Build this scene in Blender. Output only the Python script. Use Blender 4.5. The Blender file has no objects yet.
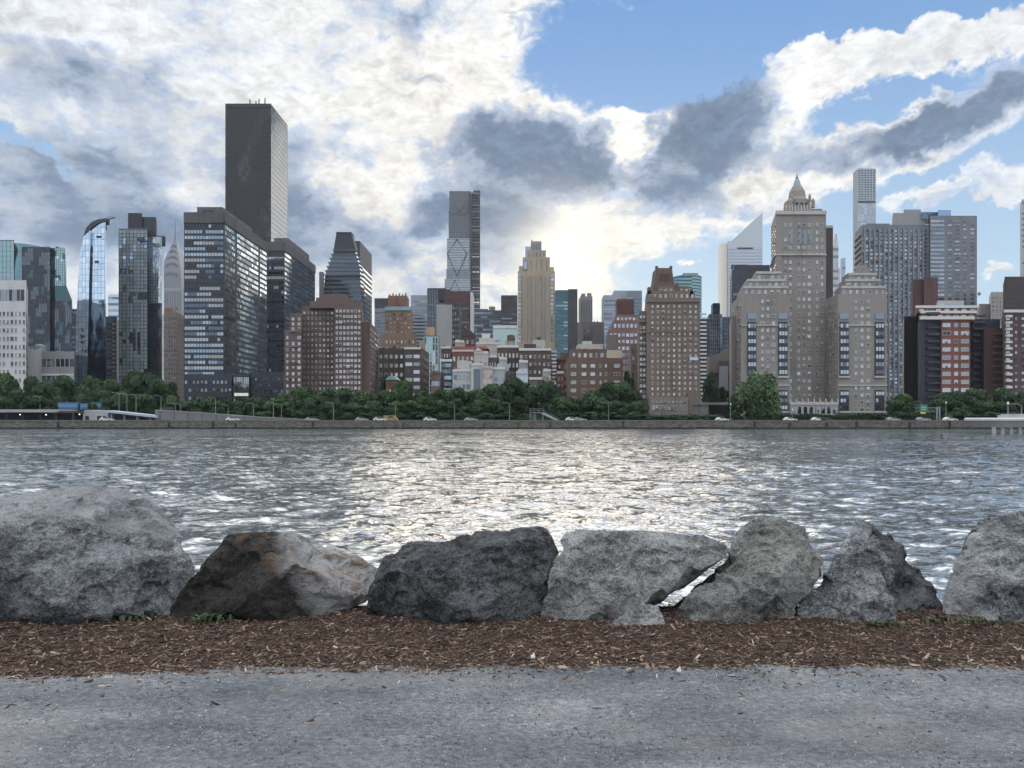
import bpy, bmesh, math, random
import numpy as np
from mathutils import Vector, Matrix, noise as mnoise

scn = bpy.context.scene
COL = scn.collection
R = math.radians
F = 740.0            # focal length in pixels of the 1024 px wide picture
HZ = 418.0           # picture row of the horizon
CZ = 3.8             # eye height above the river
GZ = 2.2             # near bank ground level
LZ = 2.6             # far bank ground level

# ------------------------------------------------------------------ camera
cam_d = bpy.data.cameras.new('camera')
cam_d.sensor_width = 36.0
cam_d.lens = 36.0 * F / 1024.0
cam_d.shift_y = (HZ - 384.0) / 1024.0
cam_d.clip_start = 0.1
cam_d.clip_end = 20000
cam = bpy.data.objects.new('camera', cam_d)
cam.location = (0, 0, CZ)
cam.rotation_euler = (R(90), 0, 0)
COL.objects.link(cam)
scn.camera = cam

# ------------------------------------------------------------------ sun
SUN_PX, SUN_PY = 560.0, 262.0
sd = Vector(((SUN_PX - 512) / F, 1.0, (HZ - SUN_PY) / F)).normalized()
sun_az = math.atan2(sd.x, sd.y)
sun_el = math.asin(sd.z)
sl = bpy.data.lights.new('sun', 'SUN')
sl.energy = 0.5
sl.angle = R(32)
sl.color = (1.0, 0.86, 0.68)
so = bpy.data.objects.new('sun', sl)
so.rotation_euler = (-sd).to_track_quat('-Z', 'Y').to_euler()
COL.objects.link(so)

# ------------------------------------------------------------------ world
SKY_STRENGTH = 0.10
world = bpy.data.worlds.new('World')
scn.world = world
world.use_nodes = True
wt = world.node_tree
wt.nodes.clear()
WN, WL = wt.nodes, wt.links


def wn(t, **kw):
    n = WN.new(t)
    for k, v in kw.items():
        setattr(n, k, v)
    return n


def wmath(op, a, b=None, c=None, clamp=False):
    n = WN.new('ShaderNodeMath'); n.operation = op; n.use_clamp = clamp
    for i, v in enumerate((a, b, c)):
        if v is None:
            continue
        if isinstance(v, (int, float)):
            n.inputs[i].default_value = v
        else:
            WL.new(v, n.inputs[i])
    return n.outputs[0]


def wmix(fac, a, b, blend='MIX'):
    n = WN.new('ShaderNodeMix'); n.data_type = 'RGBA'; n.blend_type = blend
    for sock, v in ((n.inputs[0], fac), (n.inputs[6], a), (n.inputs[7], b)):
        if isinstance(v, (int, float)):
            sock.default_value = v
        elif isinstance(v, (tuple, list)):
            sock.default_value = (*v, 1.0)
        else:
            WL.new(v, sock)
    return n.outputs[2]


def wsmooth(x, lo, hi):
    n = WN.new('ShaderNodeMapRange'); n.interpolation_type = 'SMOOTHSTEP'
    WL.new(x, n.inputs[0])
    n.inputs[1].default_value = lo; n.inputs[2].default_value = hi
    n.inputs[3].default_value = 0; n.inputs[4].default_value = 1
    return n.outputs[0]


tc = wn('ShaderNodeTexCoord')
sky = wn('ShaderNodeTexSky', sky_type='NISHITA', sun_disc=False)
sky.sun_elevation = sun_el
sky.sun_rotation = sun_az
sky.air_density = 1.0; sky.dust_density = 0.4; sky.ozone_density = 2.0
sep = wn('ShaderNodeSeparateXYZ'); WL.new(tc.outputs['Generated'], sep.inputs[0])
az = wmath('ARCTAN2', sep.outputs[0], sep.outputs[1])
el = wmath('ARCSINE', sep.outputs[2])
azel = wn('ShaderNodeCombineXYZ')
WL.new(az, azel.inputs[0]); WL.new(el, azel.inputs[1])


def wnoise(vec, scale, detail, rough, dist=0.0, stretch=(1, 1, 1), off=(0, 0, 0), rot=0.0):
    m = wn('ShaderNodeMapping'); WL.new(vec, m.inputs[0])
    m.inputs['Scale'].default_value = stretch; m.inputs['Location'].default_value = off
    m.inputs['Rotation'].default_value = (0, 0, rot)
    n = wn('ShaderNodeTexNoise'); WL.new(m.outputs[0], n.inputs['Vector'])
    n.inputs['Scale'].default_value = scale; n.inputs['Detail'].default_value = detail
    n.inputs['Roughness'].default_value = rough; n.inputs['Distortion'].default_value = dist
    return n


# wander the coordinates so that every cloud edge is ragged
w1 = wnoise(azel.outputs[0], 5.0, 5, 0.55, off=(3.1, 1.7, 0))
w2 = wnoise(azel.outputs[0], 22.0, 4, 0.6, off=(9.1, 4.7, 0))


def vop(op, a, b):
    n = wn('ShaderNodeVectorMath', operation=op)
    for i, v in enumerate((a, b)):
        if isinstance(v, tuple):
            n.inputs[i].default_value = v
        elif isinstance(v, (int, float)):
            n.inputs['Scale'].default_value = v
        else:
            WL.new(v, n.inputs[i])
    return n.outputs[0]


d1 = vop('SCALE', vop('SUBTRACT', w1.outputs['Color'], (0.5, 0.5, 0.5)), 0.10)
d2 = vop('SCALE', vop('SUBTRACT', w2.outputs['Color'], (0.5, 0.5, 0.5)), 0.07)
P2 = vop('ADD', vop('ADD', azel.outputs[0], d1), d2)


def px2ae(px, py):
    x, z = (px - 512) / F, (HZ - py) / F
    return math.atan2(x, 1.0), math.asin(z / math.sqrt(x * x + 1 + z * z))


def blob(cx, cy, rx, ry, rot, amp, soft=1.0):
    a, e = px2ae(cx, cy)
    m = wn('ShaderNodeMapping', vector_type='TEXTURE'); WL.new(P2, m.inputs[0])
    m.inputs['Location'].default_value = (a, e, 0)
    m.inputs['Rotation'].default_value = (0, 0, R(rot))
    k = math.cos(a) ** 2 * 0.5 + 0.5
    m.inputs['Scale'].default_value = (rx / F * k, ry / F, 1)
    # flatten z of the wandering so that only az / el count
    f = vop('MULTIPLY', m.outputs[0], (1, 1, 0))
    ln = wn('ShaderNodeVectorMath', operation='LENGTH'); WL.new(f, ln.inputs[0])
    mr = wn('ShaderNodeMapRange', interpolation_type='SMOOTHSTEP')
    WL.new(ln.outputs['Value'], mr.inputs[0])
    mr.inputs[1].default_value = 1.0 - 0.75 * soft; mr.inputs[2].default_value = 1.0 + 0.35 * soft
    mr.inputs[3].default_value = amp; mr.inputs[4].default_value = 0
    return mr.outputs[0]


def total(items, start):
    acc = start
    for it in items:
        acc = wmath('ADD', acc, blob(*it))
    return acc


COVER = [  # cx, cy, rx, ry, rot, amount
    (250, 90, 430, 250, 0, 0.55), (180, 300, 430, 130, 0, 0.40), (470, 290, 170, 110, 0, 0.30),
    (690, 45, 190, 42, 12, -0.62), (560, 50, 60, 30, 40, -0.22), (900, 4, 240, 14, 0, -0.30),
    (25, 140, 55, 15, -12, -0.42), (95, 168, 42, 9, -10, -0.26),
    (600, 125, 120, 60, -12, 0.40), (720, 130, 95, 75, 0, 0.45), (640, 215, 200, 40, 4, 0.42),
    (802, 66, 52, 28, -10, 0.50), (868, 58, 62, 34, 0, 0.50), (935, 44, 62, 28, 0, 0.48), (1000, 36, 50, 26, 0, 0.48), (752, 62, 24, 34, 0, -0.30), (872, 146, 78, 30, 6, 0.52), (965, 122, 85, 28, 8, 0.52), (795, 190, 60, 22, 20, 0.25),
    (940, 190, 62, 9, 10, 0.40), (1010, 192, 38, 13, -8, 0.45), (1000, 268, 26, 6, 5, 0.40),
    (640, 300, 30, 7, 6, 0.22), (555, 275, 60, 50, 0, 0.25), (690, 262, 12, 4, 0, 0.3),
]
DARK = [
    (522, 156, 108, 38, -10, 0.95), (706, 112, 58, 60, 4, 0.98), (768, 156, 56, 20, -8, 0.5), (632, 128, 24, 46, 10, -0.70), (812, 84, 50, 26, 0, -0.50), (840, 168, 40, 14, 0, -0.3), (885, 140, 75, 20, 8, 0.72), (975, 112, 70, 20, 8, 0.72),
    (660, 185, 90, 26, -18, 0.40), (880, 72, 60, 10, 4, 0.22),
    (95, 215, 190, 48, -14, 0.44), (330, 235, 110, 44, -16, 0.38), (500, 218, 70, 30, -20, 0.55), (437, 222, 34, 22, 0, 0.5),
    (70, 150, 90, 28, -10, 0.30), (180, 110, 160, 26, -14, 0.28), (60, 70, 90, 24, 10, 0.26), (404, 30, 22, 22, 0, 0.45),
    (230, 175, 120, 20, -20, 0.25), (500, 270, 60, 20, 0, 0.30), (600, 150, 50, 30, 0, 0.2), (30, 25, 60, 14, 0, 0.2),
]
# generic cloud outside the pictured part: half covered
n_big = wnoise(tc.outputs['Generated'], 2.2, 8, 0.58, 0.3, stretch=(1, 1, 2.2), off=(2.2, 0.4, 5.0))
n_mid = wnoise(azel.outputs[0], 7.0, 6, 0.55, 0.2, stretch=(1, 1.9, 1), off=(1.0, 7.0, 0), rot=R(-14))
n_fine = wnoise(azel.outputs[0], 30.0, 7, 0.66, 0.6, stretch=(1, 1.8, 1), off=(4.0, 2.0, 0), rot=R(-20))
cov_n = wmath('MULTIPLY_ADD', n_mid.outputs[0], 0.75, wmath('MULTIPLY', n_fine.outputs[0], 0.40))
cov_n = wmath('SUBTRACT', cov_n, 0.575)
front = wsmooth(sep.outputs[1], 0.35, 0.62)
generic = wmath('MULTIPLY', wmath('SUBTRACT', 1.0, front), wmath('SUBTRACT', n_big.outputs[0], 0.15))
cov = wmath('ADD', total(COVER, generic), cov_n)
cov = wmath('ADD', cov, wmath('MULTIPLY', wsmooth(el, 0.50, 0.68), 0.55))
cover = wsmooth(cov, 0.14, 0.38)
shade = wmath('MULTIPLY_ADD', n_mid.outputs[0], 2.1, -1.0)
shade = wmath('ADD', shade, wmath('MULTIPLY_ADD', n_fine.outputs[0], 1.1, -0.55))
# thick middle of a cloud is greyer than its thin, lit rim
shade = wmath('ADD', shade, wmath('MULTIPLY', wsmooth(cov, 0.30, 0.95), 0.20))
shade = wsmooth(total(DARK, shade), -0.08, 1.10)
# clouds glow towards the sun behind them
dt = wn('ShaderNodeVectorMath', operation='DOT_PRODUCT')
WL.new(tc.outputs['Generated'], dt.inputs[0]); dt.inputs[1].default_value = sd
glow = wmath('POWER', wmath('MAXIMUM', dt.outputs['Value'], 0.0), 9.0)
glow2 = wmath('POWER', wmath('MAXIMUM', dt.outputs['Value'], 0.0), 500.0)
K = 0.86 / SKY_STRENGTH
BRIGHT_FAR = tuple(K * v for v in (0.76, 0.80, 0.86))
BRIGHT_SUN = tuple(K * v for v in (0.99, 0.95, 0.87))
DARKC = tuple(K * v for v in (0.160, 0.222, 0.325))
GREYC = tuple(K * v for v in (0.43, 0.50, 0.62))
bright = wmix(glow, BRIGHT_FAR, BRIGHT_SUN)
lo = wmix(wsmooth(shade, 0.0, 0.5), bright, GREYC)
cloud = wmix(wsmooth(shade, 0.45, 1.0), lo, DARKC)
tex = wmath('MULTIPLY_ADD', n_fine.outputs[0], 1.3, 0.35)
n_vf = wnoise(azel.outputs[0], 75.0, 5, 0.65, 0.4, stretch=(1, 1.7, 1), off=(7.0, 3.0, 0), rot=R(-16))
tex = wmath('MULTIPLY', tex, wmath('MULTIPLY_ADD', n_vf.outputs[0], 0.5, 0.77))
tex = wmath('MULTIPLY', tex, wmath('MULTIPLY_ADD', n_mid.outputs[0], 0.7, 0.65))
cloud = wmix(1.0, cloud, tex, 'MULTIPLY')
cloud = wmix(wmath('MULTIPLY', glow2, 0.75), cloud, tuple(K * v for v in (1.5, 1.35, 1.05)))
outside = wmath('MAXIMUM', wsmooth(el, 0.56, 1.0), wmath('MULTIPLY', wsmooth(sep.outputs[1], 0.35, -0.2), 0.16))
cloud = wmix(outside, cloud, wmix(wmath('MULTIPLY', shade, 0.6), tuple(K * v for v in (2.25, 2.27, 2.3)), tuple(K * v for v in (1.4, 1.45, 1.55))))
# clear air: the physical sky, a touch of milk near the horizon
SKY_GAIN = (1.0, 1.0, 1.0)
air = wmix(1.0, sky.outputs[0], SKY_GAIN, 'MULTIPLY')
ramp = wmix(wsmooth(el, 0.0, 0.55), tuple(K * v for v in (0.56, 0.74, 0.86)), tuple(K * v for v in (0.155, 0.33, 0.67)))
east = wsmooth(sep.outputs[1], 0.3, -0.6)
ramp = wmix(east, ramp, tuple(K * v for v in (0.24, 0.36, 0.56)))
ramp = wmix(wmath('MULTIPLY', glow2, 0.5), ramp, tuple(K * v for v in (1.1, 1.05, 0.9)))
lowe = wmath('MULTIPLY', east, wsmooth(el, 0.45, 0.05))
ramp = wmix(lowe, ramp, tuple(K * v for v in (0.66, 0.72, 0.80)))
air = wmix(0.90, air, ramp)
airc = wn('ShaderNodeVectorMath', operation='MINIMUM'); WL.new(air, airc.inputs[0]); airc.inputs[1].default_value = (K * 1.1,) * 3
air = airc.outputs[0]
out_c = wmix(cover, air, cloud)
# below the horizon: dull ground tone
out_c = wmix(wsmooth(sep.outputs[2], -0.06, -0.01), tuple(K * v for v in (0.10, 0.11, 0.12)), out_c)
bg = wn('ShaderNodeBackground'); WL.new(out_c, bg.inputs[0]); bg.inputs[1].default_value = SKY_STRENGTH
wo = wn('ShaderNodeOutputWorld'); WL.new(bg.outputs[0], wo.inputs[0])
world.cycles.sampling_method = 'NONE'  # a soft sky needs no importance map

scn.view_settings.view_transform = 'Standard'
scn.view_settings.look = 'None'
scn.view_settings.exposure = 0.34
scn.view_settings.gamma = 1.0
scn.view_settings.use_curve_mapping = False
scn.cycles.max_bounces = 5; scn.cycles.diffuse_bounces = 2; scn.cycles.glossy_bounces = 3
scn.cycles.transmission_bounces = 2; scn.cycles.volume_bounces = 0; scn.cycles.transparent_max_bounces = 6
scn.cycles.caustics_reflective = False; scn.cycles.caustics_refractive = False
scn.cycles.sample_clamp_indirect = 4.0
scn.cycles.use_denoising = True

# ================================================================== helpers
rng = np.random.default_rng(7)
random.seed(7)


def at(px, py, Y):
    return Vector(((px - 512) / F * Y, Y, CZ + (HZ - py) / F * Y))


def wx(px, Y):
    return (px - 512) / F * Y


def wz(py, Y):
    return CZ + (HZ - py) / F * Y


def tag(o, label=None, cat=None, group=None, kind=None):
    if label: o['label'] = label
    if cat: o['category'] = cat
    if group: o['group'] = group
    if kind: o['kind'] = kind
    return o


def empty(name, loc, label, cat, group=None):
    o = bpy.data.objects.new(name, None)
    o.location = loc
    COL.objects.link(o)
    return tag(o, label, cat, group)


class MB:
    """collects faces (world coordinates), then becomes one mesh object"""

    def __init__(self):
        self.v, self.f, self.m = [], [], []

    def face(self, pts, mi=0):
        n = len(self.v)
        self.v += [tuple(p) for p in pts]
        self.f.append(tuple(range(n, n + len(pts)))); self.m.append(mi)

    def box(self, x0, x1, y0, y1, z0, z1, mi=0):
        if x0 > x1: x0, x1 = x1, x0
        n = len(self.v)
        self.v += [(x0, y0, z0), (x1, y0, z0), (x1, y1, z0), (x0, y1, z0), (x0, y0, z1), (x1, y0, z1), (x1, y1, z1), (x0, y1, z1)]
        for q in ((0, 1, 5, 4), (1, 2, 6, 5), (2, 3, 7, 6), (3, 0, 4, 7), (4, 5, 6, 7), (3, 2, 1, 0)):
            self.f.append(tuple(n + i for i in q)); self.m.append(mi)
        return self

    def sbox(self, x0, x1, y0, y1, z0, z1, sh=0.0, mi=0):
        """box on a skewed plan: its back edge stands sh metres to the side"""
        n = len(self.v)
        self.v += [(x0, y0, z0), (x1, y0, z0), (x1 + sh, y1, z0), (x0 + sh, y1, z0), (x0, y0, z1), (x1, y0, z1), (x1 + sh, y1, z1), (x0 + sh, y1, z1)]
        for q in ((0, 1, 5, 4), (1, 2, 6, 5), (2, 3, 7, 6), (3, 0, 4, 7), (4, 5, 6, 7), (3, 2, 1, 0)):
            self.f.append(tuple(n + i for i in q)); self.m.append(mi)
        return self

    def prism(self, pts, y0, y1, mi=0, sh=0.0):
        """front outline of (x, z) points extruded in depth"""
        n = len(self.v); k = len(pts)
        self.v += [(x, y0, z) for x, z in pts] + [(x + sh, y1, z) for x, z in pts]
        self.f.append(tuple(range(n, n + k))); self.m.append(mi)
        self.f.append(tuple(range(n + 2 * k - 1, n + k - 1, -1))); self.m.append(mi)
        for i in range(k):
            j = (i + 1) % k
            self.f.append((n + i, n + k + i, n + k + j, n + j)); self.m.append(mi)
        return self

    def rings(self, rings, mi=0, cap=True):
        """rings: lists of points with equal counts, bottom to top"""
        n = len(self.v); k = len(rings[0])
        for r in rings:
            self.v += [tuple(p) for p in r]
        for a in range(len(rings) - 1):
            for i in range(k):
                j = (i + 1) % k
                self.f.append((n + a * k + i, n + a * k + j, n + (a + 1) * k + j, n + (a + 1) * k + i)); self.m.append(mi)
        if cap:
            self.f.append(tuple(n + (len(rings) - 1) * k + i for i in range(k))); self.m.append(mi)
            self.f.append(tuple(n + k - 1 - i for i in range(k))); self.m.append(mi)
        return self

    def lathe(self, cx, cy, prof, seg=8, mi=0, phase=0.0, squash=1.0):
        rs = []
        for r, z in prof:
            rs.append([(cx + r * math.cos(phase + 2 * math.pi * i / seg), cy + squash * r * math.sin(phase + 2 * math.pi * i / seg), z) for i in range(seg)])
        return self.rings(rs, mi)

    def tube(self, pts, rad, seg=6, mi=0):
        pts = [Vector(p) for p in pts]
        rad = rad if isinstance(rad, (list, tuple)) else [rad] * len(pts)
        rs = []
        for i, p in enumerate(pts):
            d = (pts[min(i + 1, len(pts) - 1)] - pts[max(i - 1, 0)]).normalized()
            a = d.orthogonal().normalized() if abs(d.z) < .95 else Vector((1, 0, 0)) - d * d.x
            a.normalize(); b = d.cross(a)
            rs.append([p + rad[i] * (math.cos(t) * a + math.sin(t) * b) for t in [2 * math.pi * k / seg for k in range(seg)]])
        return self.rings(rs, mi)

    def build(self, name, mats, parent=None, smooth=False):
        off = Vector((0, 0, 0))
        p = parent
        while p is not None:
            off += p.location; p = p.parent
        me = bpy.data.meshes.new(name)
        me.from_pydata([(x - off.x, y - off.y, z - off.z) for x, y, z in self.v], [], self.f)
        if not isinstance(mats, (list, tuple)): mats = [mats]
        for m in mats: me.materials.append(m)
        if len(mats) > 1:
            me.polygons.foreach_set('material_index', self.m)
        if smooth:
            me.polygons.foreach_set('use_smooth', [True] * len(me.polygons))
        me.update()
        o = bpy.data.objects.new(name, me)
        COL.objects.link(o)
        if parent is not None: o.parent = parent
        return o


# ------------------------------------------------------------------ materials
class MT:
    def __init__(self, name):
        self.m = bpy.data.materials.new(name); self.m.use_nodes = True
        self.t = self.m.node_tree; self.t.nodes.clear()
        self.p = self.n('ShaderNodeBsdfPrincipled')
        o = self.n('ShaderNodeOutputMaterial'); self.l(self.p.outputs[0], o.inputs[0])
        self.tc = None

    def n(self, t, **kw):
        x = self.t.nodes.new(t)
        for k, v in kw.items(): setattr(x, k, v)
        return x

    def l(self, a, b): self.t.links.new(a, b)

    def coord(self, kind='Object'):
        if self.tc is None: self.tc = self.n('ShaderNodeTexCoord')
        return self.tc.outputs[kind]

    def pos(self):
        g = self.n('ShaderNodeNewGeometry'); return g.outputs['Position']

    def noise(self, scale, detail=4, rough=.55, vec=None, stretch=None, dist=0.0, rot=None):
        n = self.n('ShaderNodeTexNoise')
        v = vec if vec is not None else self.coord()
        if stretch or rot:
            mp = self.n('ShaderNodeMapping'); self.l(v, mp.inputs[0])
            if stretch: mp.inputs['Scale'].default_value = stretch
            if rot: mp.inputs['Rotation'].default_value = rot
            v = mp.outputs[0]
        self.l(v, n.inputs['Vector'])
        n.inputs['Scale'].default_value = scale; n.inputs['Detail'].default_value = detail
        n.inputs['Roughness'].default_value = rough; n.inputs['Distortion'].default_value = dist
        return n.outputs[0]

    def ramp(self, x, stops, interp='LINEAR'):
        r = self.n('ShaderNodeValToRGB'); self.l(x, r.inputs[0]); r.color_ramp.interpolation = interp
        e = r.color_ramp.elements
        while len(e) < len(stops): e.new(0.5)
        for el_, (p, c) in zip(e, stops):
            el_.position = p
            el_.color = (*c, 1) if isinstance(c, (tuple, list)) else (c, c, c, 1)
        return r.outputs[0]

    def mix(self, f, a, b, blend='MIX'):
        n = self.n('ShaderNodeMix', data_type='RGBA', blend_type=blend)
        for s, v in ((n.inputs[0], f), (n.inputs[6], a), (n.inputs[7], b)):
            if isinstance(v, (int, float)): s.default_value = v
            elif isinstance(v, (tuple, list)): s.default_value = (*v, 1)
            else: self.l(v, s)
        return n.outputs[2]

    def math(self, op, a, b=None, c=None, clamp=False):
        n = self.n('ShaderNodeMath', operation=op, use_clamp=clamp)
        for i, v in enumerate((a, b, c)):
            if v is None: continue
            if isinstance(v, (int, float)): n.inputs[i].default_value = v
            else: self.l(v, n.inputs[i])
        return n.outputs[0]

    def bump(self, h, strength=.3, dist=.1, normal=None):
        b = self.n('ShaderNodeBump'); self.l(h, b.inputs['Height'])
        b.inputs['Strength'].default_value = strength; b.inputs['Distance'].default_value = dist
        if normal is not None: self.l(normal, b.inputs['Normal'])
        return b.outputs[0]

    def set(self, color=None, rough=None, metal=None, normal=None, spec=None):
        for k, v in (('Base Color', color), ('Roughness', rough), ('Metallic', metal), ('Normal', normal), ('Specular IOR Level', spec)):
            if v is None: continue
            s = self.p.inputs[k]
            if isinstance(v, (int, float)): s.default_value = v
            elif isinstance(v, (tuple, list)): s.default_value = (*v, 1)
            else: self.l(v, s)
        return self.m


_mc = {}


def wall(c, var=.25, rough=.85):
    """masonry of colour c with weather streaks and blotches"""
    key = ('w', c, var)
    if key in _mc: return _mc[key]
    t = MT('masonry')
    g = t.pos()
    a = t.noise(.12, 5, .6, vec=g, stretch=(1, 1, .35))
    b = t.noise(1.3, 3, .6, vec=g, stretch=(1, 1, 1.6))
    s_ = t.noise(1.1, 4, .7, vec=g, stretch=(1, 1, .06))
    k = t.math('ADD', t.math('MULTIPLY', a, 1.0), t.math('MULTIPLY', b, .5))
    k = t.math('ADD', k, t.math('MULTIPLY', s_, .5))
    c = (c[0] * .86, c[1] * .88, c[2] * .93)
    lo = tuple(x * (1 - var * 1.25) for x in c); hi = tuple(min(1, x * (1 + var)) for x in c)
    col = t.ramp(k, [(.75, lo), (1.25, hi)])
    _mc[key] = t.set(col, rough)
    return _mc[key]


def glass(c, rough=.06, metal=.9, wav=.004, name='window_glass'):
    key = ('g', c, rough, metal, wav)
    if key in _mc: return _mc[key]
    t = MT(name)
    g = t.pos()
    h = t.noise(.35, 2, .5, vec=g)
    _mc[key] = t.set(c, rough, metal, t.bump(h, 1.0, wav * 12))
    return _mc[key]


def plain(c, rough=.6, metal=0.0, name='paint'):
    key = ('p', c, rough, metal, name)
    if key in _mc: return _mc[key]
    t = MT(name)
    k = t.noise(2.0, 3, .6, vec=t.pos())
    col = t.ramp(k, [(.3, tuple(x * .88 for x in c)), (.7, tuple(min(1, x * 1.1) for x in c))])
    _mc[key] = t.set(col, rough, metal)
    return _mc[key]


G_SKY = glass((.34, .40, .44))        # pane mirroring the bright sky
G_MID = glass((.19, .23, .27))
G_DRK = glass((.035, .045, .06), metal=.5)
G_BLIND = plain((.40, .43, .43), .35, name='window_blind')
G_WARM = plain((.50, .40, .26), .5, name='window_curtain')
PAL_APT = [(G_SKY, .34), (G_MID, .30), (G_DRK, .22), (G_BLIND, .13), (G_WARM, .01)]
PAL_DARK = [(G_SKY, .10), (G_MID, .38), (G_DRK, .50), (G_BLIND, .02)]
PAL_BRIGHT = [(G_SKY, .55), (G_MID, .18), (G_DRK, .07), (G_BLIND, .20)]


def pick(pal, r):
    s = sum(w for _, w in pal) * r
    for i, (_, w) in enumerate(pal):
        s -= w
        if s <= 0: return i
    return len(pal) - 1


# ------------------------------------------------------------------ buildings
def skew(x0, x1, Y, D, sv):
    """the streets fan out: how far the rear of a plan stands aside when only about sv pixels of its flank face the river"""
    e = x1 if x0 + x1 < 1024 else x0
    nat = abs(e - 512) * D / (Y + D)
    if (x0 - 512) * (x1 - 512) < 0 or nat <= sv: return 0.0
    t = e + sv if e < 512 else e - sv
    return wx(t, Y + D) - wx(e, Y)


class Face:
    def __init__(self, o, u, n, W, H):
        self.o, self.u, self.n, self.W, self.H = Vector(o), Vector(u), Vector(n), W, H

    def p(self, s, z, d=0.0):
        return self.o + self.u * s + Vector((0, 0, z)) + self.n * d


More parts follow.
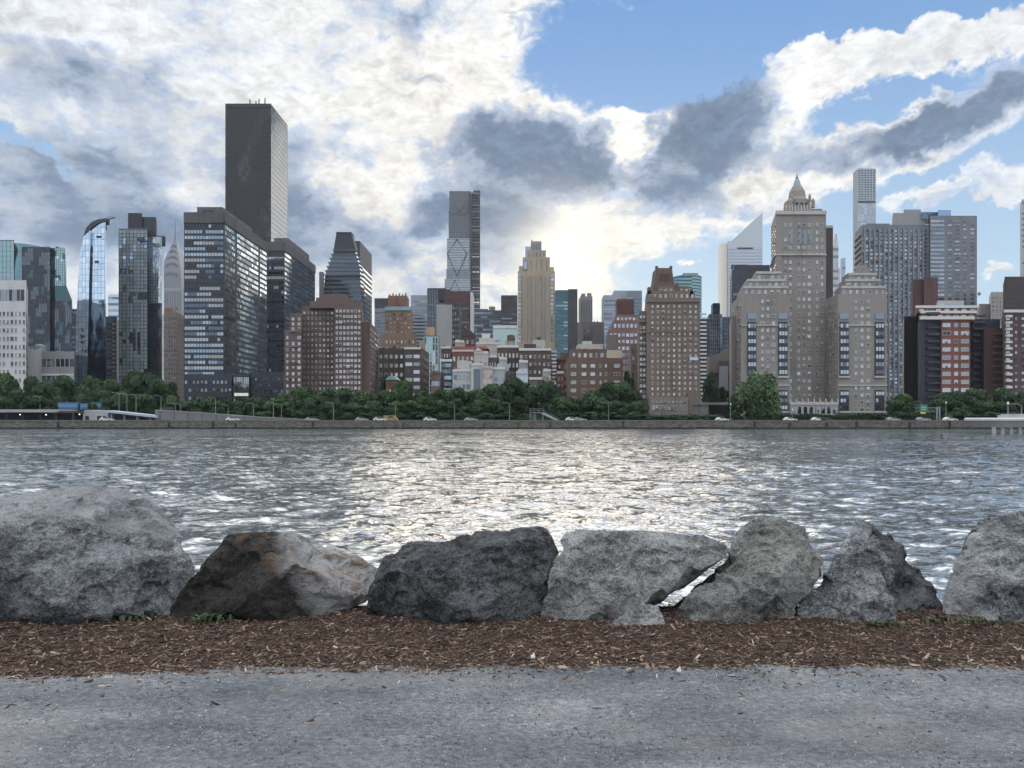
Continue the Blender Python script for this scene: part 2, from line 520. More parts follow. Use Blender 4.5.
class Bld:
    def __init__(self, name, label, cat, x0, x1, yt, Y, D, mat, yb=None, seed=0, group=None, sv=2.0):
        self.Y = Y
        self.r = random.Random(hash((round(x0), round(yt), seed)) & 0xffff)
        self.root = empty(name, ((wx(x0, Y) + wx(x1, Y)) / 2, Y + D / 2, LZ), label, cat, group)
        self.wins = []
        self.mat = mat
        self.front, self.side = self.block(x0, x1, yt, yb, Y, D, mat, sv=sv)

    def faces(self, X0, X1, Y, D, z0, z1, sh=0.0):
        fr = Face((X0, Y, z0), (1, 0, 0), (0, -1, 0), X1 - X0, z1 - z0)
        L = math.hypot(D, sh)
        if X0 + X1 < 0:
            sd_ = Face((X1, Y, z0), (sh / L, D / L, 0), (D / L, -sh / L, 0), L, z1 - z0)
        else:
            sd_ = Face((X0 + sh, Y + D, z0), (-sh / L, -D / L, 0), (-D / L, sh / L, 0), L, z1 - z0)
        return fr, sd_

    def block(self, x0, x1, yt, yb, Y, D, mat=None, name='wall', parapet=True, sv=2.0):
        X0, X1 = wx(x0, Y), wx(x1, Y)
        z1 = wz(yt, Y); z0 = LZ if yb is None else wz(yb, Y)
        sh = skew(x0, x1, Y, D, sv)
        mb = MB().sbox(X0, X1, Y, Y + D, z0, z1, sh)
        if parapet and X1 - X0 > 4 and D > 4:
            t, h = .35, .9
            mb.box(X0, X1, Y, Y + t, z1 + .002, z1 + h); mb.box(X0 + sh, X1 + sh, Y + D - t, Y + D, z1 + .002, z1 + h)
            a_, b_ = sh * t / D, sh * (D - t) / D
            mb.sbox(X0 + a_, X0 + t + a_, Y + t, Y + D - t, z1 + .002, z1 + h, b_ - a_); mb.sbox(X1 - t + a_, X1 + a_, Y + t, Y + D - t, z1 + .002, z1 + h, b_ - a_)
        mb.build(name, mat or self.mat, self.root)
        return self.faces(X0, X1, Y, D, z0, z1, sh)

    # ---- punched windows: nx columns, rows by pitch
    def punch(self, f, nx, ny, u=(0, 1), v=(0, 1), ww=.45, wh=.55, pal=None, frame=None, skip=0.0, prio=0):
        pal = pal or PAL_APT
        U0, U1 = u[0] * f.W, u[1] * f.W
        V0, V1 = v[0] * f.H, v[1] * f.H
        cw, ch = (U1 - U0) / nx, (V1 - V0) / ny
        for i in range(nx):
            fw = self.r.choice([.82, 1, 1, 1.18]) if nx > 2 else 1
            lean = self.r.random() * .35
            for j in range(ny):
                if self.r.random() < skip + (.02 if nx * ny > 30 else 0): continue
                w_ = min(.92, ww * fw * (1.45 if nx * ny > 30 and self.r.random() < .05 else 1))
                mt = pal[pick(pal, (self.r.random() * .8 + lean) % 1.0)][0]
                self.wins.append((f, U0 + (i + .5) * cw, V0 + (j + .5) * ch, cw * w_, ch * wh, mt, prio, self.r.random() < .16))
        self.pal = pal
        self.frame = frame or getattr(self, 'frame', None)

    # ---- ribbon windows: a glazed strip on every floor
    def ribbon(self, f, ny, u=(0, 1), v=(0, 1), wh=.5, pal=None, seg=1.6, name='window_band', mull=None, clump=.5, proud=.06):
        pal = pal or PAL_APT
        U0, U1 = u[0] * f.W, u[1] * f.W
        V0, V1 = v[0] * f.H, v[1] * f.H
        ch = (V1 - V0) / ny
        ns = max(1, int((U1 - U0) / seg)); sw = (U1 - U0) / ns
        for j in range(ny):
            z = V0 + (j + .5 - wh / 2) * ch; h = ch * wh
            mb = MB(); k = pick(pal, self.r.random())
            for i in range(ns):
                if self.r.random() > clump: k = pick(pal, self.r.random())
                a, b = U0 + i * sw, U0 + (i + 1) * sw
                mb.face([f.p(a, z, proud), f.p(b, z, proud), f.p(b, z + h, proud), f.p(a, z + h, proud)], k)
                if mull is not None and i:
                    mb.face([f.p(a - .12, z, proud + .05), f.p(a + .12, z, proud + .05), f.p(a + .12, z + h, proud + .05), f.p(a - .12, z + h, proud + .05)], len(pal))
            # top and bottom lips give the strip real depth
            mb.face([f.p(U0, z + h, 0), f.p(U0, z + h, proud), f.p(U1, z + h, proud), f.p(U1, z + h, 0)], len(pal))
            mb.face([f.p(U0, z, 0), f.p(U1, z, 0), f.p(U1, z, proud), f.p(U0, z, proud)], len(pal))
            mb.build(name, [m for m, _ in pal] + [mull or self.mat], self.root)

    # ---- full curtain wall
    def curtain(self, f, nx, ny, pal, mull=None, mw=.18, u=(0, 1), v=(0, 1), clump=3.0, name='curtain_wall', shear=None):
        U0, U1 = u[0] * f.W, u[1] * f.W
        V0, V1 = v[0] * f.H, v[1] * f.H
        cw, ch = (U1 - U0) / nx, (V1 - V0) / ny
        mb = MB()
        ox, oz = self.r.random() * 90, self.r.random() * 90
        for j in range(ny):
            for i in range(nx):
                q = mnoise.noise(Vector((ox + i / clump, oz + j / clump * .8, 0))) * .9 + .5 + (self.r.random() - .5) * .22
                k = pick(pal, min(.999, max(0, q)))
                a, b, c, d = U0 + i * cw, U0 + (i + 1) * cw, V0 + j * ch, V0 + (j + 1) * ch
                mb.face([f.p(a, c, .05), f.p(b, c, .05), f.p(b, d, .05), f.p(a, d, .05)], k)
        mb.build(name, [m for m, _ in pal], self.root)
        if mull is not None:
            mm = MB()
            for i in range(nx + 1):
                s = U0 + i * cw
                mm.face([f.p(s - mw / 2, V0, .16), f.p(s + mw / 2, V0, .16), f.p(s + mw / 2, V1, .16), f.p(s - mw / 2, V1, .16)])
                mm.face([f.p(s - mw / 2, V0, .05), f.p(s - mw / 2, V0, .16), f.p(s - mw / 2, V1, .16), f.p(s - mw / 2, V1, .05)])
                mm.face([f.p(s + mw / 2, V0, .16), f.p(s + mw / 2, V0, .05), f.p(s + mw / 2, V1, .05), f.p(s + mw / 2, V1, .16)])
            for j in range(ny + 1):
                z = V0 + j * ch
                mm.face([f.p(U0, z - mw / 2, .13), f.p(U1, z - mw / 2, .13), f.p(U1, z + mw / 2, .13), f.p(U0, z + mw / 2, .13)])
                mm.face([f.p(U0, z - mw / 2, .05), f.p(U1, z - mw / 2, .05), f.p(U1, z - mw / 2, .13), f.p(U0, z - mw / 2, .13)])
            mm.build('mullion_grid', mull, self.root)

    def strip(self, f, u0, u1, z0, z1, d, mat, name='cornice'):
        """a solid slab standing d proud of face f; u in 0..1, z in metres above the face foot"""
        a, b = u0 * f.W, u1 * f.W
        mb = MB(); P = [f.p(a, z0, .01), f.p(b, z0, .01), f.p(b, z1, .01), f.p(a, z1, .01), f.p(a, z0, d), f.p(b, z0, d), f.p(b, z1, d), f.p(a, z1, d)]
        for q in ((4, 5, 6, 7), (0, 4, 7, 3), (5, 1, 2, 6), (7, 6, 2, 3), (0, 1, 5, 4)):
            mb.face([P[i] for i in q])
        return mb.build(name, mat, self.root)

    def finish(self, ):
        if not self.wins: return
        frame = self.frame or self.mat
        mats = []
        for w in self.wins:
            if w[5] not in mats: mats.append(w[5])
        ws = sorted(self.wins, key=lambda w: (-w[6], -(w[3] * w[4]) * (1.0 if w[0].n.y < -.5 else .3)))
        cache = {}
        base = self.root.location

        def geo(w, h, k, T, ac=False):
            """frame ring, pane and sill of one window; T maps local (u, z, out) to a point"""
            fs, ms = [], []
            fr = min(.14, w * .12)

            def q(pts, m): fs.append([T(*p) for p in pts]); ms.append(m)
            a, b, c, d = -w / 2, w / 2, -h / 2, h / 2
            q([(a + fr, c + fr, .03), (b - fr, c + fr, .03), (b - fr, d - fr, .03), (a + fr, d - fr, .03)], 0)
            for (p0, p1, p2, p3) in ((a, b, c, c + fr), (a, b, d - fr, d), (a, a + fr, c + fr, d - fr), (b - fr, b, c + fr, d - fr)):
                q([(p0, p2, .12), (p1, p2, .12), (p1, p3, .12), (p0, p3, .12)], 1)
            q([(a, d, 0), (a, d, .12), (b, d, .12), (b, d, 0)], 1)
            q([(a, c, 0), (b, c, 0), (b, c, .12), (a, c, .12)], 1)
            q([(a + fr, d - fr, .03), (b - fr, d - fr, .03), (b - fr, d - fr, .12), (a + fr, d - fr, .12)], 1)
            q([(-.05, c + fr, .08), (.05, c + fr, .08), (.05, d - fr, .08), (-.05, d - fr, .08)], 1)
            q([(a - .1, c - .18, .2), (b + .1, c - .18, .2), (b + .1, c, .2), (a - .1, c, .2)], 2)
            q([(a - .1, c, 0.0), (a - .1, c, .2), (b + .1, c, .2), (b + .1, c, 0.0)], 2)
            if ac:  # window air conditioner below the sash
                x0, x1, z0, z1 = -.4, .35, c + fr, c + fr + .55
                q([(x0, z0, .45), (x1, z0, .45), (x1, z1, .45), (x0, z1, .45)], 3)
                q([(x0, z1, .03), (x0, z1, .45), (x1, z1, .45), (x1, z1, .03)], 3)
                q([(x0, z0, .03), (x0, z0, .45), (x0, z1, .45), (x0, z1, .03)], 3); q([(x1, z0, .45), (x1, z0, .03), (x1, z1, .03), (x1, z1, .45)], 3)
                q([(x0, z0, .03), (x1, z0, .03), (x1, z0, .45), (x0, z0, .45)], 3)
            return fs, ms
        sill = self.mat
        acm = plain((.10, .10, .10), .7, name='air_conditioner')
        for idx, (f, s, z, w, h, k, pr, ac) in enumerate(ws[:100]):
            key = (round(w, 2), round(h, 2), k.name, ac)
            if key not in cache:
                fs, ms = geo(w, h, k, lambda uu, zz, oo: (uu, -oo, zz), ac)
                mb = MB()
                for p, m in zip(fs, ms): mb.face(p, m)
                me = bpy.data.meshes.new('window')
                me.from_pydata(mb.v, [], mb.f)
                for m in (k, frame, sill, acm): me.materials.append(m)
                me.polygons.foreach_set('material_index', mb.m); me.update()
                cache[key] = me
            o = bpy.data.objects.new('window', cache[key])
            P = f.p(s, z) - base
            o.location = P
            o.rotation_euler = (0, 0, math.atan2(f.u.y, f.u.x))
            o.parent = self.root
            COL.objects.link(o)
        if len(ws) > 100:
            mb = MB()
            for (f, s, z, w, h, k, pr, ac) in ws[100:]:
                fs, ms = geo(w, h, k, lambda uu, zz, oo: f.p(s + uu, z + zz, oo), ac)
                for p, m in zip(fs, ms): mb.face(p, mats.index(k) if m == 0 else len(mats) + m - 1)
            o = mb.build('further_windows', mats + [frame, sill, acm], self.root)
            o['kind'] = 'stuff'

    def rooftop(self, items, mat=None, sv=1.0):
        """small roof structures: (x0, x1, ytop, ybottom, set back, depth)"""
        for it in items:
            x0, x1, yt, yb, back, D = it[:6]
            Y = self.Y + back
            m = it[6] if len(it) > 6 else (mat or self.mat)
            MB().sbox(wx(x0, Y), wx(x1, Y), Y, Y + D, wz(yb, Y) - 1.5, wz(yt, Y), skew(x0, x1, Y, D, sv)).build(it[7] if len(it) > 7 else 'roof_bulkhead', m, self.root)

    def clutter(self, x0, x1, yt, n=4, back=3, mat=None):
        m = mat or plain((.16, .16, .17), .7, name='roof_metal')
        for i in range(n):
            Y = self.Y + back + self.r.random() * 5
            cx = x0 + (x1 - x0) * (i + self.r.random()) / n
            w = self.r.uniform(.6, 2.2) * Y / F / 2; h = self.r.uniform(.8, 2.6) * Y / F
            X = wx(cx, Y); z = wz(yt, self.Y)
            k = self.r.random()
            if k < .5:
                MB().box(X - w, X + w, Y, Y + 2.2, z, z + h).box(X - w * .8, X + w * .8, Y + .3, Y + 1.9, z + h + .01, z + h + .35).build('roof_fan_unit', m, self.root)
            elif k < .8:
                MB().box(X - w * 1.2, X + w * 1.2, Y, Y + 3, z, z + h * 1.2).build('roof_bulkhead', self.mat, self.root)
            else:
                MB().tube([(X, Y, z), (X, Y, z + h * 2.2)], .12, 5).build('antenna', m, self.root)

    def tank(self, px, pyb, pyt, wpx, back=5):
        """timber water tank on a steel stand"""
        Y = self.Y + back; X = wx(px, Y); zb, zt = wz(pyb, Y), wz(pyt, Y); r = wpx / 2 * Y / F
        leg = plain((.08, .08, .085), .6, .4, 'stand_steel'); wood = wall((.11, .075, .05), .3)
        s = MB(); hz = zb + (zt - zb) * .3
        for sx in (-1, 1):
            for sy in (-1, 1):
                s.box(X + sx * r * .75 - .12, X + sx * r * .75 + .12, Y + sy * r * .75 - .12, Y + sy * r * .75 + .12, zb - 1.5, hz)
        s.box(X - r, X + r, Y - r, Y + r, hz + .001, hz + .25)
        t = MB().lathe(X, Y, [(r, hz + .26), (r * .97, zt - (zt - zb) * .2)], 14)
        top = MB().lathe(X, Y, [(r * 1.05, zt - (zt - zb) * .2 + .01), (.05, zt)], 14)
        o = t.build('water_tank', wood, self.root)
        s.build('tank_stand', leg, o); top.build('tank_lid', leg, o)

# ================================================================== numpy noise
_perm = np.random.default_rng(3).random(4096).astype(np.float64)


def _h(ix, iy, iz):
    return _perm[(ix * 73856093 ^ iy * 19349663 ^ iz * 83492791) & 4095]


def vnoise(p):
    i = np.floor(p).astype(np.int64); f = p - i; f = f * f * (3 - 2 * f)
    x, y, z = i[..., 0], i[..., 1], i[..., 2]
    fx, fy, fz = f[..., 0], f[..., 1], f[..., 2]

    def L(a, b, t): return a + (b - a) * t
    return L(L(L(_h(x, y, z), _h(x + 1, y, z), fx), L(_h(x, y + 1, z), _h(x + 1, y + 1, z), fx), fy),
             L(L(_h(x, y, z + 1), _h(x + 1, y, z + 1), fx), L(_h(x, y + 1, z + 1), _h(x + 1, y + 1, z + 1), fx), fy), fz)


def fbm(p, oct_=4, gain=.5, ridged=False):
    s, a, tot = 0, 1.0, 0
    q = p.copy()
    for k in range(oct_):
        n = vnoise(q)
        if ridged: n = 1 - abs(2 * n - 1)
        s = s + a * n; tot += a; a *= gain
        q = q * 2.03 + 17.3
    return s / tot


def grid_mesh(name, Xg, Yg, Zg, mat, smooth=True):
    ny, nx = Xg.shape
    v = np.stack([Xg, Yg, Zg], -1).reshape(-1, 3)
    idx = np.arange(ny * nx).reshape(ny, nx)
    f = np.stack([idx[:-1, :-1], idx[:-1, 1:], idx[1:, 1:], idx[1:, :-1]], -1).reshape(-1, 4)
    me = bpy.data.meshes.new(name)
    me.vertices.add(len(v)); me.vertices.foreach_set('co', v.astype(np.float32).ravel())
    me.loops.add(f.size); me.loops.foreach_set('vertex_index', f.astype(np.int32).ravel())
    me.polygons.add(len(f)); me.polygons.foreach_set('loop_start', np.arange(0, f.size, 4, dtype=np.int32))
    me.polygons.foreach_set('use_smooth', np.full(len(f), smooth))
    me.update(calc_edges=True)
    me.materials.append(mat)
    o = bpy.data.objects.new(name, me); COL.objects.link(o)
    return o


# ================================================================== water
def water_mat():
    t = MT('river_water')
    g = t.pos()
    # ripple slopes are added straight to the normal, so they stay sharp however far away
    def cn(scale, detail, off, st=(.55, 1, 1)):
        mp = t.n('ShaderNodeMapping'); t.l(g, mp.inputs[0]); mp.inputs['Scale'].default_value = st; mp.inputs['Location'].default_value = off
        n = t.n('ShaderNodeTexNoise'); t.l(mp.outputs[0], n.inputs['Vector']); n.inputs['Scale'].default_value = scale
        n.inputs['Detail'].default_value = detail; n.inputs['Roughness'].default_value = .55
        v = t.n('ShaderNodeVectorMath', operation='SUBTRACT'); t.l(n.outputs['Color'], v.inputs[0]); v.inputs[1].default_value = (.5, .5, .5)
        return v.outputs[0]

    def vm(op, a_, b_, sc=None):
        v = t.n('ShaderNodeVectorMath', operation=op); t.l(a_, v.inputs[0])
        if op == 'SCALE':
            if isinstance(b_, (int, float)): v.inputs['Scale'].default_value = b_
            else: t.l(b_, v.inputs['Scale'])
        elif isinstance(b_, tuple): v.inputs[1].default_value = b_
        elif b_ is not None: t.l(b_, v.inputs[1])
        return v.outputs[0]
    patch = t.ramp(t.noise(.05, 5, .6, vec=g, stretch=(.28, 1, 1)), [(.38, .45), (.50, .95), (.62, 1.2)])
    tot = vm('ADD', vm('SCALE', cn(1.7, 3, (0, 0, 0), (.45, 1, 1)), .85), vm('SCALE', cn(7.0, 3, (5, 3, 0), (.5, 1, 1)), .85))
    tot = vm('ADD', tot, vm('SCALE', cn(.22, 2, (2, 8, 0), (.35, 1, 1)), .22))
    tot = vm('MULTIPLY', tot, (.9, 1.75, 0.0))
    tot = vm('SCALE', tot, patch)
    gn = t.n('ShaderNodeNewGeometry')
    nn = vm('NORMALIZE', vm('ADD', gn.outputs['Normal'], tot), None)
    t.set((.085, .098, .102), .05, 0, nn)
    t.p.inputs['IOR'].default_value = 4.6
    return t.m


def build_water():
    ys = [8.0]
    while ys[-1] < 262.4: ys.append(ys[-1] * 1.0052)
    ys = np.array(ys) * (262.4 / ys[-1]) ** (np.linspace(0, 1, len(ys)))
    s = np.linspace(-1, 1, 560)
    Yg, S = np.meshgrid(ys, s, indexing='ij')
    Xg = S * (Yg * .80 + 10)
    Z = np.zeros_like(Xg)
    r = np.random.default_rng(11)
    dy = Yg * .0055
    for k in range(90):
        lam = .26 * (16 ** r.random())
        th = r.normal(math.pi / 2 + .35, .75)
        kx, ky = math.cos(th) * 2 * math.pi / lam, math.sin(th) * 2 * math.pi / lam
        amp = .0048 * lam ** .62
        fade = np.clip((lam / dy - 2.2) / 2.0, 0, 1)
        ph = kx * Xg + ky * Yg + r.random() * 6.28
        Z += amp * fade * (np.sin(ph) + .3 * np.sin(2 * ph + 1.2))
    # patches of rougher and slicker water
    P = np.stack([Xg * .05, Yg * .11, np.zeros_like(Xg)], -1)
    Z *= .45 + 1.1 * fbm(P, 3)
    # outer columns carry the river on to both sides
    Xo = np.concatenate([np.full((len(ys), 1), -2500.), Xg, np.full((len(ys), 1), 2500.)], 1)
    Yo = np.concatenate([Yg[:, :1], Yg, Yg[:, -1:]], 1)
    Zo = np.concatenate([np.zeros((len(ys), 1)), Z, np.zeros((len(ys), 1))], 1)
    o = grid_mesh('water', Xo, Yo, Zo, water_mat())
    tag(o, 'choppy grey river reflecting the cloudy sky', 'water', kind='structure')


build_water()

# ================================================================== near bank
EDGE = 6.08


def path_mat():
    t = MT('stone_dust_path')
    g = t.pos()
    grit = t.noise(170, 4, .75, vec=g)
    mid = t.noise(34, 5, .7, vec=g, stretch=(.7, 1, 1))
    big = t.noise(1.6, 5, .62, vec=g, stretch=(.5, 1, 1))
    vo = t.n('ShaderNodeTexVoronoi'); t.l(g, vo.inputs['Vector']); vo.inputs['Scale'].default_value = 95
    k = t.math('ADD', t.math('MULTIPLY', grit, .60), t.math('MULTIPLY', mid, .40))
    k = t.math('ADD', k, t.math('MULTIPLY_ADD', big, .42, -.04))
    col = t.ramp(k, [(.50, (.036, .041, .048)), (.62, (.115, .127, .144)), (.73, (.215, .230, .250)), (.84, (.48, .495, .51))])
    sp = t.ramp(vo.outputs['Color'], [(.0, .72), (.5, 1.0), (.93, 1.05), (.97, 1.22)])
    col = t.mix(1.0, col, sp, 'MULTIPLY')
    tan = t.ramp(t.noise(2.3, 5, .6, vec=g, stretch=(.6, 1, 1)), [(.50, 0.0), (.72, .40)])
    col = t.mix(tan, col, (.29, .27, .25))
    h = t.math('ADD', t.math('MULTIPLY', grit, .6), t.math('MULTIPLY', vo.outputs['Distance'], .5))
    h = t.math('ADD', h, t.math('MULTIPLY', mid, 1.2))
    return t.set(col, .95, 0, t.bump(h, .9, .012), .2)


def soil_mat():
    t = MT('mulch_soil')
    g = t.pos()
    a = t.noise(60, 5, .7, vec=g); b = t.noise(7, 4, .6, vec=g)
    k = t.math('ADD', t.math('MULTIPLY', a, .7), t.math('MULTIPLY', b, .4))
    col = t.ramp(k, [(.38, (.016, .011, .009)), (.6, (.055, .034, .025)), (.8, (.13, .085, .06))])
    return t.set(col, .95, 0, t.bump(a, 1, .02), .2)


def edge_line(x):
    """where the path ends and the mulch begins"""
    x = np.asarray(x, float)
    P = np.stack([x * 1.3, x * 0 + 3.3, x * 0], -1); Q = np.stack([x * 7, x * 0 + 8.1, x * 0], -1)
    return 4.66 + .09 * np.sin(x * .55 + .6) + .16 * (fbm(P, 2) - .5) + .09 * (fbm(Q, 2) - .5)


def soil_z(x, y):
    e = edge_line(x); t = np.clip((y - e) / (EDGE - e), 0, 1)
    P = np.stack([x * 2.1, y * 2.1, x * 0], -1); Q = np.stack([x * 9, y * 9, x * 0], -1)
    return GZ + .010 + .018 * t * fbm(P, 2) + .02 * np.minimum(1, t * 5) * fbm(Q, 2)


# the bank: path level, then a steep drop of riprap at the river side
b = MB()
xs = [-2500, -40, 40, 2500]
prof = [(-120, GZ), (EDGE, GZ), (6.35, 1.5), (7.4, .3), (9.5, -1.2)]
for i in range(3):
    for j in range(4):
        (ya, za), (yb_, zb) = prof[j], prof[j + 1]
        b.face([(xs[i], ya, za), (xs[i + 1], ya, za), (xs[i + 1], yb_, zb), (xs[i], yb_, zb)], 0 if j == 0 else 1)
tag(b.build('ground', [path_mat(), wall((.06, .06, .062), .4)]), 'near river bank under the path', 'ground', kind='structure')

xg, yg = np.meshgrid(np.linspace(-7, 7, 520), np.linspace(2.4, 4.95, 150), indexing='xy')
P = np.stack([xg * 3, yg * 3, xg * 0], -1); Q = np.stack([xg * 40, yg * 40, xg * 0], -1)
zg = GZ + .004 + .010 * fbm(P, 3) + .0045 * fbm(Q, 2) - .02 * np.clip((yg - 4.75) / .2, 0, 1)
zg = np.maximum(zg, GZ + .002)
tag(grid_mesh('path', xg, yg, zg, path_mat()), 'blue grey stone dust path along the river', 'path', kind='structure')

xg, tt = np.meshgrid(np.linspace(-9, 9, 700), np.linspace(0, 1, 90), indexing='xy')
yg = edge_line(xg) + tt * (EDGE + .10 - edge_line(xg))
zg = soil_z(xg, yg)
zg[0] = GZ - .01
tag(grid_mesh('mulch_bed', xg, yg, zg, soil_mat()), 'dark mulched strip between path and boulders', 'mulch bed', kind='structure')


def chip_mat(name, stops, rough=.85):
    t = MT(name)
    a = t.n('ShaderNodeAttribute'); a.attribute_name = 'tone'
    n = t.noise(90, 3, .6, stretch=(1, 1, 1))
    k = t.math('ADD', a.outputs['Fac'], t.math('MULTIPLY_ADD', n, .25, -.125))
    return t.set(t.ramp(k, stops), rough, 0, None, .25)


def scatter(name, n, xs, ys, zf, size, aspect, mat, tone_fn=None, flat=True, seed=5):
    """n little blocks lying at all angles, one mesh"""
    r = np.random.default_rng(seed)
    cx, cy = xs(r, n), ys(r, n)
    L = size(r, n); W = L * aspect(r, n); T = np.minimum(W * .35, L * .3) if flat else W * r.uniform(.5, .9, n)
    yaw = r.uniform(0, 2 * math.pi, n); pit = r.normal(0, .22, n); rol = r.normal(0, .3, n)
    base = np.array([[-1, -1, -1], [1, -.7, -1], [1, .7, -1], [-1, 1, -1], [-.9, -.9, 1], [.95, -.5, 1], [.9, .6, 1], [-1, .8, 1]], float)
    q = base[None] + r.uniform(-.28, .28, (n, 8, 3))
    q = q * np.stack([L, W, T], -1)[:, None, :] * .5
    # bend the long ones a little
    q[..., 2] += (q[..., 0] ** 2) * (r.normal(0, 3.0, n) / 1.0)[:, None]
    cr, sr, cp, sp, cyw, syw = np.cos(rol), np.sin(rol), np.cos(pit), np.sin(pit), np.cos(yaw), np.sin(yaw)
    x, y, z = q[..., 0], q[..., 1], q[..., 2]
    y, z = y * cr[:, None] - z * sr[:, None], y * sr[:, None] + z * cr[:, None]
    x, z = x * cp[:, None] + z * sp[:, None], -x * sp[:, None] + z * cp[:, None]
    x, y = x * cyw[:, None] - y * syw[:, None], x * syw[:, None] + y * cyw[:, None]
    cz = zf(cx, cy) + T * .35 + np.abs(np.sin(pit)) * L * .25
    v = np.stack([x + cx[:, None], y + cy[:, None], z + cz[:, None]], -1).reshape(-1, 3)
    fc = np.array([(0, 1, 5, 4), (1, 2, 6, 5), (2, 3, 7, 6), (3, 0, 4, 7), (4, 5, 6, 7), (3, 2, 1, 0)])
    f = (np.arange(n)[:, None, None] * 8 + fc[None]).reshape(-1, 4)
    me = bpy.data.meshes.new(name)
    me.vertices.add(len(v)); me.vertices.foreach_set('co', v.astype(np.float32).ravel())
    me.loops.add(f.size); me.loops.foreach_set('vertex_index', f.astype(np.int32).ravel())
    me.polygons.add(len(f)); me.polygons.foreach_set('loop_start', np.arange(0, f.size, 4, dtype=np.int32))
    me.update(calc_edges=True)
    at_ = me.attributes.new('tone', 'FLOAT', 'FACE')
    tone = r.random(n) if tone_fn is None else tone_fn(r, cx, cy)
    at_.data.foreach_set('value', np.repeat(tone, 6).astype(np.float32))
    me.materials.append(mat)
    o = bpy.data.objects.new(name, me); COL.objects.link(o)
    return o


CH = chip_mat('bark_chip', [(0.0, (.028, .019, .015)), (.30, (.080, .052, .042)), (.58, (.155, .108, .085)), (.80, (.30, .235, .185)), (1.0, (.54, .46, .36))])
N = 60000
state = {}


def m_y(r, n):
    x = state['x']; e = edge_line(x)
    u = r.random(n)
    return e + (-.03 + 1.03 * u) * (EDGE + .03 - e)


def m_x(r, n):
    state['x'] = r.uniform(-5.2, 5.2, n); return state['x']


o = scatter('wood_chips', N, m_x, m_y, soil_z, lambda r, n: r.gamma(2.2, .0085, n) + .005, lambda r, n: r.uniform(.12, .36, n), CH,
            lambda r, x, y: np.clip(r.beta(1.7, 2.6, len(x)) + .10 * np.clip((5.1 - y) * 1.6, -.3, 1), 0, 1))
tag(o, 'brown bark and wood chip mulch below the boulders', 'mulch', kind='stuff')


def s_x(r, n):
    state['x'] = r.uniform(-4.6, 4.6, n); return state['x']


def s_y(r, n):
    return edge_line(state['x']) + .03 - r.exponential(.17, n)


o = scatter('stray_chips', 800, s_x, s_y, lambda x, y: GZ + .010 + 0 * x, lambda r, n: np.minimum(r.gamma(3, .008, n) + .005, .05), lambda r, n: r.uniform(.12, .4, n), CH, seed=8)
tag(o, 'loose wood chips strayed onto the path edge', 'wood chips', kind='stuff')
PB = chip_mat('path_grit', [(0.0, (.07, .078, .09)), (.4, (.16, .175, .20)), (.8, (.26, .27, .29)), (1.0, (.42, .42, .43))])
o = scatter('path_grit', 22000, lambda r, n: r.uniform(-4.2, 4.2, n), lambda r, n: r.uniform(3.1, 4.68, n), lambda x, y: GZ + .009 + 0 * x,
            lambda r, n: r.gamma(3, .0013, n) + .002, lambda r, n: r.uniform(.5, 1, n), PB, flat=False, seed=9)
tag(o, 'fine grey grit lying on the path', 'grit', kind='stuff')
o = scatter('path_leaf_litter', 80, lambda r, n: r.uniform(-4.2, 4.2, n), lambda r, n: r.uniform(3.25, 4.6, n), lambda x, y: GZ + .012 + 0 * x,
            lambda r, n: np.minimum(r.gamma(3, .005, n) + .006, .035), lambda r, n: r.uniform(.1, .45, n),
            chip_mat('dry_bits', [(0.0, (.02, .018, .018)), (.6, (.07, .045, .035)), (1.0, (.30, .25, .2))]), seed=21)
tag(o, 'dark twigs and bark crumbs on the path', 'litter', kind='stuff')


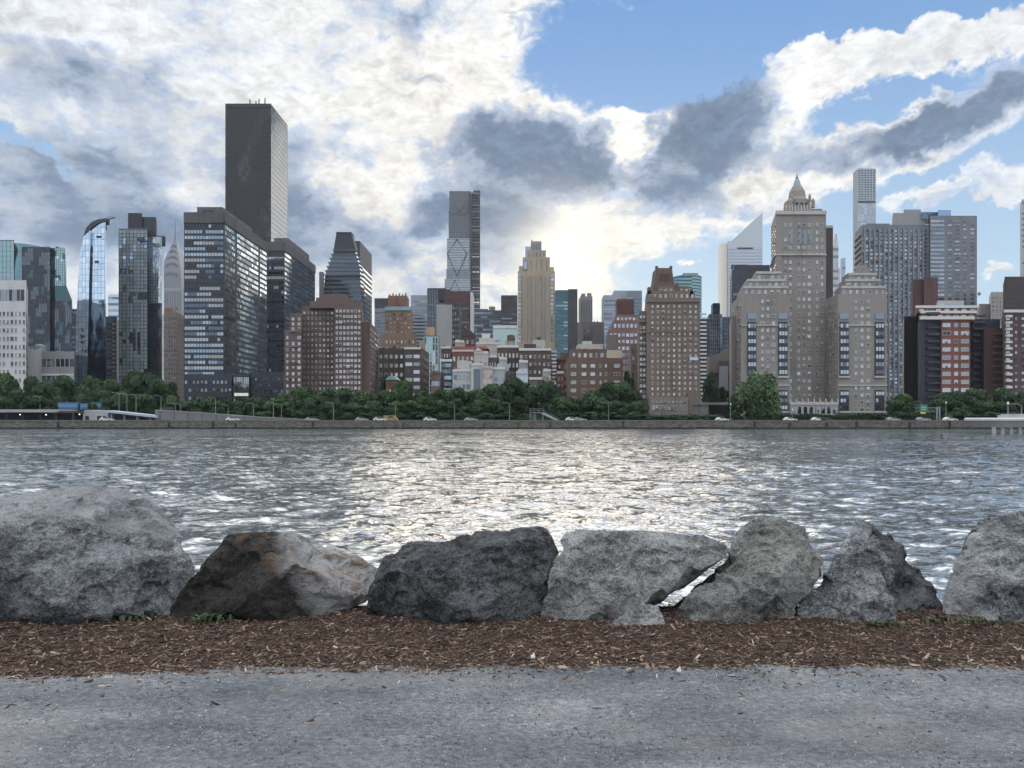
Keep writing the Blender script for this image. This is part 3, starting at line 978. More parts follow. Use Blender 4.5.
# ================================================================== boulders
def rock_mat(spec, cx0=0.0):
    t = MT('boulder_stone')
    g = t.coord('Object')
    n1 = t.noise(2.2, 8, .62, vec=g, dist=.2)
    n2 = t.noise(11, 8, .75, vec=g)
    n3 = t.noise(70, 5, .75, vec=g)
    st = t.noise(3.0, 6, .6, vec=g, stretch=spec.get('strata', (1, 1, 3)), rot=spec.get('srot', (.3, .5, 0)), dist=.4)
    n5 = t.noise(26, 6, .8, vec=g)
    k = t.math('ADD', t.math('MULTIPLY', n1, .30), t.math('MULTIPLY', n2, .16))
    k = t.math('ADD', k, t.math('MULTIPLY', st, .22))
    k = t.math('ADD', k, t.math('MULTIPLY', n3, .30))
    k = t.math('ADD', k, t.math('MULTIPLY', n5, .30))
    d, m_, l_ = spec['cols']
    col = t.ramp(k, [(.49, tuple(x * .45 for x in d)), (.565, d), (.62, m_), (.685, l_), (.78, tuple(min(1, x * 1.4) for x in l_))])
    # pale veins
    v = t.math('ABSOLUTE', t.math('SUBTRACT', t.noise(2.2, 3, .5, vec=g, stretch=(1, 1, 2.2), rot=(.5, .4, .2)), .5))
    vein = t.ramp(v, [(0.0, spec.get('vein', .5) * .6), (.012, 0.0)])
    col = t.mix(vein, col, tuple(min(1, x * 1.6) for x in l_))
    sx = t.n('ShaderNodeSeparateXYZ'); t.l(g, sx.inputs[0])

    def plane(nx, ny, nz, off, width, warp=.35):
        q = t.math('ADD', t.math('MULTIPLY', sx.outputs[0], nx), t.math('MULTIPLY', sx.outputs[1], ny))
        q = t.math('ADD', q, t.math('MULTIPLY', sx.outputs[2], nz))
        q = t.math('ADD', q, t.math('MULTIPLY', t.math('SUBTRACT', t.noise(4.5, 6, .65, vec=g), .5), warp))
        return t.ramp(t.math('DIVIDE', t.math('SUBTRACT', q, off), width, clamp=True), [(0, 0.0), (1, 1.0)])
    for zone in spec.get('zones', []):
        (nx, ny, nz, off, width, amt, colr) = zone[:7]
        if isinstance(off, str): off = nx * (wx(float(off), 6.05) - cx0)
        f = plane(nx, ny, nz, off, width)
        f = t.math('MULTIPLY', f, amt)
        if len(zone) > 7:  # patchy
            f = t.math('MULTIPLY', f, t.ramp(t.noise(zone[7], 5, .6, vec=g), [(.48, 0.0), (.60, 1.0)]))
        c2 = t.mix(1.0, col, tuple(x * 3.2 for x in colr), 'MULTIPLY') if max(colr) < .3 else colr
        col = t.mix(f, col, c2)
    h = t.math('ADD', t.math('MULTIPLY', n2, .7), t.math('MULTIPLY', n3, .30))
    h = t.math('ADD', h, t.math('MULTIPLY', st, .5))
    h = t.math('ADD', h, t.math('MULTIPLY', n5, .7))
    cr = t.noise(14, 5, .7, vec=g, dist=.5)
    h = t.math('ADD', h, t.math('MULTIPLY', t.math('ABSOLUTE', t.math('SUBTRACT', cr, .5)), 1.2))
    return t.set(col, .88, 0, t.bump(h, 1.0, .075), .3)


def boulder(name, label, pts, spec, voxel=.0105, seed=1, cuts=18, rough=1.0, extra=(), group='boulders lining the riverbank'):
    """pts: corner points (px, py, Y); extra: further hulls that fuse with it"""
    hulls = [pts] + list(extra)
    bm = bmesh.new()
    for hp in hulls:
        vs = [bm.verts.new(at(*p)) for p in hp]
        res = bmesh.ops.convex_hull(bm, input=vs, use_existing_faces=False)
        bad = [e for e in res['geom_interior'] if isinstance(e, bmesh.types.BMVert)]
        bmesh.ops.delete(bm, geom=bad, context='VERTS')
    c = Vector((0, 0, 0))
    for v in bm.verts: c += v.co
    c /= len(bm.verts); c.z = GZ
    for v in bm.verts:
        v.co -= c; v.co.x *= 1.035; v.co.z *= 1.03; v.co.z -= .03; v.co.y -= .05
    me = bpy.data.meshes.new('tmp'); bm.to_mesh(me); bm.free()
    o = bpy.data.objects.new('tmp', me); COL.objects.link(o)
    md = o.modifiers.new('r', 'REMESH'); md.mode = 'VOXEL'; md.voxel_size = voxel
    sm = o.modifiers.new('s', 'SMOOTH'); sm.iterations = 1; sm.factor = .5
    dg = bpy.context.evaluated_depsgraph_get()
    nm = bpy.data.meshes.new_from_object(o.evaluated_get(dg))
    bpy.data.objects.remove(o); bpy.data.meshes.remove(me)
    n = len(nm.vertices)
    co = np.empty(n * 3, np.float32); nm.vertices.foreach_get('co', co); co = co.reshape(-1, 3).astype(float)
    r = np.random.default_rng(seed)
    cen = co.mean(0)
    def normals():
        nm.vertices.foreach_set('co', co.astype(np.float32).ravel()); nm.update()
        q_ = np.empty(n * 3, np.float32); nm.vertices.foreach_get('normal', q_)
        return q_.reshape(-1, 3).astype(float)
    s = seed * 13.7
    # large clean breaks across the whole block
    for k in range(cuts):
        d = r.normal(size=3); d /= np.linalg.norm(d)
        q = (co - cen) @ d
        lim = q.max() * r.uniform(.90, .98)
        co -= np.clip(q - lim, 0, None)[:, None] * d[None]
    warp = np.stack([fbm(co * 5 + s, 3), fbm(co * 5 + s + 40, 3), fbm(co * 5 + s + 80, 3)], -1) - .5
    size = min(1.0, (co[:, 0].max() - co[:, 0].min()) / 1.25, (co[:, 2].max() - co[:, 2].min()) / .62)
    # flakes struck off: tilted plane cuts of ever smaller size, their rims stay sharp
    for cnt, rad, dep, tilt in ((int(14 * rough), .42 * size, .018 * size, .22), (int(80 * rough + 8), .17 * size, .0135 * size, .36), (int(420 * rough + 60), .065 * size, .0062 * size, .50)):
        nrm = normals()
        for i in r.choice(n, cnt, replace=False):
            N_ = nrm[i] + r.normal(0, tilt, 3); N_ /= np.linalg.norm(N_)
            rr = rad * r.uniform(.6, 1.5); dd = dep * r.uniform(.3, 1.8)
            S_ = co[i]
            near = np.abs(co - S_).max(1) < rr * 1.3
            P_ = co[near]
            dist = np.linalg.norm((P_ - S_) * (1 + .0), axis=1) + warp[near, 0] * rr * .9
            over = (P_ - S_) @ N_ + dd
            lim = np.clip((rr - dist) / (rr * .12), 0, 1)
            m_ = np.clip(over, 0, dep * 3.0) * lim
            co[near] = P_ - m_[:, None] * N_[None]
    nrm = normals()
    q = co + warp * .2
    rid = fbm(q * np.array([5.0, 5.0, 8.0]) + s + 9, 5, .58, True) - .6
    fine = fbm(co * 34 + s, 3, .65) - .5
    fine2 = fbm(co * 90 + s, 2, .6) - .5
    disp = rough * (.022 * rid) + .013 * fine + .007 * fine2
    co += nrm * disp[:, None]
    nm.vertices.foreach_set('co', co.astype(np.float32).ravel())
    nm.polygons.foreach_set('use_smooth', np.full(len(nm.polygons), False))
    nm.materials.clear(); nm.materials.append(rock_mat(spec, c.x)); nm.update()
    nm.name = name
    ob = bpy.data.objects.new(name, nm); ob.location = c; COL.objects.link(ob)
    return tag(ob, label, 'boulder', group)


GREY = ((.075, .08, .09), (.21, .225, .245), (.52, .54, .56))
PALE = ((.12, .125, .13), (.29, .30, .305), (.56, .565, .57))
SLATE = ((.024, .027, .031), (.060, .065, .072), (.19, .20, .21))
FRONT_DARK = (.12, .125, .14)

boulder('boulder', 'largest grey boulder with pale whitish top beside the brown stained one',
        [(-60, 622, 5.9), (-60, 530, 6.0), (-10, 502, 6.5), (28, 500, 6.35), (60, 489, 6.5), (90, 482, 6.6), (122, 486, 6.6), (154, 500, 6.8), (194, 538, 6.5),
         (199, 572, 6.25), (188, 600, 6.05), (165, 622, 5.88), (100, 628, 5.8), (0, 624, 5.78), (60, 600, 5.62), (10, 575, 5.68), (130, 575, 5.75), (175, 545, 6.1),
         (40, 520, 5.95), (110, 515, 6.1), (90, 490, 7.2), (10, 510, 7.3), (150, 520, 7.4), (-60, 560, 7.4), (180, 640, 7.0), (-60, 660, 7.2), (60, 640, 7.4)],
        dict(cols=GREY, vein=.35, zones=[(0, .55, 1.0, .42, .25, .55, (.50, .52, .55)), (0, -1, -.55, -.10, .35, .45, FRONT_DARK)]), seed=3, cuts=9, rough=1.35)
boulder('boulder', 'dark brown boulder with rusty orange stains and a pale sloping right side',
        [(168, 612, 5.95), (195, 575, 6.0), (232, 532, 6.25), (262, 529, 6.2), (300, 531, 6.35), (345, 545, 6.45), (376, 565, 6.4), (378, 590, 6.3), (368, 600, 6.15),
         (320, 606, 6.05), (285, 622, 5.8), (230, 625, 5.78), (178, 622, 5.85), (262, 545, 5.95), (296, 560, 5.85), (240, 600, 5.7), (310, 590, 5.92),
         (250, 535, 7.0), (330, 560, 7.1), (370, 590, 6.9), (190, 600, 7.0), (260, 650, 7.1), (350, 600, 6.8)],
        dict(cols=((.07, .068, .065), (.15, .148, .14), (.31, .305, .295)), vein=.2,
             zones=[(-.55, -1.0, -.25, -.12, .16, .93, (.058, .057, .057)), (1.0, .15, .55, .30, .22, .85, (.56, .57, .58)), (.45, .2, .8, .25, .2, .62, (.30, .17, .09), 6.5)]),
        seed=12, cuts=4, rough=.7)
boulder('boulder', 'broad blue black slate boulder with flat top and faint pale veins',
        [(371, 612, 5.95), (372, 588, 6.0), (388, 553, 6.15), (408, 541, 6.25), (450, 533, 6.3), (490, 526, 6.35), (553, 524, 6.3), (556, 540, 6.2), (548, 590, 6.0),
         (536, 615, 5.9), (512, 624, 5.82), (440, 628, 5.72), (380, 626, 5.82), (395, 575, 5.80), (450, 560, 5.85), (520, 555, 5.95), (470, 610, 5.66),
         (410, 540, 7.0), (548, 528, 7.1), (380, 600, 7.0), (540, 640, 7.1), (400, 650, 7.0)],
        dict(cols=SLATE, vein=.55, srot=(.2, -.5, .3), zones=[(0, .45, 1.0, .60, .2, .35, (.40, .42, .44))]), seed=17, cuts=5, rough=1.0)
boulder('boulder', 'speckled light grey wedge boulder pointing right with smooth flat face',
        [(541, 622, 5.92), (548, 585, 5.95), (560, 540, 6.1), (570, 526, 6.15), (590, 524, 6.25), (650, 529, 6.25), (700, 533, 6.2), (724, 543, 6.15), (722, 552, 6.1),
         (690, 570, 6.0), (655, 595, 5.95), (620, 618, 5.88), (600, 626, 5.82), (560, 627, 5.82), (580, 560, 5.88), (640, 555, 5.92), (600, 600, 5.78),
         (580, 528, 6.9), (700, 540, 6.8), (560, 620, 6.8), (620, 630, 6.8)],
        dict(cols=PALE, vein=.1, zones=[]), seed=23, cuts=2, rough=.35)
boulder('boulder', 'small pale wedge stone lying between the speckled and rounded boulders',
        [(602, 630, 5.60), (616, 612, 5.68), (640, 596, 5.78), (657, 600, 5.78), (664, 618, 5.70), (652, 632, 5.58), (620, 637, 5.54), (640, 604, 6.0), (615, 622, 5.95), (657, 622, 6.0)],
        dict(cols=PALE, vein=.2), voxel=.008, seed=31, cuts=2, rough=.3)
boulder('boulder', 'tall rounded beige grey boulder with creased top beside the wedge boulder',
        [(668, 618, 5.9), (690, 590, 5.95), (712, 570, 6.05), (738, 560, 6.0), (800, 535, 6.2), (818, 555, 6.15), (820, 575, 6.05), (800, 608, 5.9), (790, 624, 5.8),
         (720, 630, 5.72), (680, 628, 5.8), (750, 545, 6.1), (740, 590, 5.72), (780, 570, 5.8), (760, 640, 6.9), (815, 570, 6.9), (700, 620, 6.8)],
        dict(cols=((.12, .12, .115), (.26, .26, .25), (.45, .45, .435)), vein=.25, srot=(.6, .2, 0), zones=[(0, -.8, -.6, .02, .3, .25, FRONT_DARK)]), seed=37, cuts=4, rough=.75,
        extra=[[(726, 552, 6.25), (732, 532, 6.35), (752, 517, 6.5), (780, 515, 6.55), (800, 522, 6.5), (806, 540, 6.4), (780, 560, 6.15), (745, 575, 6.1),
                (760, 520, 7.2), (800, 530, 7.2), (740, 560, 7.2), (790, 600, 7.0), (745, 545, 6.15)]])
boulder('boulder', 'pointed boulder with a bright vertical seam dividing pale and dark faces',
        [(794, 612, 5.95), (800, 593, 6.0), (826, 562, 6.1), (840, 528, 6.3), (853, 515, 6.4), (876, 521, 6.25), (880, 560, 6.0), (893, 610, 5.80), (895, 624, 5.74),
         (840, 630, 5.70), (798, 624, 5.82), (850, 580, 5.88), (860, 520, 6.9), (885, 600, 6.8), (810, 610, 6.8)],
        dict(cols=GREY, vein=.4, zones=[(1.0, 0, 0, '892', .04, .85, (.075, .08, .09)), (0, .3, 1.0, .62, .2, .4, (.50, .52, .55))]), seed=41, cuts=4, rough=.7,
        extra=[[(872, 523, 6.32), (884, 526, 6.35), (906, 550, 6.4), (926, 585, 6.35), (949, 610, 6.2), (951, 622, 6.05), (905, 626, 5.92), (885, 620, 5.98), (880, 570, 6.15),
                (880, 530, 7.0), (925, 590, 7.0), (900, 640, 6.9), (945, 620, 6.8)]])
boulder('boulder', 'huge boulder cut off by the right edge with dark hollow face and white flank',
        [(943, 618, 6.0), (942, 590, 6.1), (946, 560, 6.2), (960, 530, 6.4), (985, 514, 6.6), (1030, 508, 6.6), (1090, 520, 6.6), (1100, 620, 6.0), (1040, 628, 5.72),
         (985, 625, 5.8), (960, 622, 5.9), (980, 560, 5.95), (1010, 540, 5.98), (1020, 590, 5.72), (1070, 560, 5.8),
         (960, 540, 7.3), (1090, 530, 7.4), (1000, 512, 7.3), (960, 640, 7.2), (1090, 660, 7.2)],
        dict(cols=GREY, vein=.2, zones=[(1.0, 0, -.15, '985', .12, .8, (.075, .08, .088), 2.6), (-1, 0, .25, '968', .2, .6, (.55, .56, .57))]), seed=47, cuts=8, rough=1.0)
boulder('boulder', 'narrow bluish slab leaning in the gap right of the largest boulder',
        [(165, 620, 6.15), (172, 600, 6.2), (196, 578, 6.3), (205, 574, 6.35), (200, 600, 6.2), (190, 622, 6.1), (175, 600, 6.7), (200, 590, 6.7), (180, 640, 6.7)],
        dict(cols=GREY, vein=.1), voxel=.010, seed=53, cuts=5, rough=.3)
boulder('boulder', 'small black stone tucked between the slate boulder and the speckled wedge',
        [(520, 618, 6.12), (524, 600, 6.2), (536, 584, 6.25), (546, 588, 6.25), (548, 612, 6.15), (532, 624, 6.08), (530, 600, 6.5), (545, 610, 6.5)],
        dict(cols=SLATE, vein=.2), voxel=.010, seed=59, cuts=6, rough=.35)
boulder('boulder', 'dark leaning stone in the shadow behind the rounded beige boulder',
        [(664, 612, 6.35), (682, 592, 6.4), (706, 572, 6.45), (728, 552, 6.5), (740, 560, 6.45), (710, 600, 6.35), (690, 622, 6.3), (668, 624, 6.3), (730, 575, 6.8), (690, 622, 6.8)],
        dict(cols=SLATE, vein=.1), voxel=.012, seed=61, cuts=6, rough=.4)
boulder('boulder', 'tiny black stone half sunk in mulch below the pointed boulder',
        [(834, 626, 5.72), (838, 617, 5.76), (848, 616, 5.78), (853, 624, 5.74), (846, 630, 5.69), (842, 622, 5.85)],
        dict(cols=SLATE, vein=.1), voxel=.006, seed=67, cuts=5, rough=.15)


for sgn, sd_ in ((-1, 71), (1, 73)):
    c0 = -200 if sgn < 0 else 1215
    boulder('boulder', 'grey boulder next in the row beyond the ' + ('largest grey boulder' if sgn < 0 else 'huge dark hollow boulder'),
            [(c0 - 95, 620, 5.9), (c0 - 80, 560, 6.1), (c0 - 30, 515, 6.4), (c0 + 40, 520, 6.4), (c0 + 95, 570, 6.1), (c0 + 100, 620, 5.9), (c0, 630, 5.7), (c0 - 20, 560, 5.85),
             (c0 - 60, 540, 7.1), (c0 + 60, 540, 7.1), (c0 - 60, 640, 7.0), (c0 + 60, 640, 7.0)], dict(cols=GREY, vein=.3), seed=sd_, cuts=6, rough=.9, voxel=.016)


# small litter and weeds
def scrap(px, py, label, w=.045):
    Y = (CZ - GZ - .03) * F / (py - HZ); p = at(px, py, Y)
    mb = MB(); z = p.z
    mb.box(p.x - w / 2, p.x + w / 2, p.y - w * .4, p.y + w * .4, z - .004, z + .008)
    mb.prism([(p.x - w * .3, z + .009), (p.x + w * .4, z + .009), (p.x + w * .35, z + .028), (p.x - w * .05, z + .018)], p.y - w * .2, p.y + w * .3)
    tag(mb.build('paper_scrap', plain((.78, .78, .76), .6, name='paper')), label, 'litter')


scrap(533, 657, 'crumpled white paper scrap lying on the mulch below the slate boulder', .028)
scrap(679, 671, 'white paper scrap where mulch meets path, beside the black stick', .024)
Y = 4.72
tag(MB().tube([at(690, 668, Y + .06), at(715, 673, Y), at(742, 677, Y - .05)], [.008, .011, .007], 6).build('stick', plain((.03, .025, .022), .8, name='wet_bark')),
    'thin black stick lying along the edge of the path', 'stick')

LEAFG = MT('weed_leaf')
LEAFG.set(LEAFG.ramp(LEAFG.noise(30, 3), [(.3, (.024, .042, .015)), (.7, (.055, .088, .028))]), .6)


def tuft(px, py, label, n=60, w=.16, h=.09, seed=0):
    r = random.Random(seed)
    Y = (CZ - GZ - .05) * F / (py - HZ); c = at(px, py, Y)
    mb = MB()
    for i in range(n):
        x, y = c.x + r.gauss(0, w * .5), c.y + r.gauss(0, w * .25)
        a = r.uniform(0, 6.28); L = h * r.uniform(.5, 1.1); k = .012 * r.uniform(.6, 1.6)
        dx, dy = math.cos(a), math.sin(a)
        z = c.z - .02
        p1 = (x + dx * L * .3, y + dy * L * .3, z + L * .7); p2 = (x + dx * L * .8, y + dy * L * .8, z + L * .8)
        mb.face([(x - dy * k * .3, y + dx * k * .3, z), (x + dy * k * .3, y - dx * k * .3, z), (p1[0] + dy * k, p1[1] - dx * k, p1[2]), (p1[0] - dy * k, p1[1] + dx * k, p1[2])])
        mb.face([(p1[0] - dy * k, p1[1] + dx * k, p1[2]), (p1[0] + dy * k, p1[1] - dx * k, p1[2]), p2])
    tag(mb.build('weed_tuft', LEAFG.m), label, 'weed', 'weeds at the foot of the boulders', kind='stuff')


tuft(208, 619, 'leafy green weed at the foot of the brown stained boulder', 44, .18, .075, 1)
tuft(128, 616, 'low weed at the foot of the largest grey boulder', 45, .22, .06, 2)
tuft(880, 623, 'mossy green tuft between the pointed boulder and the right edge boulder', 50, .15, .04, 3)
tuft(963, 622, 'thin weed below the huge boulder at the right edge', 40, .30, .06, 4)
for i, (px, py, w, lab) in enumerate([(775, 669, .34, 'thin grass patch at the path edge below the rounded beige boulder'),
                                      (492, 670, .22, 'small grass patch at the path edge below the slate boulder'),
                                      (905, 662, .45, 'sparse grass patch on the mulch left of the right edge boulder')]):
    tuft(px, py, lab, 26, w, .022, 20 + i)

# ================================================================== the far bank
FB = MB()
FB.face([(-2550, 262.3, LZ), (2550, 262.3, LZ), (2550, 3000, LZ), (-2550, 3000, LZ)])
tag(FB.build('ground', wall((.07, .072, .07), .3)), 'far bank street level under the city', 'ground', kind='structure')

# masonry colours
BRICK = wall((.130, .090, .078)); BRICK_D = wall((.085, .058, .052)); BRICK_R = wall((.17, .080, .065))
TAN = wall((.31, .245, .19)); LIME = wall((.285, .255, .228), .16); LIMEW = wall((.48, .46, .42), .15)
BROWN = wall((.165, .125, .10)); OCHRE = wall((.225, .15, .10)); WHITE = wall((.60, .60, .58), .1)
GREYC_ = wall((.27, .275, .28), .15); CONC = wall((.23, .23, .22), .2); DARKST = wall((.06, .062, .07), .2)
BLACK = wall((.018, .02, .026), .2, .5); PINKST = wall((.40, .33, .28), .15); MAROON = wall((.10, .05, .047), .2)
STEEL = plain((.30, .32, .34), .5, .3, 'metal_trim'); DSTEEL = plain((.05, .055, .06), .5, .4, 'dark_metal')
WTRIM = plain((.62, .62, .60), .6, name='white_trim')
NAVY = wall((.03, .036, .052), .2, .6)
GB1 = glass((.38, .47, .56)); GB2 = glass((.25, .33, .42)); GB3 = glass((.11, .155, .21)); GTEAL = glass((.22, .36, .385)); GTEAL2 = glass((.05, .105, .125))
GD1 = glass((.10, .13, .17), metal=.7); GD2 = glass((.032, .042, .058), metal=.5)
GHI = glass((.58, .63, .67))

# ---------------------------------------------------------------- far left
b = Bld('office_slab', 'white concrete office slab with small square windows at the left edge', 'building', -34, 26, 282, 380, 34, WHITE)
b.frame = GREYC_
b.punch(b.front, 15, 13, v=(.02, .80), ww=.50, wh=.50, pal=PAL_DARK)
b.ribbon(b.front, 1, u=(.2, .97), v=(.86, .95), wh=.9, pal=[(G_DRK, .7), (G_MID, .3)], seg=1.9, mull=WHITE)
b.rooftop([(-30, -4, 278, 282, 8, 12), (2, 10, 279, 282, 5, 6, GREYC_)])
b.punch(b.side, 6, 13, v=(.02, .80), ww=.4, wh=.5, pal=PAL_DARK)
b.finish()

b = Bld('glass_tower', 'bright teal glass tower with rounded top corner at the left edge', 'building', -20, 14, 241, 700, 40, GTEAL2)
b.curtain(b.front, 9, 34, [(GTEAL, .6), (GB2, .25), (GTEAL2, .15)], DSTEEL, .2)
MB().lathe(wx(14, 700), 716, [(16, LZ), (16, wz(243, 700))], 20).build('rounded_corner', GTEAL2, b.root, True)
b.finish()

b = Bld('glass_tower', 'dark teal glass tower with a slanted shoulder widening to the right', 'building', 22, 50, 248, 560, 30, GD2)
b.curtain(b.front, 10, 40, [(GD1, .35), (GD2, .5), (GTEAL2, .15)], DSTEEL, .12)
Yq = 563
MB().prism([(wx(50, Yq) + .05, LZ), (wx(72, Yq), LZ), (wx(72, Yq), wz(300, Yq)), (wx(66, Yq), wz(285, Yq)), (wx(65, Yq), wz(248, Yq)), (wx(50, Yq) + .05, wz(248, Yq))], Yq, Yq + 30, sh=wx(73, Yq + 30) - wx(72, Yq)).build('slanted_wing', GTEAL2, b.root)
up = Face((wx(50, Yq) + .1, Yq, wz(286, Yq)), (1, 0, 0), (0, -1, 0), wx(65, Yq) - wx(50, Yq) - .2, wz(248, Yq) - wz(286, Yq))
b.curtain(up, 7, 14, [(GTEAL, .75), (GHI, .1), (GTEAL2, .15)], DSTEEL, .12, name='upper_curtain_wall')
lowf = Face((wx(50, Yq) + .1, Yq, LZ), (1, 0, 0), (0, -1, 0), wx(71.6, Yq) - wx(50, Yq), wz(301, Yq) - LZ)
b.curtain(lowf, 10, 28, [(GD1, .4), (GD2, .45), (GTEAL2, .15)], DSTEEL, .12, name='lower_curtain_wall')
b.clutter(26, 60, 248, 3)
b.finish()

b = Bld('low_office', 'low white and glass pavilion between the teal tower and the slanted tower', 'building', 27, 42, 351, 400, 30, WHITE)
f2, s2 = b.block(42.2, 74, 353, None, 398, 30, GREYC_)
b.ribbon(f2, 4, v=(.05, .97), wh=.5, pal=[(G_MID, .6), (G_SKY, .25), (G_DRK, .15)], seg=2.2, mull=WTRIM)
b.strip(f2, 0, 1, 13.2, 14.6, .6, WTRIM, 'canopy_edge'); b.strip(f2, 0, 1, 24, 25, .5, WTRIM, 'canopy_edge')
MB().lathe(wx(33, 404), 410, [(3.2, wz(351, 404)), (3.2, wz(345, 404)), (1.0, wz(343, 404))], 12).build('roof_drum', GREYC_, b.root)
b.clutter(44, 73, 353, 4)
b.finish()

b = Bld('apartment_tower', 'plain black slab half hidden left of the slanted blue glass tower', 'building', 66, 84, 310, 640, 22, NAVY)
b.ribbon(b.front, 22, wh=.35, pal=[(GD1, .5), (GD2, .5)], seg=4)
b.finish()

# slanted blue tower with the crane
Y = 420
root = empty('glass_tower', (wx(90, Y), Y + 12, LZ), 'tall leaning blue mirror glass tower with a curved cut top and roof crane', 'building')


def outline_prism(name, pts, Y, D, mat, dz=0):
    e = max(a for a, c in pts)
    return MB().prism([(wx(a, Y), wz(c, Y)) for a, c in pts], Y, Y + D, sh=wx(e + .8, Y + D) - wx(e, Y)).build(name, mat, root)


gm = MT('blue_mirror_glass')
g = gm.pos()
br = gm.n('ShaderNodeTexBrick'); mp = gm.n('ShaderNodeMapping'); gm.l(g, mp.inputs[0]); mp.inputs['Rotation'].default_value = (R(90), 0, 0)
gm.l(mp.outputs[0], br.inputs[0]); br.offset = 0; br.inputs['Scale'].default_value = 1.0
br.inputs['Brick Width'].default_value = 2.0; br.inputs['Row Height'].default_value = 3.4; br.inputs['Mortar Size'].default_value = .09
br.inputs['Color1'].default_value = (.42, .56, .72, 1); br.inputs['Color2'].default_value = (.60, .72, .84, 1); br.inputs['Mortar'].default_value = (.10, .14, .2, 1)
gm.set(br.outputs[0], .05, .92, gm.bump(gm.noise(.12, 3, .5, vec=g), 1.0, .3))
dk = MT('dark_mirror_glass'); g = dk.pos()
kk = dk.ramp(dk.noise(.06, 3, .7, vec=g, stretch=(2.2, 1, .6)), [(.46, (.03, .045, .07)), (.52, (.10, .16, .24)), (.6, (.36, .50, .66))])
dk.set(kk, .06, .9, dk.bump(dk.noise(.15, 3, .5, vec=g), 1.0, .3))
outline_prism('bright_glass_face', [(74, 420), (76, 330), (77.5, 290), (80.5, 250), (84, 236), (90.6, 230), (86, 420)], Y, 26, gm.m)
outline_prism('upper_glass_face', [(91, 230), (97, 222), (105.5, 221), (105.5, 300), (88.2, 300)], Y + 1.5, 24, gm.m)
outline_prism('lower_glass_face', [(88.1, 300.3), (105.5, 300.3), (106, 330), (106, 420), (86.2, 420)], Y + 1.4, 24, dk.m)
outline_prism('curved_roof', [(83.5, 236), (86, 228), (91, 222.5), (97, 219.5), (106, 218), (106, 220.5), (99, 222.5), (92, 227.5), (86, 234)], Y + .6, 22, DSTEEL)
cr = MB(); Z0 = wz(219, Y); X0 = wx(99, Y)
cr.box(X0 - .8, X0 + .8, Y + 8, Y + 9.6, Z0 - 1, Z0 + 2.2)
cr.tube([(X0 - 3.2, Y + 8.8, Z0 + 1.4), (X0 + 4.6, Y + 8.8, Z0 + 3.2)], .35, 5); cr.tube([(X0 - 1, Y + 8.8, Z0 + 2), (X0 + .6, Y + 8.8, Z0 + 3.8), (X0 + 4.6, Y + 8.8, Z0 + 3.2)], .15, 4)
cr.box(X0 - 4.4, X0 - 2.8, Y + 8, Y + 9.6, Z0 + .4, Z0 + 1.9)
cr.build('roof_crane', DSTEEL, root)
for (px, py, w) in ((97.5, 236, 5), (95.5, 261, 4)):
    MB().box(wx(px - w / 2, Y), wx(px + w / 2, Y), Y + 1.3, Y + 1.9, wz(py + 1.4, Y), wz(py - .8, Y)).build('plant_slot', BLACK, root)

b = Bld('apartment_tower', 'dark navy balcony tower tucked right of the slanted blue glass tower', 'building', 105.5, 116.5, 318, 470, 22, NAVY)
b.ribbon(b.front, 24, u=(.05, .6), wh=.45, pal=[(GD1, .5), (GD2, .3), (GB3, .2)], seg=2); b.ribbon(b.front, 24, u=(.68, .97), wh=.3, pal=[(GREYC_, .6), (GB3, .4)], seg=3, name='balcony', proud=.8)
b.finish()
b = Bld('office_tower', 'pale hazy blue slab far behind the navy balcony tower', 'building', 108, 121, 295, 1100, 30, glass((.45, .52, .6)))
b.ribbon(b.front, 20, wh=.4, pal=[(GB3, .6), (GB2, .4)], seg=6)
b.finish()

b = Bld('glass_tower', 'slim glass tower with a black rooftop box right of the slanted tower', 'building', 119, 147.5, 230, 450, 22, GD1)
b.curtain(b.front, 8, 52, [(plain((.24, .31, .37), .25, name='blue_painted_reflection'), .30), (plain((.32, .39, .44), .3, name='pale_painted_reflection'), .34), (GHI, .18), (GB1, .18)], DSTEEL, .3)  # matt pale panes carry the sky's reflection in their colour
f2, s2 = b.block(147.7, 162, 237, None, 453, 22, GD1)
up = Face(f2.p(0, wz(303, 453) - LZ), f2.u, f2.n, f2.W, wz(237, 453) - wz(303, 453))
b.curtain(up, 8, 22, [(GB1, .5), (GHI, .25), (GB2, .25)], STEEL, .14, name='upper_curtain_wall')
lo_ = Face(f2.o, f2.u, f2.n, f2.W, wz(303.5, 453) - LZ)
b.curtain(lo_, 8, 38, [(GD2, .5), (GD1, .35), (GB3, .15)], DSTEEL, .1, name='lower_curtain_wall')  # darker panes: a dark reflection is put into the glass colour
b.rooftop([(128, 142, 213, 230, 2, 12, BLACK, 'rooftop_plant_box'), (142.2, 156, 217, 234, 3, 12, NAVY, 'rooftop_plant_box')])
MB().lathe(wx(157, 456), 460, [(3.1, wz(244, 456)), (3.1, wz(235, 456))], 16).build('rooftop_drum', NAVY, b.root)
for k in (.30, .62):
    s = b.front.W * k
    MB().box(b.front.o.x + s - .25, b.front.o.x + s + .25, 449.2, 449.8, LZ, wz(230, 450)).build('vertical_fin', STEEL, b.root)
b.finish()

# art deco tower with the needle
Y = 1180
root = empty('spired_skyscraper', (wx(175.5, Y), Y + 17, LZ), 'art deco skyscraper with a pointed arched steel crown and needle spire', 'building')
PALE_M = wall((.34, .345, .35), .1); CROWN = plain((.20, .22, .25), .4, .3, 'crown_steel')
cx, cy = wx(175.5, Y + 17), Y + 17
U = Y / F


def sq(h, z): return [(cx - h, cy - h, z), (cx + h, cy - h, z), (cx + h, cy + h, z), (cx - h, cy + h, z)]


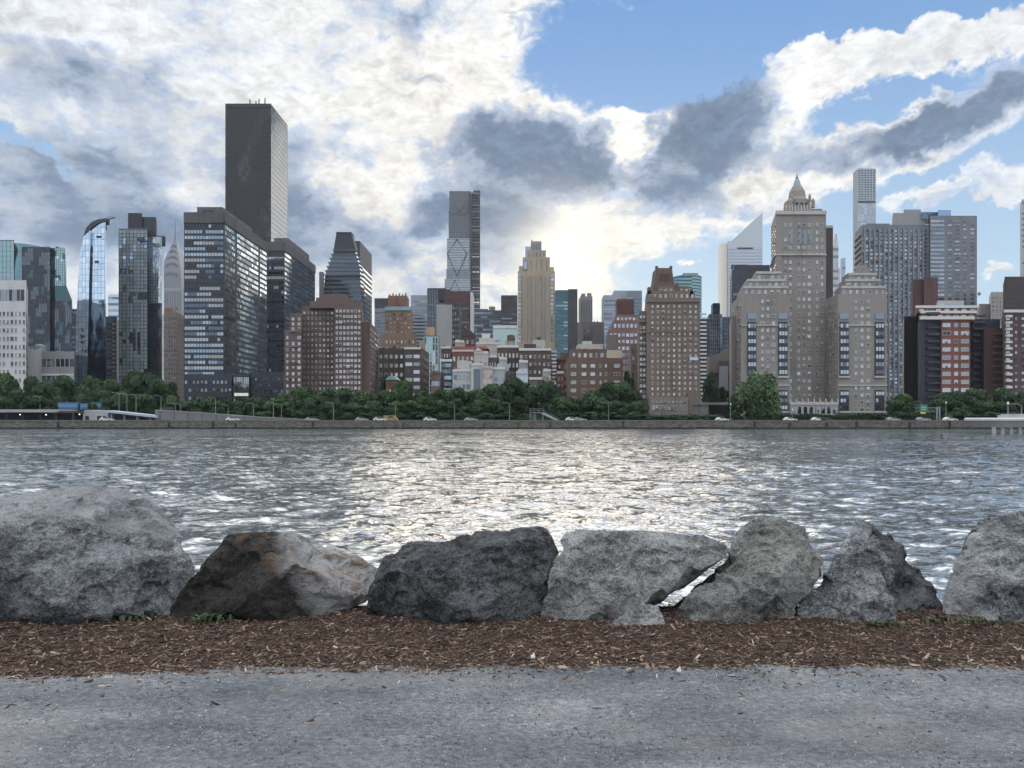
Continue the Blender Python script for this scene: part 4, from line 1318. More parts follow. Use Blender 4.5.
MB().rings([sq(12.5 * U, LZ), sq(12.5 * U, wz(322, Y))]).build('base_wall', PALE_M, root)
MB().rings([sq(11.2 * U, wz(322, Y) + .1), sq(11.2 * U, wz(288, Y))]).build('shaft_wall', PALE_M, root)
zz = [(10.4, 288), (10.2, 278), (9.5, 270), (8.4, 263), (7.0, 257), (5.3, 251), (3.4, 245.5), (1.7, 240), (.9, 235), (.5, 228), (.25, 216)]
MB().rings([sq(a * U, wz(p, Y) + .2) for a, p in zz]).build('crown', CROWN, root)
for k, (hw, py, n) in enumerate(((9.6, 276, 5), (8.4, 266, 4), (6.8, 258.5, 3), (5.0, 252, 3), (3.2, 246, 2))):
    m = MB(); d = cy - hw * U - 1.0
    # arched band of triangular crown windows
    for i in range(n * 2 + 1):
        a = math.pi * (i + .5) / (n * 2 + 1)
        x = cx - math.cos(a) * hw * U * .72; z = wz(py, Y) - 7 * (1 - math.sin(a)) + 3
        m.prism([(x - 1.0, z), (x + 1.0, z), (x, z + 4.2)], d - .4, d + .6)
    m.build('crown_window_band', plain((.17, .18, .20), .5, name='crown_window_grey'), root)  # own mid grey of the crown windows
for i in range(9):
    x = cx + (i - 4) * 2.45 * U
    MB().box(x - .5 * U, x + .5 * U, cy - 11.2 * U - .5, cy - 11.2 * U + .3, wz(350, Y), wz(291, Y)).build('window_strip', wall((.16, .17, .19), .2), root)
for i in range(11):
    x = cx + (i - 5) * 2.2 * U
    MB().box(x - .45 * U, x + .45 * U, cy - 12.5 * U - .5, cy - 12.5 * U + .3, wz(395, Y), wz(325, Y)).build('window_strip', wall((.16, .17, .19), .2), root)

b = Bld('apartment_tower', 'brown stepped apartment tower with red top standing below the spired skyscraper', 'building', 160, 176, 313, 600, 26, wall((.20, .165, .14)), sv=9)
b.frame = DARKST
b.punch(b.front, 6, 22, v=(.02, .97), ww=.45, wh=.5, pal=PAL_DARK)
b.punch(b.side, 6, 22, v=(.02, .97), ww=.35, wh=.4, pal=[(BLACK, 1)])
b.rooftop([(161, 170, 308, 313, 1, 14, wall((.22, .12, .09))), (170.2, 175, 310.5, 313, 2, 12)])
b.clutter(160, 176, 308, 3)
b.finish()
b = Bld('office_tower', 'grey tower squeezed between the spired skyscraper and the big glass slab', 'building', 176, 186, 335, 900, 30, GREYC_)
b.ribbon(b.front, 20, wh=.4, pal=PAL_DARK, seg=5)
b.finish()

# ---------------------------------------------------------------- the twin glass slabs


def twin(label, x0, x1, yt, Y, D, nf, seed):
    b = Bld('glass_slab', label, 'building', x0, x1, yt, Y, D, NAVY, seed=seed, group='twin banded glass slabs', sv=99)
    pal = [(G_SKY, .27), (G_BLIND, .14), (GB2, .20), (GB3, .14), (GD2, .25)]
    palS = [(G_SKY, .38), (GHI, .12), (GB2, .18), (GD1, .14), (GD2, .18)]
    b.ribbon(b.front, nf, u=(.02, .98), v=(.02, .955), wh=.55, pal=pal, seg=1.5, mull=DARKST, clump=.72)
    for (u0, u1) in ((.02, .22), (.27, .76), (.81, .98)):
        b.ribbon(b.side, nf, u=(u0, u1), v=(.02, .955), wh=.58, pal=palS, seg=2.0, mull=DARKST, clump=.65)
    b.strip(b.front, 0, 1, b.front.H * .956, b.front.H + .8, .5, wall((.10, .095, .095)), 'roof_band')
    b.strip(b.side, 0, 1, b.side.H * .956, b.side.H + .8, .5, wall((.10, .095, .095)), 'roof_band')
    return b


b = twin('left and nearer of the twin banded glass slabs, in front of the black skyscraper', 184, 224, 214, 380, 67, 34, 1)
b.rooftop([(197, 222.5, 207, 213, 6, 45, wall((.13, .12, .12))), (202, 212, 210, 214, 3, 3, DARKST)], sv=99)
b.clutter(186, 222, 213, 4)
# base with the lit pavilion
b.block(184, 232, 376, None, 372, 7.5, NAVY, 'podium')
f2 = Face((wx(184, 372), 372, LZ), (1, 0, 0), (0, -1, 0), wx(232, 372) - wx(184, 372), wz(376, 372) - LZ)
b.frame = DARKST
b.punch(f2, 12, 5, v=(.05, .95), ww=.6, wh=.45, pal=[(G_SKY, .3), (G_BLIND, .15), (G_MID, .2), (GD2, .35)])
b.finish()
b = Bld('glass_pavilion', 'small pale glass pavilion with one lit storey at the foot of the twin slabs', 'building', 233.5, 249, 377, 370, 12, NAVY)
b.curtain(b.front, 9, 6, [(G_MID, .4), (G_SKY, .4), (G_BLIND, .2)], DSTEEL, .22)
e = MT('lit_window'); e.set((.6, .65, .55), .5)
e.p.inputs['Emission Color'].default_value = (.80, .90, .70, 1); e.p.inputs['Emission Strength'].default_value = .25
MB().box(wx(234.5, 370), wx(248.5, 370), 369.6, 369.8, wz(396, 370), wz(393, 370)).build('lit_window', e.m, b.root)
b.finish()
b = Bld('glass_block', 'low dark glass block with faint windows between pavilion and brick apartments', 'building', 249.5, 283, 374, 372, 20, NAVY)
b.punch(b.front, 13, 7, v=(.05, .95), ww=.6, wh=.5, pal=[(GD1, .4), (GD2, .45), (G_MID, .15)])
b.finish()
b = twin('right and farther of the twin banded glass slabs', 266, 284, 243, 470, 74, 34, 2)
b.rooftop([(274, 288, 238, 243, 8, 50, wall((.13, .12, .12)))], sv=99)
b.finish()
tb = MB()
b = Bld('black_skyscraper', 'tallest black glass skyscraper rising flat topped behind the twin slabs', 'building', 225.5, 271, 105, 615, 45, BLACK, sv=99)
BG1 = plain((.009, .011, .016), .22, name='black_glass'); BG2 = plain((.020, .024, .034), .22, name='black_glass'); BG3 = plain((.05, .058, .072), .25, name='black_glass')
pal = [(BG1, .72), (BG2, .22), (BG3, .06)]
b.curtain(b.front, 20, 62, pal, plain((.016, .016, .018), .5, .2, 'bronze_mullion'), .22, clump=9)
b.curtain(b.side, 22, 62, [(GB3, .7), (glass((.15, .20, .26)), .3)], plain((.016, .016, .018), .5, .2, 'bronze_mullion'), .25, clump=9)
b.strip(b.front, 0, 1, b.front.H - 2.2, b.front.H + 1, .5, BLACK, 'roof_band')
for px, py in ((250, 101), (259, 100), (265, 99.5), (256, 102)):
    X = wx(px, 625); MB().tube([(X, 625, wz(105, 615)), (X, 625, wz(py, 625) + 1)], .5, 5).build('antenna', DSTEEL, b.root)

# ---------------------------------------------------------------- stepped dark tower + slab
Y = 560
root = empty('terraced_tower', (wx(340, Y), Y + 20, LZ), 'dark terraced apartment tower with sloping sides and a wedge shaped top', 'building')
n = 26
CONCD = wall((.15, .15, .155), .2)


def interp(tab, y):
    for (a, xa), (c, xc) in zip(tab, tab[1:]):
        if a <= y <= c: return xa + (xc - xa) * (y - a) / (c - a)
    return tab[-1][1]


L_ = [(229, 331.5), (246, 329), (270, 321), (300, 319.3), (420, 319)]
R_ = [(229, 350), (246, 352.5), (262, 357.5), (300, 360.5), (420, 361)]
yy = 246.0
k = 0
while yy < 415:
    y2 = yy + 4.3
    xl, xr = interp(L_, yy + 1), interp(R_, yy + 1)
    X0, X1 = wx(xl, Y), wx(xr, Y)
    step = max(0, (yy - 246)) * .10
    y0 = Y + 12 - min(12, step)
    MB().box(X0 + .6, X1 - .6, y0 + .8, Y + 20, wz(y2, Y) + .02, wz(yy, Y) - .75).build('glazed_storey', random.choice([GD1, GD1, GD2, GB3]), root)
    MB().box(X0, X1, y0, Y + 20.5, wz(yy, Y) - .74, wz(yy, Y)).build('terrace_slab', CONCD, root)
    for xx in np.linspace(X0 + .7, X1 - .7, 6):
        pass
    yy = y2; k += 1
MB().prism([(wx(329.5, Y), wz(246, Y) + .02), (wx(352.3, Y), wz(246, Y) + .02), (wx(347.5, Y), wz(229, Y)), (wx(332.5, Y), wz(229, Y))], Y + 12.5, Y + 22).build('wedge_top', NAVY, root)
MB().box(wx(332, Y), wx(348, Y), Y + 12, Y + 22.5, wz(229, Y) + .02, wz(228, Y)).build('roof_band', DSTEEL, root)
MB().box(wx(319.5, Y), wx(323, Y), Y - 1, Y + 3, wz(300, Y), wz(272, Y)).build('corner_pier', CONCD, root)
b = Bld('office_tower', 'plain dark tower with striped right side behind the terraced tower', 'building', 351, 360, 242, 640, 54, NAVY, sv=12)
b.ribbon(b.side, 30, v=(.02, .88), wh=.4, pal=[(GB3, .6), (GD1, .4)], seg=5)
b.ribbon(b.front, 30, v=(.02, .9), wh=.4, pal=[(GD1, .6), (GD2, .4)], seg=4)
b.finish()

# ---------------------------------------------------------------- large brick apartment block
b = Bld('apartment_block', 'large stepped red brick apartment block with many bright windows by the trees', 'building', 284.5, 302, 332, 330, 30, BRICK)
b.frame = WTRIM
b.punch(b.front, 3, 14, v=(.02, .97), ww=.42, wh=.52, pal=PAL_BRIGHT, prio=2)
f2, _ = b.block(290, 302.2, 315, 331.5, 334, 24)
b.punch(f2, 2, 3, v=(.02, .9), ww=.4, wh=.6, pal=PAL_BRIGHT)
f3, s3 = b.block(302.5, 334, 308, None, 340, 24)
b.punch(f3, 8, 20, v=(.02, .98), ww=.42, wh=.45, pal=[(G_MID, .3), (G_DRK, .3), (G_SKY, .25), (G_BLIND, .15)])
f4, s4 = b.block(334.2, 362, 306, None, 330, 30)
b.punch(f4, 7, 20, u=(.03, .97), v=(.02, .98), ww=.55, wh=.5, pal=PAL_BRIGHT, prio=1)
f5, s5 = b.block(362.2, 370, 322, None, 333, 34, sv=8)
b.punch(s5, 7, 17, v=(.02, .96), ww=.4, wh=.5)
f6, _ = b.block(316, 352, 299.5, 307, 340, 14)
b.punch(f6, 8, 1, ww=.45, wh=.55, pal=PAL_BRIGHT)
b.block(322, 346, 296, 299.3, 343, 9)
b.block(310, 361, 303, 308, 337, 16)
for py in (331, 346, 361.5, 377):
    b.strip(b.front, .3, .75, (wz(py, 330) - LZ) - .3, wz(py, 330) - LZ, 1.0, GREYC_, 'balcony')
b.clutter(290, 368, 303, 6, back=12); b.clutter(322, 346, 296, 3, back=12)
b.finish()

b = Bld('apartment_block', 'dark brick apartment block right of the large stepped brick block', 'building', 378.5, 404, 350, 362, 28, BRICK_D)
b.frame = WTRIM
b.punch(b.front, 5, 6, v=(.2, .97), ww=.5, wh=.4, pal=PAL_BRIGHT)
f2, s2 = b.block(404.2, 421, 349, None, 358, 34, sv=11)
b.ribbon(f2, 6, u=(.08, .48), v=(.3, .95), wh=.45, pal=PAL_BRIGHT, seg=2.2); b.ribbon(f2, 6, u=(.56, .92), v=(.3, .95), wh=.45, pal=PAL_BRIGHT, seg=2.2)
b.punch(s2, 6, 8, v=(.1, .95), ww=.45, wh=.4)
b.clutter(380, 420, 348, 6)
b.strip(f2, 0, 1, f2.H - .2, f2.H + .9, .5, WTRIM)
b.finish()
b = Bld('town_house', 'small brick house with a green copper roof between trees and dark brick block', 'house', 386, 397, 382, 342, 10, BRICK_R)
b.frame = WTRIM
b.punch(b.front, 4, 2, v=(.1, .9), ww=.45, wh=.5, pal=PAL_BRIGHT)
Yh = 342
MB().prism([(wx(385.4, Yh), wz(381.8, Yh) + .95), (wx(397.6, Yh), wz(381.8, Yh) + .95), (wx(394, Yh), wz(376, Yh)), (wx(389, Yh), wz(376, Yh))], Yh - .4, Yh + 10.4).build('roof', wall((.25, .42, .38), .2), b.root)
MB().box(wx(388, Yh), wx(389.5, Yh), Yh + 3, Yh + 4.5, wz(379, Yh), wz(373, Yh)).build('chimney', BRICK_D, b.root)
b.finish()

# orange deco tower
b = Bld('apartment_tower', 'orange brown art deco tower with a crenellated crown', 'building', 385, 411, 309, 520, 24, OCHRE)
b.frame = BRICK_D
b.punch(b.front, 7, 17, v=(.3, .97), ww=.35, wh=.5, pal=PAL_APT)
f2, _ = b.block(381, 415, 334, None, 515, 32, OCHRE)
b.punch(f2, 9, 9, v=(.2, .95), ww=.4, wh=.5)
b.block(388, 407, 297, 309, 524, 15, wall((.20, .11, .075)))
for i in range(6):
    x = 389 + i * 3.2
    b.rooftop([(x, x + 1.2, 294.3 - (i % 2), 297, 3.8, 2, OCHRE, 'crown_pinnacle')])
b.strip(b.front, 0, 1, b.front.H - 1, b.front.H + 1.6, .6, wall((.3, .42, .45), .1), 'parapet_band')
b.finish()
b = Bld('office_tower', 'grey tower with a dark flat top left of the orange brown deco tower', 'building', 374.5, 388, 299, 760, 26, GREYC_)
b.ribbon(b.front, 30, v=(.02, .9), wh=.45, pal=[(GB3, .5), (GD1, .3), (G_MID, .2)], seg=3)
b.strip(b.front, 0, 1, b.front.H * .93, b.front.H + .5, .6, DARKST, 'roof_band')
b.finish()

# ---------------------------------------------------------------- centre left cluster
b = Bld('office_tower', 'pale blue grey tower right of the orange brown deco tower', 'building', 411, 428, 296, 800, 30, wall((.36, .38, .40), .1))
b.ribbon(b.front, 34, v=(.02, .97), wh=.45, pal=[(GB3, .3), (GB2, .4), (G_MID, .3)], seg=4)
b.finish()
b = Bld('office_tower', 'dark blue ribbed tower with a flat top left of the lattice supertall', 'building', 427.5, 446, 289, 740, 30, NAVY)
for i in range(12):
    X = b.front.o.x + b.front.W * i / 11
    MB().box(X - .4, X + .4, 739.2, 739.9, LZ, wz(289.4, 740)).build('vertical_rib', wall((.20, .23, .27), .1), b.root)
b.ribbon(b.front, 32, v=(.02, .95), wh=.5, pal=[(GD1, .5), (GD2, .3), (GB3, .2)], seg=6)
b.finish()
b = Bld('office_tower', 'maroon brick tower with a bright white right edge', 'building', 444.5, 470, 292, 620, 24, MAROON)
for i in range(16):
    pass
b.ribbon(b.front, 26, u=(.03, .97), v=(.02, .96), wh=.35, pal=[(GD2, .6), (GD1, .4)], seg=2, mull=MAROON)
b.block(470.3, 472.6, 292, None, 619, 24, WHITE, 'white_end_wall', False)
b.block(438, 450, 290.5, 300, 625, 14, BLACK)
b.finish()
b = Bld('office_tower', 'windowless pale slab with a dark right flank in front of the maroon tower', 'building', 436.5, 452, 306, 520, 20, wall((.36, .355, .34), .1))
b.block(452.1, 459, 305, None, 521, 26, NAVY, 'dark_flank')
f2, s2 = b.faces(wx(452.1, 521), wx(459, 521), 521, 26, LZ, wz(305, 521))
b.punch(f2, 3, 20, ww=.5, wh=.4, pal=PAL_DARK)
b.finish()
b = Bld('apartment_block', 'low green glass block with a tan rooftop box left of the pale slab', 'building', 424, 438, 337, 470, 16, GTEAL2)
b.curtain(b.front, 5, 12, [(GTEAL, .5), (G_SKY, .2), (GTEAL2, .3)], WTRIM, .4)
b.rooftop([(426, 434, 327, 337, 3, 10, wall((.45, .30, .2))), (419, 425, 341, 375, -1, 8, TAN)])
b.finish()

# lattice supertall
Y = 1367
root = empty('supertall_tower', (wx(461, Y), Y + 22, LZ), 'steel supertall with diamond bracing and an open lattice hoist on its right', 'building')
JP = wall((.17, .18, .20), .1); JG = glass((.20, .24, .29), rough=.25, metal=.7); JL = glass((.32, .36, .41), rough=.25, metal=.7)
segs = [((449.0, 469.0), 190, 211, JP), ((448.4, 469.5), 211, 238, JP), ((446.8, 469.8), 238, 269, JL), ((446.2, 469.8), 269, 279, JG), ((444.6, 470.2), 279, 420, JL)]
for i, ((a, c), t_, b_, m) in enumerate(segs):
    MB().box(wx(a, Y), wx(c, Y), Y + (4 - i) * 1.5, Y + 40, max(LZ, wz(b_, Y)) + .05, wz(t_, Y)).build('wall_tier', m, root)
    n = max(2, int((b_ - t_) / 2.4))
    for j in range(min(n, 14)):
        z = wz(b_, Y) + (wz(t_, Y) - wz(b_, Y)) * (j + .5) / n if b_ < 400 else wz(t_ + 2.4 * (j + .5), Y)
        MB().box(wx(a, Y) + .5, wx(c, Y) - .5, Y + (4 - i) * 1.5 - .35, Y + (4 - i) * 1.5 - .05, z - .5, z + .5).build('floor_line', wall((.12, .13, .15), .1), root)


def brace(name, pts, w=1.6, yy=-1.0):
    m = MB(); m.tube([(wx(a, Y), Y + yy, wz(c, Y)) for a, c in pts], w / 2, 5); m.build(name, DSTEEL, root)


for (xm, hw, yt_, yb_) in ((457, 9.8, 239, 268),):
    brace('diamond_brace', [(xm, yt_), (xm + hw, (yt_ + yb_) / 2), (xm, yb_ + 8)]); brace('diamond_brace', [(xm, yt_), (xm - hw, (yt_ + yb_) / 2), (xm, yb_ + 8)])
brace('diamond_brace', [(448.5, 211), (453, 214.5), (459, 211), (464, 214.5), (469, 211)], 1.2, 2)
brace('diamond_brace', [(450, 291), (455, 280), (460, 291)], 1.6, -1.5)
brace('diamond_brace', [(449, 211), (454, 204), (459, 211), (464, 204), (469, 211)], 1.0, 4)
MB().box(wx(469.4, Y), wx(471.0, Y), Y + 2, Y + 40, LZ, wz(191, Y)).build('corner_column', DSTEEL, root)
lt = MB()
for px in (471.6, 475.5, 479.3):
    lt.box(wx(px, Y) - .55, wx(px, Y) + .55, Y + 10, Y + 11.2, LZ, wz(191, Y)); lt.box(wx(px, Y) - .55, wx(px, Y) + .55, Y + 22, Y + 23.2, LZ, wz(191, Y))
lt.build('hoist_posts', DSTEEL, root)
j = 0
py = 190.5
while py < 330:
    MB().box(wx(471.6, Y), wx(479.3, Y), Y + 9.8, Y + 23.4, wz(py + (1.5 if j % 3 else 2.2), Y), wz(py, Y)).build('hoist_deck', DSTEEL if j % 4 else JP, root)
    py += 2.9 + (0.9 if j % 5 == 0 else 0); j += 1
MB().box(wx(473, Y), wx(480, Y), Y + 9, Y + 24, wz(190.3, Y), wz(189, Y)).build('hoist_cap', DSTEEL, root)

b = Bld('office_tower', 'dark gridded tower with a small stepped roof right of the lattice supertall', 'building', 474, 501, 311, 900, 40, wall((.10, .11, .125), .2))
b.ribbon(b.front, 26, u=(.02, .98), wh=.45, pal=[(GB3, .45), (G_MID, .25), (GD2, .3)], seg=2.5, mull=wall((.10, .11, .125), .2))
b.rooftop([(489, 495, 306.5, 311, 5, 14, wall((.2, .17, .12))), (478, 488, 309, 311, 5, 14)])
b.finish()
b = Bld('office_tower', 'dark brown flat topped tower just left of the tan stepped skyscraper', 'building', 501, 517.5, 296, 860, 30, wall((.07, .062, .06), .2))
b.ribbon(b.front, 30, wh=.4, pal=[(GD2, .5), (GD1, .3), (GB3, .2)], seg=3)
b.finish()
b = Bld('mint_block', 'plain mint green windowless block standing behind the townhouses', 'building', 493, 517, 327, 440, 20, wall((.50, .66, .62), .06))
b.strip(b.front, 0, 1, b.front.H - .8, b.front.H + 1, .3, WTRIM)
b.finish()

# tan stepped skyscraper
b = Bld('stepped_skyscraper', 'tan stepped skyscraper with blue corner windows catching the sunset glow', 'building', 518, 555, 272, 800, 34, wall((.44, .35, .23), .12))
T2 = wall((.44, .35, .23), .12)
for k in range(7):
    u = .12 + k * .125
    for j in range(1):
        z0, z1 = 30, b.front.H * .97
        MB().box(b.front.o.x + b.front.W * u - 1.0, b.front.o.x + b.front.W * u + 1.0, 799.5, 799.95, LZ + z0, LZ + z1).build('window_strip', wall((.20, .24, .30), .3), b.root)
for u0, u1 in ((.01, .07), (.88, .97)):
    b.ribbon(b.front, 32, u=(u0, u1), v=(.1, .99), wh=.6, pal=[(GB2, .6), (GB1, .4)], seg=3, name='corner_window')
f2, _ = b.block(523, 550, 258, 271.7, 806, 24, T2)
f3, _ = b.block(527, 546, 251, 257.7, 809, 18, T2)
f4, _ = b.block(531, 541.5, 242, 250.7, 811, 14, T2)
b.rooftop([(531, 532.4, 240, 242, 11.5, 4, T2, 'pinnacle'), (525, 531, 246.5, 256, 10, 8, GB2, 'glass_corner'), (519, 523, 266, 272, 5, 9, T2, 'setback'), (550, 554, 267, 272, 5, 9, T2, 'setback'),
           (523.6, 527, 262, 268, 4.5, 3, GB2, 'glass_corner')])
for fx in (f2, f3, f4):
    for k in range(5):
        u = .12 + k * .19
        MB().box(fx.o.x + fx.W * u - .7, fx.o.x + fx.W * u + .7, fx.o.y - .45, fx.o.y - .05, fx.o.z + 1, fx.o.z + fx.H - 1.5).build('window_strip', wall((.20, .24, .30), .3), b.root)
for k in range(11):
    X = b.front.o.x + b.front.W * (k + .5) / 11
    MB().box(X - .5, X + .5, 799.2, 799.9, LZ, wz(262 + 9 * abs(k - 5) / 5 + 10, 800)).build('pier', T2, b.root)
b.block(512, 563, 343, None, 795, 12, T2, 'lower_wall')

b = Bld('office_tower', 'dark teal glass tower right of the tan stepped skyscraper', 'building', 555.5, 568, 291, 700, 30, GTEAL2)
b.ribbon(b.front, 36, u=(.02, .98), v=(.02, .95), wh=.45, pal=[(GTEAL2, .4), (GTEAL, .25), (GD1, .35)], seg=3)
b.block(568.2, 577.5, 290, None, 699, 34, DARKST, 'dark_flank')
b.finish()
b = Bld('twin_topped_tower', 'grey old hotel tower with two small crown turrets', 'building', 580.5, 592.5, 297, 1000, 30, wall((.21, .20, .19), .1))
b.block(577, 599, 323, None, 1005, 40, wall((.21, .20, .19), .1))
b.rooftop([(581.5, 585.3, 293.5, 297, 3, 8), (587.5, 591.5, 293, 297, 3, 8)])
for k in range(5):
    X = b.front.o.x + b.front.W * (k + .5) / 5
    MB().box(X - .7, X + .7, 999.3, 999.9, LZ, wz(300, 1000)).build('window_strip', wall((.11, .11, .12), .2), b.root)

b = Bld('office_complex', 'pale grey stepped office tower behind the red topped ziggurat', 'building', 603.5, 622, 296, 760, 26, wall((.36, .39, .42), .1))
f2, _ = b.block(614, 628, 291.5, None, 764, 24); f3, _ = b.block(628.2, 642, 291.5, None, 762, 24, wall((.22, .26, .28), .1))
b.ribbon(b.front, 26, v=(.05, .98), wh=.35, pal=[(GB2, .5), (GB3, .5)], seg=4); b.ribbon(f3, 28, v=(.05, .96), wh=.5, pal=[(GB3, .6), (GB2, .4)], seg=4)
b.finish()
b = Bld('ziggurat_tower', 'ziggurat apartment tower with a plain red brick top and blue windows', 'building', 609, 642, 330, 520, 24, wall((.20, .12, .105), .2))
b.frame = WTRIM
palz = [(GB1, .45), (GB2, .3), (G_SKY, .25)]
b.punch(b.front, 8, 13, v=(.02, .98), ww=.6, wh=.5, pal=palz)
f2, _ = b.block(613, 642, 322, 329.7, 523, 20); b.punch(f2, 7, 1, ww=.6, wh=.5, pal=palz)
f2, _ = b.block(616, 640, 316, 321.7, 525, 18); b.punch(f2, 6, 1, ww=.6, wh=.5, pal=palz)
f2, _ = b.block(617.5, 634, 300, 315.7, 527, 14, wall((.135, .062, .058), .2))
b.block(608, 617, 336, None, 519, 20, wall((.16, .13, .12), .2))
for k in range(5):
    X = wx(619 + k * 3.4, 527); MB().box(X - .3, X + .3, 526.2, 526.9, wz(315, 527), wz(301, 527)).build('brick_rib', wall((.11, .045, .04), .2), b.root)
b.finish()
b = Bld('apartment_block', 'narrow dark brick block in the gap left of the pyramid crowned tower', 'building', 631, 640, 346, 380, 14, wall((.17, .13, .11), .2))
b.punch(b.front, 2, 9, ww=.6, wh=.5, pal=PAL_APT)
b.finish()
b = Bld('apartment_tower', 'brown tower with rooftop structures below the old twin turret hotel', 'building', 583, 604, 323, 640, 20, wall((.12, .095, .085), .2))
b.punch(b.front, 6, 12, v=(.1, .95), ww=.4, wh=.4, pal=PAL_DARK)
b.block(593, 603, 326, None, 625, 12, wall((.09, .08, .085), .2))
b.clutter(584, 600, 322, 3)
b.finish()

# brick block with white penthouse
b = Bld('apartment_block', 'mid height brown brick block with white penthouse left of pyramid crowned tower', 'building', 568, 623, 360, 340, 24, wall((.15, .095, .075), .2))
b.frame = WTRIM
for (u0, u1, n) in ((.02, .18, 1), (.22, .36, 1), (.38, .52, 1), (.56, .62, 1), (.66, .72, 1), (.80, .98, 1)):
    b.punch(b.front, n, 7, u=(u0, u1), v=(.02, .97), ww=.6, wh=.42, pal=PAL_APT, prio=1)
f2, _ = b.block(571, 622, 351, 359.5, 344, 16); b.punch(f2, 9, 1, ww=.5, wh=.5, pal=PAL_BRIGHT)
f2, _ = b.block(578, 603, 346, 352, 349, 10, LIMEW); b.block(607, 622, 352, 358, 343, 6, wall((.6, .52, .4), .1)); b.block(583, 592, 343, 346, 352, 6, LIMEW)
b.clutter(572, 620, 350, 8)
b.finish()

# ---------------------------------------------------------------- pyramid crowned tower
b = Bld('pyramid_crowned_tower', 'brown brick riverside tower topped by a tapered chimney like crown', 'building', 646.5, 700, 300, 320, 30, BROWN)
b.frame = WTRIM
H = b.front.H
for u0, u1, n in ((.10, .92, 9),):
    b.punch(b.front, n, 20, u=(.06, .97), v=(.06, .97), ww=.36, wh=.48, pal=PAL_APT, prio=2)
f2, _ = b.block(639, 646.3, 311, None, 322, 26, BROWN); b.punch(f2, 2, 18, u=(.05, .95), v=(.1, .97), ww=.62, wh=.5, pal=PAL_APT, prio=3)
for k in range(8):
    b.strip(f2, 0, 1, f2.H * (.2 + .1 * k), f2.H * (.2 + .1 * k) + .35, 1.1, GREYC_, 'balcony')
f3, _ = b.block(647, 695, 293, 299.7, 323, 24); b.punch(f3, 9, 1, ww=.4, wh=.6)
f4, _ = b.block(653, 689, 288, 292.7, 326, 18); b.punch(f4, 7, 1, ww=.5, wh=.6, pal=PAL_BRIGHT)
b.strip(b.front, 0, 1, H - 1.0, H + .9, .6, BROWN)
b.strip(b.front, .02, .98, H * .73, H * .73 + .4, .4, BROWN)
Yc = 330; cxx = (wx(654, Yc) + wx(676, Yc)) / 2
BR2 = wall((.13, .085, .07), .2)


def sqc(h, d, z, cy_=336): return [(cxx - h, cy_ - d, z), (cxx + h, cy_ - d, z), (cxx + h, cy_ + d, z), (cxx - h, cy_ + d, z)]


q = Yc / F
MB().rings([sqc(11 * q, 5, wz(288.5, Yc)), sqc(9.2 * q, 4.6, wz(279, Yc)), sqc(8.0 * q, 4.2, wz(268, Yc))]).build('tapered_crown', BR2, b.root)
for sx in (-1, 1):
    MB().rings([[(cxx + sx * 7.2 * q + a, 333 + c_, z) for a, c_ in ((-.5, -1), (.5, -1), (.5, 1), (-.5, 1))] for z in (wz(268, Yc), wz(265, Yc))]).build('crown_horn', BR2, b.root)
MB().box(cxx - 5 * q, cxx + 5 * q, 331.3, 331.7, wz(285, Yc), wz(273, Yc)).build('crown_panel', wall((.09, .055, .045), .2), b.root)
MB().box(cxx - 6 * q, cxx + 6 * q, 332, 340, wz(268, Yc) + .01, wz(267, Yc)).build('crown_cap', BROWN, b.root)
b.rooftop([(648, 651, 287, 293, 3, 4, BR2, 'corner_turret'), (690, 693, 289, 293, 3, 4, BR2, 'corner_turret'), (654, 657, 283, 288, 5, 3, BR2, 'corner_turret'), (676, 679, 284, 288, 5, 3, BR2, 'corner_turret')])
fb, _ = b.block(650, 688, 399, None, 312, 7.8, wall((.22, .19, .165), .15), 'annex_wall')
b.punch(fb, 8, 1, u=(.05, .72), v=(.45, .75), ww=.55, wh=.7, pal=[(G_DRK, .8), (G_MID, .2)], prio=3); b.punch(fb, 9, 1, u=(.03, .97), v=(.78, .95), ww=.4, wh=.5, pal=PAL_DARK, prio=3)
b.punch(fb, 2, 1, u=(.78, .96), v=(.45, .75), ww=.5, wh=.7, pal=[(G_DRK, .8), (G_MID, .2)], prio=3)
fb2, _ = b.block(688.2, 701, 395, None, 313, 6.8, BROWN, 'annex_wall')
for (a_, c_, z_) in ((.02, .14, 2.7), (.70, .95, 2.9), (.72, .98, .47)):
    pass
b.strip(b.front, .70, .985, H * .145, H * .17, .7, G_SKY, 'glazed_bay'); b.strip(b.front, .08, .26, H * .135, H * .165, .7, G_MID, 'glazed_bay')
b.strip(b.front, .80, .96, H * .50, H * .525, .6, G_SKY, 'glazed_bay')
b.clutter(652, 694, 291, 5)
b.finish()

b = Bld('round_glass_tower', 'rounded teal glass tower peeking out right of the pyramid crowned tower', 'building', 678, 692, 277, 800, 26, GTEAL2)
b.ribbon(b.front, 40, wh=.5, pal=[(GTEAL, .6), (GTEAL2, .4)], seg=6)
mb = MB().lathe(wx(691, 800), 818, [(15.5, LZ), (15.5, wz(274, 800))], 22)
o = mb.build('round_wall', GTEAL, b.root, False)
for k in range(38):
    z = wz(276, 800) - k * 3.4
    MB().lathe(wx(691, 800), 818, [(15.8, z), (15.8, z + 1.2)], 22).build('floor_band', GTEAL2, b.root)
b.rooftop([(683, 698, 273, 276, 6, 12, GREYC_)])
b.finish()
b = Bld('apartment_tower', 'narrow black tower with stacked white balconies beside pyramid crowned tower', 'building', 699.5, 709, 320, 560, 20, NAVY)
for k in range(26):
    z = LZ + 4 + k * 3.0
    MB().box(b.front.o.x + .5, b.front.o.x + b.front.W * .7, 558.6, 559.98, z, z + 1.3).build('balcony', WTRIM, b.root)
b.finish()
